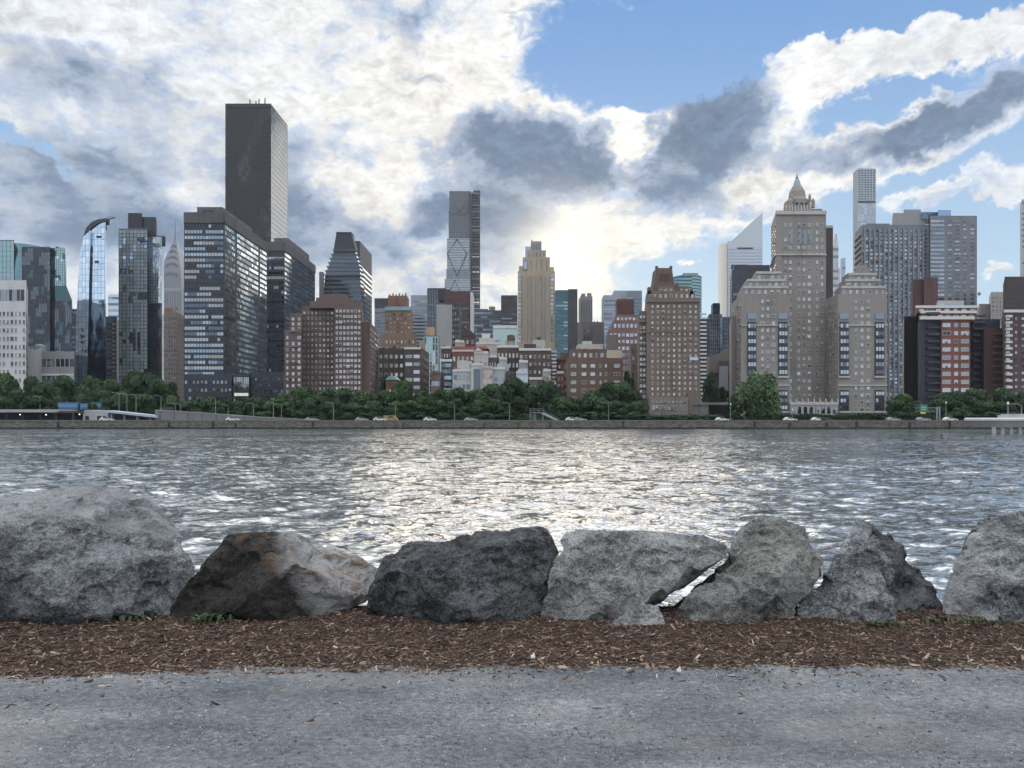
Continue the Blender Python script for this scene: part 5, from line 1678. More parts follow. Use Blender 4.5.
b = Bld('glass_tower', 'pale blue faceted glass tower left of the river house wings', 'building', 709, 722, 315, 720, 26, GB2)
b.curtain(b.front, 7, 26, [(GB1, .4), (GB2, .4), (GB3, .2)], STEEL, .25)
f2, _ = b.block(713, 720, 304, 314.7, 724, 14, GB3); f3, _ = b.block(722.2, 731, 318, None, 716, 26, GB2)
b.curtain(f3, 5, 26, [(GB1, .5), (GHI, .2), (GB2, .3)], STEEL, .25, name='right_curtain_wall')
b.finish()
# low slope building
b = Bld('low_stone_building', 'low sloping brown stone building above the dark underpass', 'building', 709, 737, 356, 420, 26, wall((.13, .11, .095), .25))
Yb = 419
MB().prism([(wx(707, Yb), wz(373, Yb)), (wx(737, Yb), wz(373, Yb)), (wx(737, Yb), wz(348, Yb)), (wx(728, Yb), wz(349, Yb)), (wx(708, Yb), wz(359, Yb))], Yb - 2, Yb - .2).build('sloping_parapet', wall((.18, .15, .13), .2), b.root)
b.rooftop([(720, 729, 361, 373, -6, 3, DARKST), (720, 728, 366, 400, -8, 4, GREYC_)])
b.finish()

# ---------------------------------------------------------------- slanted top skyscraper
Y = 1000
root = empty('slant_roofed_skyscraper', (wx(742, Y), Y + 25, LZ), 'pale skyscraper with a sharply slanted triangular roof', 'building')
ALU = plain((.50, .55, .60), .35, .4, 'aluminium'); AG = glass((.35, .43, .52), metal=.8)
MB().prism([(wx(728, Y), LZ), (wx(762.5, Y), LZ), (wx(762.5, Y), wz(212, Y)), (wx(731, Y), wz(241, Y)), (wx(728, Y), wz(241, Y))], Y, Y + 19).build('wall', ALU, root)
MB().box(wx(722, Y), wx(727.9, Y), Y + 3, Y + 19, LZ, wz(243, Y)).build('bright_left_wall', plain((.78, .74, .66), .4, .2, 'painted_sunlight_aluminium'), root)  # sunlight on this wall is put into its paler, warmer colour
for k in range(24):
    z = wz(249 + k * 3.1, Y)
    MB().box(wx(728.6, Y), wx(762, Y), Y - .5, Y - .05, z - 1.0, z + 1.0).build('window_band', AG, root)
MB().box(wx(737, Y), wx(753, Y), Y - .9, Y - .1, wz(249.2, Y), wz(247.6, Y)).build('dark_slot', BLACK, root)
b = Bld('dark_glass_block', 'black glass block with round rooftop tanks in front of the slant roofed skyscraper', 'building', 732, 770, 271, 640, 34, NAVY)
b.ribbon(b.front, 26, v=(.02, .93), u=(.03, .97), wh=.5, pal=[(GD2, .4), (GB3, .35), (GB2, .25)], seg=3)
b.block(734, 770, 266, 270.6, 644, 24, BLACK, 'roof_screen')
for px in (735, 740, 744, 748):
    MB().lathe(wx(px, 650), 655, [(2.0, wz(268, 650)), (2.0, wz(264, 650)), (.3, wz(263, 650))], 12).build('rooftop_tank', DARKST, b.root)
b.finish()

# ---------------------------------------------------------------- river house: central tower and two wings
RH = Bld('river_house', 'grand limestone and brick riverside apartment house with a spired central tower', 'building', 776, 826, 213, 345, 28, LIME, sv=5)
b = RH
b.frame = WTRIM
RHP = [(G_SKY, .40), (G_BLIND, .14), (G_MID, .24), (G_DRK, .22)]
b.punch(b.front, 2, 26, u=(.14, .34), v=(.03, .96), ww=.50, wh=.46, pal=RHP)
b.punch(b.front, 3, 26, u=(.40, .72), v=(.03, .96), ww=.45, wh=.46, pal=RHP, prio=1)
b.punch(b.front, 2, 26, u=(.77, .97), v=(.03, .96), ww=.45, wh=.46, pal=RHP)
b.punch(b.side, 5, 24, v=(.3, .96), ww=.4, wh=.46, pal=RHP)
H = b.front.H
b.strip(b.front, 0, 1, H * .795, H * .795 + .6, .8, LIMEW)
b.strip(b.front, 0, 1, H - .8, H + .9, .7, LIMEW)
b.strip(b.side, 0, 1, H * .795, H * .795 + .6, .8, LIMEW)
for u0, u1 in ((.45, .50), (.56, .61), (.67, .72), (.29, .34)):
    b.strip(b.front, u0 - .01, u1, H * .85, H * .92, .25, G_MID, 'arched_window')
b.strip(b.front, .0, .10, H * .2, H * .97, .5, LIME, 'corner_pier')
# stepped crown
Yc = 350; ccx = wx(797, Yc + 9); q = (Yc + 9) / F
b.rooftop([(776, 786, 210.5, 215, 4, 14, LIME, 'crown_block'), (811, 823, 210, 215, 3, 14, LIME, 'crown_block'), (812, 822, 209, 210.5, 4, 8, BRICK_R, 'crown_block'),
           (785, 812, 207, 215, 5, 22, LIME, 'crown_block')])
for a_ in range(9):
    b.rooftop([(786 + a_ * 3.0, 787 + a_ * 3.0, 205, 207, 4.8, 1.2, LIMEW, 'pinnacle')])
PY = [(12.0, 207), (11.0, 204), (10.6, 201), (9.0, 198), (8.6, 194), (7.6, 189), (7.2, 186), (5.6, 183.5), (5.4, 181)]
cr_st = wall((.30, .26, .225), .15)
MB().lathe(ccx, Yc + 9, [(r * q / math.cos(math.pi / 8), wz(p, Yc + 9)) for r, p in [(11.8, 209), (11.2, 201.6), (8.6, 200.4), (7.6, 198), (7.0, 192.4), (6.0, 190), (4.2, 186.4)]], 8, 0, math.pi / 8).build('octagonal_crown', cr_st, b.root)
MB().lathe(ccx, Yc + 9, [(r * q, wz(p, Yc + 9)) for r, p in [(4.0, 186.3), (2.7, 181.5), (1.5, 178.6)]], 8, 0, math.pi / 8).build('lead_roof', wall((.33, .38, .40), .1), b.root)
MB().lathe(ccx, Yc + 9, [(r * q, wz(p, Yc + 9)) for r, p in [(1.4, 178.6), (1.2, 177.2), (.5, 176.6), (.4, 174.6), (.1, 173.6)]], 8).build('lantern', DARKST, b.root)
for sx in (-1, 1):
    X = ccx + sx * 11 * q
    MB().lathe(X, Yc + 3, [(.9, wz(206, Yc)), (.9, wz(199, Yc)), (.15, wz(196, Yc))], 6).build('pinnacle', cr_st, b.root)
    X = ccx + sx * 8.6 * q
    MB().lathe(X, Yc + 4, [(.7, wz(199, Yc)), (.7, wz(193.5, Yc)), (.1, wz(191, Yc))], 6).build('pinnacle', cr_st, b.root)
for i in range(3):
    X = ccx + (i - 1) * 4.4 * q
    MB().box(X - .5, X + .5, Yc + 9 - 12.4 * q, Yc + 9 - 11.0 * q, wz(206, Yc), wz(200.5, Yc)).build('crown_window', G_DRK, b.root)


def wing(label_side, x0, x1, yt, steps, bays, cols, mid, sgn):
    f, s = b.block(x0, x1, yt, None, 330, 32 if sgn < 0 else 13, LIME, 'wing_wall', sv=10 if sgn < 0 else 12)
    for (a, c, t_) in steps:
        f2, s2 = b.block(a, c, t_, yt - .4 if sgn < 9 else yt, 333 + (290 - t_) * .12, 22 if sgn < 0 else 11, LIME, 'wing_setback', sv=6)
        n = max(1, int((c - a) / 6)); rws = max(1, int(round((yt - t_) / 7.4)))
        b.punch(f2, n, rws, ww=.42, wh=.5 if rws > 1 else .5, pal=RHP, prio=1)
        b.strip(f2, 0, 1, f2.H - .2, f2.H + .9, .4, LIMEW)
    H = f.H
    for (u0, u1) in bays:
        # projecting glazed bay, one strip of windows per storey
        a, c = u0 * f.W, u1 * f.W
        for (pa, pb) in ((322, 376), (390, 411)):
            z0, z1 = wz(pb, 330) - LZ, wz(pa, 330) - LZ
            b.strip(f, u0, u1, z0, z1, .7, NAVY, 'glazed_bay')
            n = int(round((pb - pa) / 7.3))
            ff = Face(f.p(a + .2, z0, .72), f.u, f.n, c - a - .4, z1 - z0)
            b.ribbon(ff, n, wh=.5, pal=[(G_SKY, .45), (G_MID, .25), (G_BLIND, .15), (GD1, .15)], seg=1.1, mull=DARKST, name='bay_window', clump=.4)
            b.strip(f, u0 - .02, u1 + .02, z0 - .8, z0 - .05, 1.0, LIMEW, 'bay_sill')
        b.strip(f, u0, u1, wz(319, 330) - LZ, wz(313.5, 330) - LZ, .4, G_MID, 'bay_head_window')
    for (u0, u1, n) in cols:
        b.punch(f, n, 16, u=(u0, u1), v=(.06, .985), ww=.45, wh=.46, pal=RHP, prio=2, skip=.03)
    for k in (.76,):
        b.strip(f, 0, 1, H * k, H * k + .45, .5, LIMEW)
    b.strip(f, 0, 1, wz(386, 330) - LZ, wz(386, 330) - LZ + .5, .5, LIMEW)
    b.strip(f, 0, 1, 3.6, 4.1, .4, LIMEW)
    if sgn > 0:
        b.punch(s, 4, 16, v=(.06, .97), ww=.4, wh=.45, pal=RHP)
    else:
        b.punch(s, 5, 16, v=(.06, .97), ww=.35, wh=.45, pal=RHP)
    return f


wing('left', 741, 790, 296, [(743, 788, 288), (747, 786, 281), (756, 782, 273.5)], [(.13, .30), (.76, .94)], [(.38, .72, 3)], None, -1)
b.block(731.5, 740.8, 318, None, 345, 30, LIME, 'wing_wall')
b.rooftop([(765, 777, 272, 276, 8, 10, cr_st), (735, 741, 308, 318, 17, 14, LIME)])
wing('right', 838, 887, 296, [(841, 886, 288), (845, 880, 281), (848, 877, 275)], [(.03, .21), (.75, .93)], [(.30, .68, 3)], None, 1)
b.rooftop([(856, 869, 267.5, 276, 8, 10, LIME, 'roof_bulkhead'), (858, 867, 265.5, 268, 10, 7, LIME, 'roof_bulkhead')])
b.rooftop([(828.5, 837.8, 300, 420, 4, 10, LIME, 'link_wall')], LIME)
# court arcade
fa, _ = b.block(790.5, 837.6, 404, None, 328, 10, LIMEW, 'arcade_wall')
for i in range(8):
    u = (i + .5) / 8
    X = fa.o.x + fa.W * u; w = .75; zb = LZ + 3.2
    arch = [(X - w, zb), (X + w, zb)] + [(X + w * math.cos(t), zb + 2.3 + w * math.sin(t)) for t in np.linspace(0, math.pi, 8)]
    MB().prism(arch, 327.7, 327.95).build('arched_window', G_MID, b.root)
b.strip(fa, 0, 1, fa.H - .4, fa.H + .1, .5, LIMEW)
for i in range(9):
    X = fa.o.x + fa.W * i / 8
    MB().box(X - .25, X + .25, 327.6, 328.2, fa.o.z + fa.H, fa.o.z + fa.H + 2.4).build('finial', LIMEW, b.root)
for px in (775, 785, 816, 850, 862, 872, 881):
    X = wx(px, 329); w = .8
    MB().prism([(X - w, LZ + .02), (X + w, LZ + .02)] + [(X + w * math.cos(t), LZ + 2.2 + w * math.sin(t)) for t in np.linspace(0, math.pi, 8)], 327.0, 327.4).build('arched_door', BLACK, b.root)
b.finish()

b = Bld('dark_slab', 'thin dark brown slab standing right behind the river house tower', 'building', 825, 833, 228, 460, 18, wall((.06, .045, .048), .2))
b.strip(b.front, 0, 1, b.front.H, b.front.H + 1.6, .3, wall((.4, .38, .33), .1), 'roof_band')
b.finish()
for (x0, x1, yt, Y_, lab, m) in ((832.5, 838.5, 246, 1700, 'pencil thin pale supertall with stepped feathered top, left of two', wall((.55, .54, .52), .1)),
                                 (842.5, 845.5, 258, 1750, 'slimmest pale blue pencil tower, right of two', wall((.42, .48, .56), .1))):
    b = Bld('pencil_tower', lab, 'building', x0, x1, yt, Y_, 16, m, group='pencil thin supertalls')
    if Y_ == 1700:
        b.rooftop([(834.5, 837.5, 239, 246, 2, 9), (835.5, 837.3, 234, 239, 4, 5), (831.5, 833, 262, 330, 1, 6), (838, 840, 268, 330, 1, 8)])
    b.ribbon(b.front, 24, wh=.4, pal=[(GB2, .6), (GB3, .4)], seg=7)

# white gridded supertall
b = Bld('gridded_supertall', 'very tall slender white gridded tower behind the river house', 'building', 858, 875.5, 169, 1260, 24, wall((.40, .42, .44), .08), sv=5)
ft = Face(b.front.p(0, wz(200, 1260) - LZ), b.front.u, b.front.n, b.front.W, wz(169.5, 1260) - wz(200, 1260))
b.curtain(ft, 6, 13, [(GD1, .6), (GB3, .4)], wall((.46, .48, .50), .08), 1.5)
ft = Face(b.front.p(0, wz(221, 1260) - LZ), b.front.u, b.front.n, b.front.W, wz(203, 1260) - wz(221, 1260))
b.curtain(ft, 6, 8, [(GB2, .6), (GB1, .4)], wall((.50, .52, .54), .08), 1.2, name='middle_curtain_wall')
b.strip(b.front, 0, 1, wz(203, 1260) - LZ, wz(201, 1260) - LZ, .8, DARKST, 'open_storey')
ft = Face(b.front.p(0, 60), b.front.u, b.front.n, b.front.W, wz(222, 1260) - 63)
b.curtain(ft, 6, 40, [(GB2, .6), (GB1, .4)], wall((.50, .52, .54), .08), 1.2, name='lower_curtain_wall')

# big apartment slab
b = Bld('long_apartment_slab', 'long grey blue apartment slab with hundreds of windows behind the wings', 'building', 862, 930, 226, 520, 24, wall((.19, .20, .22), .15), sv=7)
b.frame = STEEL
Yl = 520
palL = [(G_SKY, .25), (G_MID, .3), (GB3, .2), (GD2, .25)]
b.ribbon(b.front, 48, u=(.01, .99), v=(.02, .985), wh=.5, pal=palL, seg=2.2, mull=wall((.19, .20, .22), .15), clump=.35)
for k in range(14):
    X = b.front.o.x + b.front.W * (k + .5) / 14
    MB().box(X - .5, X + .5, Yl - .9, Yl - .2, LZ, wz(228, Yl)).build('pier', wall((.26, .27, .29), .15), b.root)
f2, _ = b.block(930.2, 977, 217, None, 516, 26, wall((.215, .22, .235), .12))
b.ribbon(f2, 48, u=(.01, .30), v=(.02, .99), wh=.5, pal=[(G_SKY, .45), (GB2, .35), (G_MID, .2)], seg=3, mull=wall((.215, .22, .235), .12))
b.punch(f2, 4, 48, u=(.34, .98), v=(.02, .99), ww=.55, wh=.5, pal=[(G_SKY, .4), (G_MID, .25), (GD1, .35)])
for k in range(22):
    z = LZ + 42 + k * 4.2
    b.strip(b.side, .05, .95, z - LZ, z - LZ + 1.2, 1.2, wall((.42, .36, .28), .1), 'balcony')
b.rooftop([(893, 925, 213, 226, 4, 16, wall((.33, .33, .33), .08), 'penthouse_wall'), (904, 921, 209.5, 213, 5, 14, wall((.33, .33, .33), .08), 'penthouse_wall'),
           (921.5, 950, 212, 217, 3, 14, GB3, 'glazed_penthouse'), (938, 951, 210, 216.8, -3, 8, glass((.22, .33, .50)), 'glazed_penthouse'), (866, 890, 223.5, 226, 3, 14, GB3, 'glazed_penthouse')])
b.finish()
b = Bld('maroon_block', 'plain maroon brick block on top behind the white trimmed apartment building', 'building', 924, 938, 279, 430, 18, wall((.12, .062, .058), .2))
b.block(913, 923.8, 281, None, 432, 18, wall((.09, .05, .05), .2), 'left_wall')
b.finish()

# right group
b = Bld('balcony_apartment_block', 'red brick apartment block with white parapets and paired windows, dark left flank', 'building', 941, 970, 319, 350, 24, wall((.21, .085, .065), .2))
b.frame = WTRIM
b.punch(b.front, 1, 12, u=(.02, .36), v=(.02, .98), ww=.85, wh=.5, pal=PAL_BRIGHT, prio=2)
b.punch(b.front, 1, 12, u=(.42, .62), v=(.02, .98), ww=.72, wh=.5, pal=PAL_BRIGHT, prio=2)
b.punch(b.front, 1, 12, u=(.66, .98), v=(.02, .98), ww=.85, wh=.5, pal=PAL_BRIGHT, prio=2)
f2, s2 = b.block(919, 940.8, 321, None, 352, 24, NAVY, 'painted_shade_flank')  # the deep shade on this side is put into the wall colour
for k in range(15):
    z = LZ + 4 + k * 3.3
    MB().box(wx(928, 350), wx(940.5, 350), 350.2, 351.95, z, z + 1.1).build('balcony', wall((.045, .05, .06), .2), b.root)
f3, _ = b.block(921, 975, 313, 320.6, 353, 20, wall((.21, .085, .065), .2)); b.punch(f3, 7, 1, ww=.6, wh=.5, pal=PAL_BRIGHT, prio=3)
f4, _ = b.block(917, 977, 307.5, 312.6, 356, 18, wall((.21, .085, .065), .2)); b.punch(f4, 7, 1, ww=.6, wh=.5, pal=PAL_BRIGHT, prio=3)
f5, _ = b.block(938, 964, 302.5, 307, 360, 10, LIMEW); b.ribbon(f5, 1, wh=.6, pal=[(GB2, .6), (G_SKY, .4)], seg=3)
b.strip(b.front, -.75, 1.12, b.front.H - .3, b.front.H + 1.2, 1.0, WTRIM, 'white_parapet'); b.strip(f3, -.02, 1.02, f3.H - .2, f3.H + 1.0, .8, WTRIM, 'white_parapet'); b.strip(f4, -.03, 1.02, f4.H - .3, f4.H + .9, .8, WTRIM, 'white_parapet')
for k in range(9):
    b.rooftop([(919 + k * 2.4, 920.6 + k * 2.4, 305.5, 307.5, 7, 2, BRICK_R, 'chimney')])
b.block(904, 918.8, 318, None, 372, 30, BLACK, 'rear_wall')  # black here carries the same painted shade as the flank
b.finish()
b = Bld('dark_balcony_tower', 'near black tower with faint balcony lines right of the red brick block', 'building', 971, 1000, 321, 362, 26, NAVY)
b.block(984, 1003, 330, None, 355, 6, wall((.085, .05, .045), .2), 'brown_wall')
for k in range(16):
    z = LZ + 4 + k * 3.1
    MB().box(wx(971.5, 362), wx(984, 362), 360.4, 361.95, z, z + 1.0).build('balcony', wall((.07, .08, .10), .2), b.root)
    if k < 13: MB().box(wx(993, 355), wx(1003, 355), 353.4, 354.95, z, z + .9).build('balcony', wall((.15, .10, .09), .2), b.root)
b.clutter(972, 998, 320, 4)
b.finish()
b = Bld('corner_apartment_block', 'brown apartment block with bright balconies cut off at the right edge', 'building', 1003.5, 1034, 312, 345, 30, wall((.10, .065, .06), .2))
for k in range(16):
    z = LZ + 3 + k * 3.0
    MB().box(wx(1005, 345), wx(1010.5, 345), 343.6, 344.95, z, z + 1.1).build('balcony', WTRIM, b.root)
f2 = b.front
b.punch(f2, 1, 15, u=(.05, .24), v=(.03, .97), ww=.8, wh=.5, pal=[(G_SKY, .8), (G_BLIND, .2)], prio=1)
b.punch(f2, 3, 15, u=(.3, .97), v=(.03, .97), ww=.5, wh=.45)
b.strip(f2, 0, 1, f2.H - .3, f2.H + 1.0, .8, WTRIM, 'white_parapet')
b.clutter(1006, 1024, 311, 3)
b.finish()
b = Bld('office_tower', 'dark brown flat topped block at the right edge behind the corner apartments', 'building', 1005, 1040, 278, 470, 30, wall((.065, .05, .048), .2))
b.ribbon(b.front, 3, u=(.05, .6), v=(.7, .9), wh=.3, pal=[(GD2, 1)], seg=4)
b.finish()
b = Bld('apartment_tower', 'beige apartment tower left of the dark brown flat topped block', 'building', 991, 1006, 293, 600, 26, wall((.36, .33, .30), .12))
b.punch(b.front, 4, 20, v=(.3, .98), ww=.5, wh=.4, pal=PAL_DARK)
b.block(979, 991, 305, None, 610, 26, wall((.30, .27, .24), .12)); b.clutter(980, 1004, 294, 3)
b.finish()
b = Bld('pencil_tower', 'thin grey tower sliced by the right edge of the view', 'building', 1022, 1036, 200, 1100, 24, wall((.40, .40, .40), .1))
b.ribbon(b.front, 40, wh=.4, pal=[(GB3, .6), (GB2, .4)], seg=6)

# ---------------------------------------------------------------- townhouses above the trees


def house(label, x0, x1, yt, Y, D, mat, nx, ny, v=(.35, .96), ww=.45, wh=.5, pal=PAL_APT, name='town_house', cat='house', seed=0, frame=WTRIM, ribbon=False, group='townhouses above the shore trees'):
    b = Bld(name, label, cat, x0, x1, yt, Y, D, mat, seed=seed, group=group)
    b.frame = frame
    if ribbon: b.ribbon(b.front, ny, u=(.06, .94), v=v, wh=wh, pal=pal, seg=1.8, mull=WTRIM)
    elif nx: b.punch(b.front, nx, ny, v=v, ww=ww, wh=wh, pal=pal)
    b.strip(b.front, 0, 1, b.front.H - .3, b.front.H + .9, .35, WTRIM if pal is not PAL_DARK else mat)
    b.clutter(x0, x1, yt, 2, back=2)
    return b


b = house('narrow black glass house with white floor lines left of the white balcony block', 440.5, 452, 361, 366, 12, DARKST, 0, 7, (.25, .98), wh=.6, pal=[(GD1, .5), (G_MID, .3), (GTEAL, .2)], ribbon=True)
b.block(440, 441, 358, None, 365, 2, WTRIM, 'white_edge', False); b.finish()
b = house('white apartment block with ribbon balconies among the townhouses', 452.5, 471, 371, 352, 14, LIMEW, 0, 4, (.2, .97), wh=.5, pal=[(GD1, .4), (G_MID, .4), (G_SKY, .2)], ribbon=True)
f2, _ = b.block(457, 471, 363, 370.5, 356, 8, LIMEW); b.rooftop([(459, 467, 360.5, 363, 6, 4, WHITE)]); b.finish()
b = house('white frame house with a tall dark recess beside the white balcony block', 471.2, 482, 365, 350, 12, WHITE, 0, 0)
b.strip(b.front, .22, .85, b.front.H * .2, b.front.H * .93, .2, GD1, 'tall_window'); b.finish()
b = house('tall narrow white gabled house behind the white frame house', 474, 488, 353, 372, 12, LIMEW, 3, 3, (.6, .9))
Yg = 371
MB().prism([(wx(474, Yg), wz(353, Yg) + 1), (wx(483, Yg), wz(353, Yg) + 1), (wx(478, Yg), wz(347.5, Yg))], Yg, Yg + 10).build('gable', WHITE, b.root); b.finish()
b = house('cream townhouse with nine small dark windows near the tree tops', 482.4, 493, 368, 349, 12, wall((.55, .49, .43), .1), 3, 4, (.2, .95), .35, .45, PAL_DARK); b.finish()
b = house('plain pale grey townhouse next to the cream townhouse', 493.3, 505, 369, 351, 12, wall((.42, .44, .45), .1), 2, 3, (.3, .95), .6, .4, PAL_APT)
b.rooftop([(497, 509, 364, 369, 4, 6, wall((.4, .42, .43), .1))]); b.finish()
b = house('dark brown house with white window trim under a slate roof', 505.3, 516, 376, 350, 12, BRICK_D, 3, 2, (.45, .9), .5, .5, PAL_DARK)
MB().prism([(wx(505.3, 349), wz(376, 349) + 1), (wx(516, 349), wz(376, 349) + 1), (wx(514, 349), wz(371, 349)), (wx(507, 349), wz(371, 349))], 349.5, 361).build('slate_roof', DARKST, b.root); b.finish()
b = house('bright white blue house with dormer standing right of the dark brown house', 516.3, 528, 373, 349, 12, wall((.60, .66, .70), .08), 2, 3, (.3, .9), .4, .4, PAL_APT)
b.rooftop([(518, 526, 369, 373, 1, 6, WHITE, 'dormer'), (520, 524, 370, 372.5, .7, .2, GB2, 'dormer_window')]); b.finish()
b = house('brown brick gabled house right of the bright white house', 529, 542, 379, 349, 12, BRICK, 3, 3, (.3, .9), .4, .4, PAL_APT)
MB().prism([(wx(530, 348), wz(379, 348) + 1), (wx(541, 348), wz(379, 348) + 1), (wx(535.5, 348), wz(373, 348))], 348.5, 360).build('gable_roof', BRICK_D, b.root); b.finish()
b = house('brick row house with a bright red mansard roof above the white houses', 452, 474, 351, 392, 14, BRICK_R, 5, 3, (.5, .96), .5, .45, PAL_BRIGHT)
MB().prism([(wx(452, 391), wz(351, 391) + 1), (wx(489, 391), wz(351, 391) + 1), (wx(486, 391), wz(346.5, 391)), (wx(455, 391), wz(346.5, 391))], 391.4, 404).build('mansard_roof', wall((.36, .09, .06), .15), b.root)
f2, _ = b.block(474.2, 489, 353, None, 393, 13, BRICK_R); b.punch(f2, 3, 3, v=(.5, .96), ww=.5, wh=.45); b.finish()
b = house('dark pointed brick gable house behind the red mansard row', 465, 475, 336, 430, 14, BRICK_D, 2, 2, (.8, .97), .4, .5, PAL_DARK)
MB().prism([(wx(465, 429), wz(336, 429) + 1), (wx(475, 429), wz(336, 429) + 1), (wx(470, 429), wz(330, 429))], 429.3, 442).build('gable_roof', BRICK_D, b.root); b.finish()
b = house('pile of white stepped penthouses behind the red mansard row', 476, 500, 344, 415, 16, LIMEW, 5, 2, (.8, .98), .4, .5, PAL_APT)
b.rooftop([(479, 494, 338, 344, 3, 8, LIMEW, 'penthouse_wall'), (482, 490, 333.5, 338, 5, 5, WHITE, 'penthouse_wall'), (495, 499, 340, 344, 3, 5, GREYC_, 'penthouse_wall')]); b.clutter(477, 499, 343, 4); b.finish()
b = house('brick mid rise with bright top windows and round water tank on its roof', 497, 519, 347, 385, 14, BRICK_D, 6, 3, (.55, .95), .45, .45, PAL_BRIGHT, seed=3)
b.block(505, 515, 342, 347, 392, 6, LIMEW, 'penthouse_wall'); b.tank(511, 342.5, 334, 8, 8); b.finish()
b = house('large dark brick apartment house with slanted white balcony edge in the middle', 519, 551, 350, 372, 22, wall((.105, .072, .062), .2), 7, 6, (.3, .96), .45, .42, PAL_APT, seed=4)
for k in range(9):
    z = wz(350 + k * 3.7, 370)
    MB().box(wx(551.2 + k * .15, 372), wx(556.5, 372), 371, 384, z - 1.2, z - .1).build('balcony', LIMEW, b.root)
b.rooftop([(524, 536, 344, 350, 3, 8, BRICK_D), (533, 545, 340, 350, 6, 6, LIMEW, 'penthouse_wall'), (537, 541, 337, 340, 7, 4, DARKST, 'roof_cabin')]); b.clutter(520, 550, 349, 7); b.finish()
b = house('plain red brown brick house right of the slanted white balconies', 556.6, 568, 360, 378, 16, wall((.13, .065, .055), .2), 2, 5, (.3, .95), .3, .4, PAL_DARK, seed=5)
b.block(561, 568, 353, 360, 384, 8); b.finish()
b = house('low brown building with a long dark window band by the black glass house', 431, 440, 373, 356, 12, BROWN, 0, 2, (.4, .9), wh=.4, pal=PAL_DARK, ribbon=True, seed=6); b.finish()
b = house('low dark brick house half hidden by tree tops under the slanted white balconies', 543, 556, 384, 352, 10, wall((.11, .08, .07), .2), 3, 2, (.3, .9), .4, .4, PAL_APT, seed=7)
b.finish()

for (x0, x1, yt, Yy, m, nx, ny, lab) in (
        (441, 451, 348, 402, BRICK_D, 4, 4, 'narrow dark brick house rising behind the black glass house'),
        (455, 464, 342, 410, wall((.38, .35, .31), .15), 3, 4, 'pale stone house peeking above the red mansard row'),
        (489, 496.5, 357, 380, BRICK, 3, 3, 'small brown brick house right of the tall gabled house'),
        (499, 507, 359, 376, LIMEW, 3, 2, 'small cream rooftop house above the pale grey townhouse'),
        (519, 528, 362, 362, GREYC_, 3, 2, 'grey rooftop house just above the bright white dormer house'),
        (543, 551, 371, 358, wall((.42, .39, .35), .15), 3, 3, 'narrow pale stone house right of the brown gabled house'),
        (557, 564, 373, 362, BRICK_R, 2, 3, 'small red house at the foot of the plain red brown house')):
    b = house(lab, x0, x1, yt, Yy, 10, m, nx, ny, (.5, .95), .45, .45, PAL_APT, seed=int(x0))
    b.rooftop([(x0 + 1, x0 + 4, yt - 2.5, yt, 3, 4, WHITE if nx == 3 else DARKST)])
    b.finish()

# ================================================================== the river wall and the drive
SW = MT('river_wall_concrete')
g = SW.pos()
a = SW.noise(.5, 6, .7, vec=g, stretch=(1, 1, 3)); c = SW.noise(3, 4, .6, vec=g, stretch=(1, 1, .4))
sx = SW.n('ShaderNodeSeparateXYZ'); SW.l(g, sx.inputs[0])
wet = SW.ramp(SW.math('ADD', sx.outputs[2], SW.math('MULTIPLY', a, .8)), [(.75, 1.0), (1.0, 0.0)])
k = SW.ramp(SW.math('ADD', SW.math('MULTIPLY', a, .7), SW.math('MULTIPLY', c, .3)), [(.38, (.06, .062, .052)), (.50, (.13, .12, .105)), (.62, (.20, .185, .165)), (.72, (.30, .28, .25))])
SW.set(SW.mix(wet, k, (.016, .018, .018)), .85, 0, SW.bump(a, .6, .3))
rootw = empty('river_wall', (0, 262, 0), 'long brown grey concrete river wall with dark tide line along the far bank', 'sea wall')
mb = MB()
mb.box(-2500, 2500, 261.6, 262.6, -1.5, 2.75); mb.build('wall_face', SW.m, rootw)
MB().box(-2500, 2500, 261.45, 262.7, 2.76, 3.05).build('coping', wall((.17, .16, .145), .3), rootw)
r = random.Random(4)
for i in range(16):
    X = r.uniform(-185, 185)
    MB().box(X - .22, X + .22, 261.0, 261.55, -1.2, 1.9 + r.random()).build('fender_pile', wall((.035, .03, .027), .3), rootw)
rd = MB().box(-2500, 2500, 263, 276, LZ + .004, LZ + .06)
tag(rd.build('road', wall((.06, .06, .062), .2)), 'riverside drive behind the river wall', 'road', kind='structure')
# second low parapet on the land side of the drive
tag(MB().box(wx(330, 277), wx(1035, 277), 276.6, 277.1, LZ, wz(422.4, 277)).build('roadside_wall', wall((.13, .12, .115), .2)), 'low stained concrete wall on the land side of the river drive', 'wall')
# rocky strip at right shore
# ---- left: retaining ramp, canopy deck, pale building
root = empty('road_ramp', (wx(240, 266), 267, LZ), 'grey concrete ramp wall sloping down to the right below the twin slabs', 'ramp')
MB().prism([(wx(155, 266), LZ + .07), (wx(345, 266), LZ + .07), (wx(345, 266), wz(421.6, 266)), (wx(260, 266), wz(417.5, 266)), (wx(200, 266), wz(413, 266)), (wx(155, 266), wz(410.5, 266))], 266, 275).build('ramp_wall', wall((.19, .19, .19), .2), root)
MB().prism([(wx(155, 266), wz(410.5, 266)), (wx(200, 266), wz(413, 266)), (wx(260, 266), wz(417.5, 266)), (wx(345, 266), wz(421.6, 266)), (wx(345, 266), wz(421.1, 266)), (wx(260, 266), wz(416.7, 266)), (wx(200, 266), wz(412.2, 266)), (wx(155, 266), wz(409.7, 266))], 265.8, 266.4).build('coping', wall((.33, .33, .32), .1), root)
for i in range(12):
    X = wx(160 + i * 14, 265.9)
    MB().box(X - .08, X + .08, 265.85, 265.99, LZ + .1, wz(411 + i * .9, 266)).build('joint', wall((.09, .09, .09), .1), root)
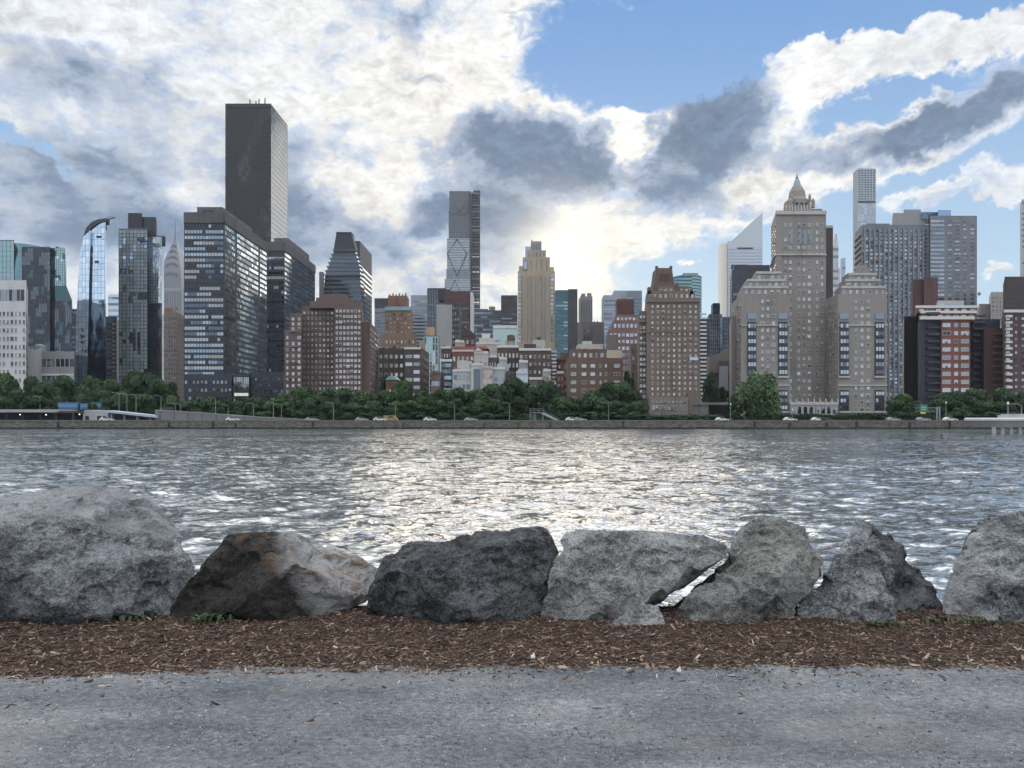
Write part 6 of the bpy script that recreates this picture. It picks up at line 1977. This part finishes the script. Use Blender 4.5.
root = empty('elevated_roadway', (wx(25, 266), 272, LZ), 'covered roadway with pale flat deck edge and dark underside at the left', 'elevated road')
MB().box(wx(-60, 265), wx(56, 265), 265, 278, wz(412.3, 265), wz(409.4, 265)).build('deck', wall((.36, .37, .38), .1), root)
MB().box(wx(-60, 276), wx(82, 276), 276.5, 278.5, LZ, wz(411.5, 277)).build('back_wall', BLACK, root)
MB().box(wx(56.2, 267), wx(84, 267), 266.5, 278, wz(412.9, 267), wz(411.0, 267)).build('deck', DARKST, root)
for px in (-10, 6, 22, 40, 56, 73):
    MB().box(wx(px, 267) - .3, wx(px, 267) + .3, 267, 267.6, LZ, wz(412.4, 267)).build('column', DARKST, root)
le = MT('lamp_glow'); le.set((.8, .8, .75), .5); le.p.inputs['Emission Color'].default_value = (1, .92, .75, 1); le.p.inputs['Emission Strength'].default_value = 2.2
for px, py in ((20, 414.6), (46, 414.8), (57, 414.4), (79.5, 414.3)):
    MB().lathe(wx(px, 270), 270, [(.05, wz(py, 270) - .2), (.26, wz(py, 270)), (.05, wz(py, 270) + .2)], 8).build('underdeck_lamp', le.m, root)
root = empty('pump_house', (wx(93, 268), 271, LZ), 'pale low building with dark openings at the head of the sloping bridge', 'building')
mb = MB().prism([(wx(83, 267), LZ), (wx(108, 267), LZ), (wx(108, 267), wz(411, 267)), (wx(86, 267), wz(409.8, 267)), (wx(83, 267), wz(411, 267))], 267, 275)
mb.build('wall', wall((.38, .38, .38), .12), root)
for a, c in ((85.5, 89), (97.5, 101.5), (103, 106)):
    MB().box(wx(a, 267), wx(c, 267), 266.8, 266.95, wz(420, 267), wz(416, 267)).build('opening', BLACK, root)
root = empty('sloping_bridge', (wx(130, 266), 268, LZ), 'sloping light blue grey bridge deck left of the concrete ramp', 'bridge')
MB().prism([(wx(106, 265), wz(412.3, 265)), (wx(157, 265), wz(418, 265)), (wx(157, 265), wz(415.8, 265)), (wx(106, 265), wz(410.3, 265))], 265, 272).build('deck', wall((.40, .46, .50), .1), root)
MB().prism([(wx(104, 271), LZ), (wx(157, 271), LZ), (wx(157, 271), wz(416, 271)), (wx(104, 271), wz(411, 271))], 272.1, 273).build('back_wall', wall((.10, .105, .11), .3), root)
for px in (112, 125, 138, 151):
    MB().box(wx(px, 267) - .35, wx(px, 267) + .35, 266.5, 267.4, LZ, wz(413 + (px - 106) * .1, 267)).build('column', GREYC_, root)

BLUE = plain((.05, .12, .22), .5, name='blue_tarpaulin')
for (a, c, t_, lab) in ((58, 78, 402.2, 'long dark blue covered truck on the elevated road'), (80, 88, 403.2, 'short blue truck right of the long blue one'),
                        (90.5, 101, 402.4, 'blue covered truck at the right end of the elevated road')):
    Yt = 280
    root = empty('box_truck', (wx((a + c) / 2, Yt), Yt + 1, wz(411, Yt)), lab, 'truck', 'blue trucks parked on the elevated road')
    MB().prism([(wx(a, Yt), wz(409.6, Yt)), (wx(c, Yt), wz(409.6, Yt)), (wx(c, Yt), wz(t_ + .6, Yt)), (wx(c - 1, Yt), wz(t_, Yt)), (wx(a + 1, Yt), wz(t_, Yt)), (wx(a, Yt), wz(t_ + .6, Yt))], Yt, Yt + 2.4).build('cargo_cover', BLUE, root)
    MB().box(wx(a, Yt) + .2, wx(c, Yt) - .2, Yt - .06, Yt - .01, wz(407.3, Yt), wz(404.4, Yt)).build('side_stripe', plain((.10, .22, .36), .5, name='blue_paint'), root)
    for px in (a + 2, c - 2):
        X = wx(px, Yt); rr = .5
        MB().prism([(X + rr * math.cos(t), wz(410, Yt) + rr * math.sin(t)) for t in np.linspace(0, 6.28, 13)[:-1]], Yt + .1, Yt + .4).build('wheel', BLACK, root)
tag(MB().box(wx(-60, 281), wx(104, 281), 278.6, 286, wz(412.5, 281), wz(411.6, 281)).build('upper_road', DARKST), 'dark upper road deck under the blue trucks', 'elevated road')
for i, X in enumerate(np.linspace(wx(-50, 281), wx(100, 281), 9)):
    pass
sup = MB()
for X in np.linspace(wx(-50, 281), wx(100, 281), 9): sup.box(X - .4, X + .4, 281, 281.8, LZ, wz(412.5, 281) + .01)
o = sup.build('deck_columns', DARKST); o.parent = bpy.data.objects['upper_road']


# ---- stair footbridge
Y = 268
root = empty('footbridge_stair', (wx(543, Y), Y + 1, LZ), 'grey green steel stair platform with flight descending right to the promenade', 'footbridge')
FG = plain((.20, .25, .25), .6, .2, 'painted_steel')
MB().box(wx(530, Y), wx(543.5, Y), Y, Y + 3, wz(413.2, Y), wz(412.4, Y)).build('platform', FG, root)
rl = MB()
for px in (530, 534.5, 539, 543.3):
    rl.box(wx(px, Y) - .06, wx(px, Y) + .06, Y, Y + .12, wz(412.4, Y), wz(408.6, Y))
rl.box(wx(530, Y), wx(543.5, Y), Y, Y + .1, wz(409, Y), wz(408.6, Y)).box(wx(530, Y), wx(543.5, Y), Y, Y + .1, wz(410.8, Y), wz(410.5, Y))
rl.build('platform_railing', FG, root)
MB().prism([(wx(541, Y), wz(413.6, Y)), (wx(560, Y), wz(422.4, Y)), (wx(560, Y), wz(420.6, Y)), (wx(543, Y), wz(411.8, Y))], Y, Y + .3).build('stair_stringer', plain((.36, .40, .40), .6, name='pale_steel'), root)
MB().prism([(wx(543, Y), wz(410.4, Y)), (wx(560, Y), wz(419.2, Y)), (wx(560, Y), wz(418.8, Y)), (wx(543, Y), wz(410.0, Y))], Y, Y + .15).build('hand_rail', FG, root)
for i in range(11):
    MB().box(wx(543 + i * 1.5, Y), wx(544.6 + i * 1.5, Y), Y + .31, Y + 2.4, wz(413 + i * .8, Y) - .1, wz(413 + i * .8, Y)).build('step', FG, root)
for px in (530.6, 535, 543):
    MB().box(wx(px, Y) - .2, wx(px, Y) + .2, Y + .6, Y + 1, LZ + .06, wz(413.3, Y)).build('post', FG, root)
MB().box(wx(532.5, Y), wx(536.5, Y), Y + 1.2, Y + 2.6, LZ + .06, wz(414.5, Y)).build('stair_cabin', plain((.10, .16, .17), .5, name='cabin'), root)

# ---- mushroom pier at right, standing in the river
Y = 178
root = empty('mooring_pier', (wx(1012, Y), Y + 5, 0), 'white concrete pier cap on round piles at the right edge of the river', 'pier')
PW = wall((.62, .62, .60), .08)


def ring(hx, hy, z, cx_, cy_, n=20, ex=.5):
    return [(cx_ + hx * abs(math.cos(t)) ** ex * (1 if math.cos(t) > 0 else -1), cy_ + hy * abs(math.sin(t)) ** ex * (1 if math.sin(t) > 0 else -1), z) for t in [2 * math.pi * i / n for i in range(n)]]


cx_, cy_ = wx(1017, Y), Y + 6
u = Y / F
MB().rings([ring(24 * u, 5.6, wz(421.2, Y), cx_, cy_), ring(29 * u, 6, wz(420.6, Y), cx_, cy_), ring(29 * u, 6, wz(418.6, Y), cx_, cy_), ring(28 * u, 5.6, wz(417.8, Y), cx_, cy_)]).build('cap_slab', PW, root)
MB().rings([ring(17 * u, 4, wz(427.6, Y), cx_, cy_), ring(20 * u, 4.6, wz(424.4, Y), cx_, cy_), ring(23 * u, 5.2, wz(421.25, Y), cx_, cy_)]).build('pile_cap', PW, root)
for px in (1002, 1010.5, 1019, 1028):
    MB().lathe(wx(px, Y), Y + 3, [(.48, -1.5), (.48, wz(427.5, Y) - .001)], 14).build('pile', PW, root)
tag(MB().box(wx(1014, Y), wx(1040, Y), Y + 3, Y + 6, wz(417.8, Y) + .01, wz(415, Y)).box(wx(1016, Y), wx(1040, Y), Y + 3.5, Y + 5.5, wz(415, Y) + .012, wz(413.8, Y)).build('control_cabin', wall((.42, .43, .44), .1)), 'small grey cabin standing on the white pier cap', 'cabin')

# ---- overhead road sign
Y = 269
root = empty('overhead_road_sign', (wx(929, Y), Y, LZ), 'green overhead road sign with yellow panel on a grey steel gantry', 'road sign')
SG = plain((.02, .17, .13), .4, name='sign_green'); SYL = plain((.70, .50, .05), .4, name='sign_yellow')
MB().prism([(wx(919.5, Y), wz(411.8, Y)), (wx(927.5, Y), wz(412.5, Y)), (wx(927.5, Y), wz(404.8, Y)), (wx(921, Y), wz(404.0, Y)), (wx(919.5, Y), wz(406, Y))], Y - .2, Y).build('green_panel', SG, root)
MB().box(wx(920, Y), wx(925, Y), Y - .3, Y - .21, wz(413.8, Y), wz(411.9, Y)).build('yellow_panel', SYL, root)
for k in range(2):
    MB().box(wx(921, Y), wx(926, Y), Y - .24, Y - .21, wz(407.4 + k * 2.2, Y), wz(406.8 + k * 2.2, Y)).build('legend_stripe', plain((.65, .70, .66), .4, name='sign_white'), root)
gt = MB()
for px in (936.8, 939.5):
    gt.box(wx(px, Y) - .18, wx(px, Y) + .18, Y - .2, Y + .2, LZ + .06, wz(407, Y))
gt.build('gantry_posts', STEEL, root)
bm_ = MB()
for z in (407.4, 411.6): bm_.box(wx(915, Y), wx(940.5, Y), Y + .02, Y + .3, wz(z + .35, Y), wz(z, Y))
for i in range(9):
    a = 915 + i * 2.8
    bm_.tube([(wx(a, Y), Y + .16, wz(407.5, Y)), (wx(a + 2.8, Y), Y + .16, wz(411.7, Y))], .08, 4)
bm_.build('gantry_beam', STEEL, root)

# ---- dark underpass and its slab at the foot of the pyramid crowned tower
root = empty('underpass', (wx(713, 285), 290, LZ), 'dark road underpass with a concrete slab roof beside the pyramid crowned tower', 'underpass')
MB().box(wx(700, 284), wx(728, 284), 284, 298, wz(404.8, 284), wz(402.4, 284)).build('roof_slab', wall((.16, .16, .155), .2), root)
MB().box(wx(701, 284), wx(709, 284), 284.5, 298, LZ, wz(405, 284)).build('side_wall', wall((.17, .155, .14), .2), root)
MB().box(wx(709, 296), wx(728, 296), 296, 297, LZ, wz(404.9, 296)).build('back_wall', BLACK, root)

# ================================================================== lamps
LM = plain((.22, .22, .22), .5, .3, 'lamp_steel')


def lamp_data(h, arm):
    return h, arm


def street_lamp(px, py, Y, label, base=None, double=False, kind='arm'):
    X = wx(px, Y); z1 = wz(py, Y); z0 = LZ + .06 if base is None else base
    root = empty('street_lamp', (X, Y, z0), label, 'street lamp', 'street lamps along the river drive')
    MB().tube([(X, Y, z0), (X, Y, z1)], [.16, .09], 8).build('pole', LM, root)
    s = -1
    if kind == 'arm':
        MB().tube([(X, Y, z1 - .02), (X + s * .7, Y, z1 + .45), (X + s * 1.9, Y, z1 + .55)], .07, 6).build('arm', LM, root)
        MB().rings([[(X + s * 2.2 + a, Y + c, z1 + .5 + d) for a, c in ((-.5, -.18), (.5, -.14), (.5, .14), (-.5, .18))] for d in (-.06, .12)]).build('lamp_head', LM, root)
    else:
        MB().lathe(X, Y, [(.1, z1), (.26, z1 + .2), (.24, z1 + .5), (.06, z1 + .7)], 10).build('lamp_globe', plain((.75, .76, .74), .3, name='lamp_glass'), root)
    MB().box(X - .25, X + .25, Y - .25, Y + .25, z0, z0 + .5).build('base_plinth', LM, root)


zr = lambda px: wz(410.5 + max(0, (px - 160)) * .066, 270)
for px, py, Y, lab, base, kd in (
    (40, 397.5, 284, 'street lamp above the elevated road left of the long blue truck', wz(411.6, 281), 'arm'),
    (119, 394, 276, 'curved arm street lamp, leftmost of the three over the sloping bridge', LZ, 'arm'),
    (127, 395, 278, 'street lamp, middle one of the three over the sloping bridge', LZ, 'arm'),
    (136, 396, 274, 'street lamp, rightmost of the three over the sloping bridge', LZ, 'arm'),
    (161, 397, 274, 'street lamp at the top left end of the concrete ramp', zr(161), 'arm'),
    (175.5, 405, 276, 'short street lamp on the ramp, left one under the twin slabs', zr(175), 'arm'),
    (180.5, 405, 276, 'short street lamp on the ramp, right one under the twin slabs', zr(180), 'arm'),
    (215.5, 399, 276, 'tall street lamp on the ramp before the glass slab podium', zr(215), 'arm'),
    (228, 406, 278, 'street lamp on the ramp below the glass pavilion', zr(228), 'arm'),
    (253.5, 404.5, 276, 'street lamp on the ramp just right of the glass pavilion', zr(253), 'arm'),
    (273.5, 403.5, 276, 'left of two close street lamps by the brick apartment block', zr(273), 'arm'),
    (281.5, 405, 277, 'right of two close street lamps by the brick apartment block', zr(281), 'arm'),
    (333.5, 404, 275, 'tall street lamp below the middle of the large brick block', LZ, 'arm'),
    (395.5, 405, 276, 'street lamp between orange construction drums and the white gabled houses', LZ, 'arm'),
    (454.5, 404, 275, 'street lamp on the drive below the white balcony block', LZ, 'arm'),
    (509.5, 404, 275, 'street lamp on the drive left of the stair footbridge', LZ, 'arm'),
    (608.5, 404, 275, 'street lamp in front of the trees below the white penthouse block', LZ, 'arm'),
    (730.5, 405, 268, 'street lamp beside the willow near the dark underpass', LZ, 'globe'),
    (792.5, 411, 268, 'short lamp with white globe before the river house arcade', LZ, 'globe'),
    (946, 403.5, 270, 'twin height street lamp right of the overhead road sign', LZ, 'globe'),
):
    street_lamp(px, py, Y, lab, base, kind=kd)
for px, py, lab in ((1008, 404.5, 'left lamp post standing on the white pier'), (1021.5, 406, 'right lamp post standing on the white pier, at the edge')):
    street_lamp(px, py, 184, lab, wz(417.8, 178), kind='arm' if px > 1015 else 'globe')

# ================================================================== cars on the drive
car_cols = {'white': plain((.72, .73, .74), .3, name='car_white'), 'silver': plain((.38, .40, .42), .3, .4, 'car_silver'), 'dark': plain((.03, .035, .045), .3, name='car_dark'),
            'orange': plain((.34, .23, .11), .4, name='car_orange')}
_cars = {}


def car(px, colour, label, Y=266.0, base=None, van=False):
    key = (colour, van)
    if key not in _cars:
        L, Hh = (5.2, 2.1) if van else (4.6, 1.45)
        if van: pr = [(-L / 2, .35), (L / 2, .35), (L / 2, .95), (L / 2 - .5, 1.15), (L / 2 - 1.1, 2.0), (-L / 2 + .1, 2.1), (-L / 2, 1.9)]
        else: pr = [(-L / 2, .32), (L / 2, .32), (L / 2, .72), (L / 2 - 1.1, .9), (L / 2 - 1.8, 1.42), (-L / 2 + 1.0, 1.45), (-L / 2 + .25, .95), (-L / 2, .85)]
        body = MB().prism(pr, -.9, .9).build('body', car_cols[colour])
        gl = MB().prism([(x * .62 - .15, z) for x, z in ((-1.4, .95 if not van else 1.25), (2.1, .95 if not van else 1.25), (1.3, 1.36 if not van else 1.85), (-1.0, 1.38 if not van else 1.85))], -.93, .93).build('side_window', G_DRK)
        parts = [body.data, gl.data]
        wh = []
        for x in (-L * .31, L * .31):
            m = MB()
            for yy in (-.92, .72): m.prism([(x + .33 * math.cos(t), .33 + .33 * math.sin(t)) for t in np.linspace(0, 6.283, 15)[:-1]], yy, yy + .2)
            w = m.build('wheel', BLACK); wh.append(w.data); bpy.data.objects.remove(w)
        bpy.data.objects.remove(body); bpy.data.objects.remove(gl)
        _cars[key] = [('body', parts[0]), ('side_window', parts[1]), ('wheel', wh[0]), ('wheel', wh[1])]
    root = empty('parked_car' if not van else 'van', (wx(px, Y), Y, LZ + .06 if base is None else base), label, 'car' if not van else 'van', 'vehicles on the river drive')
    for n_, me in _cars[key]:
        o = bpy.data.objects.new(n_, me); COL.objects.link(o); o.parent = root


for px, cl, lab, van in ((107, 'white', 'white car in front of the pale low building at left', False), (233, 'white', 'white car on the drive below the glass pavilion', False),
                         (312, 'silver', 'silver car on the drive below the large brick block', False), (362, 'silver', 'silver car left of the white van near the orange one', False),
                         (380, 'white', 'white car directly left of the orange van', False), (391, 'orange', 'orange van on the drive left of its street lamp', True),
                         (430, 'white', 'white car on the drive below the dark brick block', False), (471, 'silver', 'silver car on the drive below the white balcony block', False),
                         (572, 'white', 'white car just right of the stair footbridge', False), (580, 'silver', 'silver car just right of the white one by the footbridge', False),
                         (722, 'white', 'white car by the underpass lamp', False), (790, 'white', 'white car below the globe lamp before the arcade', False),
                         (818, 'white', 'white car on the drive before the right end of the arcade', False), (826, 'dark', 'dark car right of the white one before the arcade', False),
                         (893, 'silver', 'silver car on the drive left of the overhead road sign', False), (923, 'silver', 'silver car under the overhead road sign', False),
                         (950, 'white', 'white car beside the lamp right of the overhead road sign', False)):
    car(px, cl, lab, 270.0 if van else 264.6, None, van)

# ================================================================== trees
LEAF = {}


def leaf_mat(name, dark, mid, light):
    t = MT(name)
    a = t.n('ShaderNodeAttribute'); a.attribute_name = 'tone'
    oi = t.n('ShaderNodeObjectInfo')
    k = t.math('ADD', a.outputs['Fac'], t.math('MULTIPLY_ADD', oi.outputs['Random'], .4, -.2))
    c = t.ramp(k, [(.1, dark), (.55, mid), (.95, light)])
    t.set(c, .7, 0, None, .2)
    t.p.inputs['Subsurface Weight'].default_value = 0
    return t.m


LFM = leaf_mat('leaf', (.012, .029, .013), (.028, .060, .024), (.062, .108, .038))
LFW = leaf_mat('willow_leaf', (.045, .080, .035), (.080, .135, .060), (.14, .205, .10))
BARK = wall((.07, .055, .045), .3)


def crown_mesh(seed, n=4300, willow=False, flat=.72, size=(.30, .62)):
    """unit crown: radius about 1 across, height about 1.5, made of leaf clumps on many boughs"""
    r = np.random.default_rng(seed)
    nb = 17
    cen = []
    for i in range(nb):
        th = r.uniform(0, 6.28); rr = r.uniform(0, .66) ** .8; zz = r.uniform(.35, 1.18)
        rr *= 1.05 - abs(zz - .72) * .75
        cen.append((rr * math.cos(th), rr * math.sin(th), zz, r.uniform(.24, .42)))
    cen = np.array(cen)
    w = cen[:, 3] ** 2; w /= w.sum()
    k = r.choice(nb, n, p=w)
    d = r.normal(size=(n, 3)); d /= np.linalg.norm(d, axis=1)[:, None]
    d[:, 2] = np.where(r.random(n) < .7, abs(d[:, 2]), d[:, 2])
    rad = cen[k, 3] * (1 - .45 * r.random(n) ** 2.2)
    p = cen[k, :3] + d * rad[:, None] * np.array([1, 1, flat])
    if willow:
        p[:, 2] -= r.random(n) ** 2 * .35
    # leaf clump: a small bent quad facing roughly outward, random spin
    S = r.uniform(size[0], size[1], n) / 7.5
    nd = d + r.normal(0, .55, (n, 3)); nd /= np.linalg.norm(nd, axis=1)[:, None]
    a = np.cross(nd, r.normal(size=(n, 3))); a /= np.linalg.norm(a, axis=1)[:, None]
    b = np.cross(nd, a)
    el_ = np.where(willow, 1.7, 1.0)
    q = np.stack([p - a * S[:, None] - b * S[:, None] * .5 * el_, p + a * S[:, None] * .7 - b * S[:, None] * .7, p + a * S[:, None] + b * S[:, None] * .6, p - a * S[:, None] * .5 + b * S[:, None] * .9 * el_, p + nd * S[:, None] * .35], 1)
    v = q.reshape(-1, 3)
    f = (np.arange(n)[:, None, None] * 5 + np.array([(0, 1, 4), (1, 2, 4), (2, 3, 4), (3, 0, 4)])[None]).reshape(-1, 3)
    me = bpy.data.meshes.new('crown')
    me.vertices.add(len(v)); me.vertices.foreach_set('co', v.astype(np.float32).ravel())
    me.loops.add(f.size); me.loops.foreach_set('vertex_index', f.astype(np.int32).ravel())
    me.polygons.add(len(f)); me.polygons.foreach_set('loop_start', np.arange(0, f.size, 3, dtype=np.int32))
    me.update(calc_edges=True)
    at_ = me.attributes.new('tone', 'FLOAT', 'FACE')
    tone = np.clip(r.beta(2, 2.4, nb)[k] * .65 + r.random(n) * .4 - .02, 0, 1)
    at_.data.foreach_set('value', np.repeat(tone, 4).astype(np.float32))
    me.materials.append(LFW if willow else LFM)
    return me


def trunk_mesh(seed):
    r = random.Random(seed); m = MB()
    m.tube([(0, 0, 0), (.02, .01, .3), (.0, .02, .6)], [.045, .035, .022], 7)
    for i in range(6):
        a = i * 1.05 + r.random(); z = .22 + .05 * i
        m.tube([(0, 0, z), (math.cos(a) * .2, math.sin(a) * .2, z + .22), (math.cos(a) * .42, math.sin(a) * .42, z + .42)], [.02, .012, .005], 5)
    o = m.build('trunk', BARK); me = o.data; bpy.data.objects.remove(o)
    return me


CR = [crown_mesh(100 + i) for i in range(7)]
CRS = [crown_mesh(200 + i, 2600, flat=.8) for i in range(4)]
CRW = crown_mesh(305, 6000, True, flat=1.15, size=(.16, .36))
TK = [trunk_mesh(i) for i in range(3)]
tr = random.Random(12)


def tree(px, pt, Y, wpx, label, crown=None, cat='tree', name='broadleaf_tree', group='trees along the far bank', z0=LZ):
    h = (wz(pt, Y) - z0) * (tr.uniform(.92, 1.1) if 'row' in label else 1)
    wr = wpx / 2 * Y / F
    root = empty(name, (wx(px, Y), Y, z0), label, cat, group)
    rot = tr.uniform(0, 6.28)
    for nm, me in (('crown', crown or tr.choice(CR)), ('trunk', tr.choice(TK))):
        o = bpy.data.objects.new(nm, me); COL.objects.link(o); o.parent = root
        o.scale = (wr / .95, wr / .95, h / 1.45); o.rotation_euler = (0, 0, rot)


LMK = [(-99, 30, 'the white office slab'), (30, 75, 'the low white pavilion'), (75, 117, 'the slanted blue tower'), (117, 160, 'the slim glass tower'), (160, 186, 'the brown stepped tower'),
       (186, 232, 'the left twin slab'), (232, 284, 'the glass pavilion'), (284, 330, 'the left wing of the large brick block'), (330, 378, 'the right part of the large brick block'),
       (378, 425, 'the green roofed brick house'), (425, 471, 'the white balcony block'), (471, 505, 'the cream townhouse'), (505, 542, 'the white blue dormer house'), (542, 568, 'the slanted white balconies'),
       (568, 632, 'the white penthouse brick block'), (632, 705, 'the pyramid crowned tower'), (705, 745, 'the dark underpass'), (745, 900, 'the river house'), (900, 940, 'the overhead road sign'),
       (940, 972, 'the red brick white trimmed block'), (972, 1000, 'the near black balcony tower'), (1000, 1100, 'the corner apartment block')]
back = [(-14, 376, 34), (8, 373, 34), (30, 375, 32), (48, 378, 30), (68, 374, 34), (90, 377, 32), (110, 374, 34), (130, 371, 34), (150, 371, 32), (166, 379, 22),
        (284, 391, 30), (303, 389, 30), (324, 388, 32), (345, 388, 30), (363, 388, 32), (384, 389, 26), (402, 379, 30), (420, 388, 28), (440, 389, 30), (458, 388, 32), (477, 387, 32),
        (497, 381, 34), (514, 377, 34), (531, 384, 32), (549, 383, 30), (566, 391, 28), (590, 389, 34), (608, 385, 34), (628, 385, 34),
        (906, 392, 30), (940, 390, 30), (957, 388, 30), (976, 384, 34), (1000, 386, 34), (1024, 389, 34)]
front = [(-8, 394, 30), (16, 391, 30), (38, 392, 28), (60, 395, 26), (84, 394, 28), (104, 393, 28), (124, 391, 28), (146, 393, 28), (171, 393, 26),
         (188, 398, 24), (204, 396, 26), (221, 399, 24), (238, 400, 24), (256, 399, 26), (272, 398, 26), (290, 399, 26), (310, 399, 26), (330, 401, 24), (352, 400, 26), (374, 399, 26), (394, 402, 24), (414, 400, 26),
         (434, 401, 26), (454, 400, 26), (475, 402, 26), (494, 399, 26), (517, 398, 28), (560, 399, 26), (580, 400, 28), (601, 399, 28), (622, 400, 26), (640, 401, 20),
         (898, 401, 24), (916, 402, 26), (944, 401, 22), (962, 402, 24), (981, 401, 24), (1004, 400, 24), (1026, 400, 24)]
cnt = {}
allt = [(x, y, w, 'back') for x, y, w in back] + [(x, y, w, 'front') for x, y, w in front]
by = {}
for x, y, w, row in allt:
    lm = next(l for a, c, l in LMK if a <= x < c)
    by.setdefault((lm, row), []).append((x, y, w))
ORD = {1: [''], 2: ['left of two', 'right of two'], 3: ['left of three', 'middle of three', 'right of three'], 4: ['first of four from left', 'second of four', 'third of four', 'last of four from left']}
for (lm, row), lst in by.items():
    lst.sort()
    for (x, y, w), od in zip(lst, ORD[len(lst)]):
        lab = f'{row if row == "front" else "rear"} row tree before {lm}' + (f', {od}' if od else '')
        if row == 'back': tree(x, y, tr.uniform(300, 312) if not 560 < x < 640 else 322, w * 1.12, lab, None)
        else: tree(x, y, tr.uniform(281, 288), w * 1.1, lab, tr.choice(CRS + CR), 'tree')
tree(757, 372, 284, 48, 'large pale grey green willow like tree before the left wing of river house', CRW, 'tree', 'willow_tree')
tree(738, 394, 285, 26, 'dark small tree beside the willow and the underpass lamp', CRS[0], 'tree')
tree(711, 371, 395, 22, 'tall dark tree rising behind the underpass beside the pyramid crowned tower', CR[3], 'tree')
tree(722, 384, 398, 18, 'dark tree behind the underpass, right of the taller one', CR[1], 'tree')
tree(629, 374, 345, 14, 'narrow dark tree between the penthouse brick block and pyramid crowned tower', CR[2], 'tree')
tree(386, 372, 349, 14, 'dark tree top left of the small green roofed house', CR[4], 'tree')
tree(880, 414, 273, 14, 'low shrub left of the dark blank wall near the sign', CRS[1], 'shrub', 'shrub')

# low shrubs along the drive
shr = [(168, 408), (196, 409), (232, 410), (262, 411), (300, 411), (322, 413), (346, 412), (368, 413), (398, 413), (418, 412), (442, 413), (462, 412), (486, 413), (503, 412), (524, 414), (566, 413), (590, 412), (612, 412), (632, 411),
       (648, 414), (662, 416), (676, 416), (690, 415), (712, 414), (900, 412), (912, 413), (955, 412), (972, 413), (990, 412), (1010, 412)]
for i, (x, y) in enumerate(shr):
    lm = next(l for a, c, l in LMK if a <= x < c)
    cnt[lm] = cnt.get(lm, 0) + 1
    nth = ['first', 'second', 'third', 'fourth', 'fifth'][cnt[lm] - 1]
    tree(x, y, 278.2 + (i % 3) * .6, 24, f'low roadside shrub before {lm}, {nth} from left', CRS[i % 4], 'shrub', 'shrub', 'shrubs along the drive')

# hedge before the river house
r = np.random.default_rng(77); n = 9000
X = r.uniform(wx(772, 276), wx(925, 276), n); Yh = r.uniform(275.2, 277.0, n); top = wz(414.8, 276) + .35 * np.sin(X * .3) + .2 * r.normal(size=n)
Z = LZ + (top - LZ) * r.random(n) ** .5
mb = MB()
d = r.normal(size=(n, 3, 3)) * .22
for i in range(n):
    c = np.array([X[i], Yh[i], Z[i]])
    mb.face([tuple(c + d[i, 0]), tuple(c + d[i, 1]), tuple(c + d[i, 2])])
root = empty('hedge', (wx(848, 276), 276, LZ), 'long low dark green hedge along the foot of the river house', 'hedge')
o = mb.build('hedge_leaves', LFM, root)
at_ = o.data.attributes.new('tone', 'FLOAT', 'FACE'); at_.data.foreach_set('value', r.random(n).astype(np.float32))
MB().box(wx(772, 276), wx(925, 276), 275.6, 276.6, LZ, wz(416.2, 276)).build('hedge_core', wall((.015, .03, .012), .3), root)

# dark ground cover under the trees
r = np.random.default_rng(5); n = 16000
X = r.uniform(-195, 195, n); Yh = r.uniform(277.5, 300, n); Z = LZ + r.random(n) * 2.2
keep = ~((X > wx(700, 284)) & (X < wx(730, 284)))
X, Yh, Z = X[keep], Yh[keep], Z[keep]; n = len(X)
d = r.normal(size=(n, 3, 3)) * .4
v = (np.stack([X, Yh, Z], -1)[:, None, :] + d).reshape(-1, 3)
me = bpy.data.meshes.new('undergrowth'); me.from_pydata(v.tolist(), [], [(3 * i, 3 * i + 1, 3 * i + 2) for i in range(n)])
at_ = me.attributes.new('tone', 'FLOAT', 'FACE'); at_.data.foreach_set('value', (r.random(n) * .5).astype(np.float32))
me.materials.append(LFM)
o = bpy.data.objects.new('undergrowth', me); COL.objects.link(o)
tag(o, 'dark undergrowth beneath the trees on the far bank', 'undergrowth', kind='stuff')

# ================================================================== air
hz = MB().box(-2600, 2600, -160, 3100, -3.5, 520)
ho = hz.build("haze", [])
hm = bpy.data.materials.new('haze'); hm.use_nodes = True
nt = hm.node_tree; nt.nodes.clear()
pv = nt.nodes.new('ShaderNodeVolumePrincipled'); mo = nt.nodes.new('ShaderNodeOutputMaterial')
nt.links.new(pv.outputs[0], mo.inputs['Volume'])
pv.inputs['Color'].default_value = (.86, .92, 1.0, 1)
pv.inputs['Density'].default_value = .00006
pv.inputs['Anisotropy'].default_value = .35
ho.data.materials.append(hm)
tag(ho, 'thin pale air over river and city', 'haze', kind='stuff')
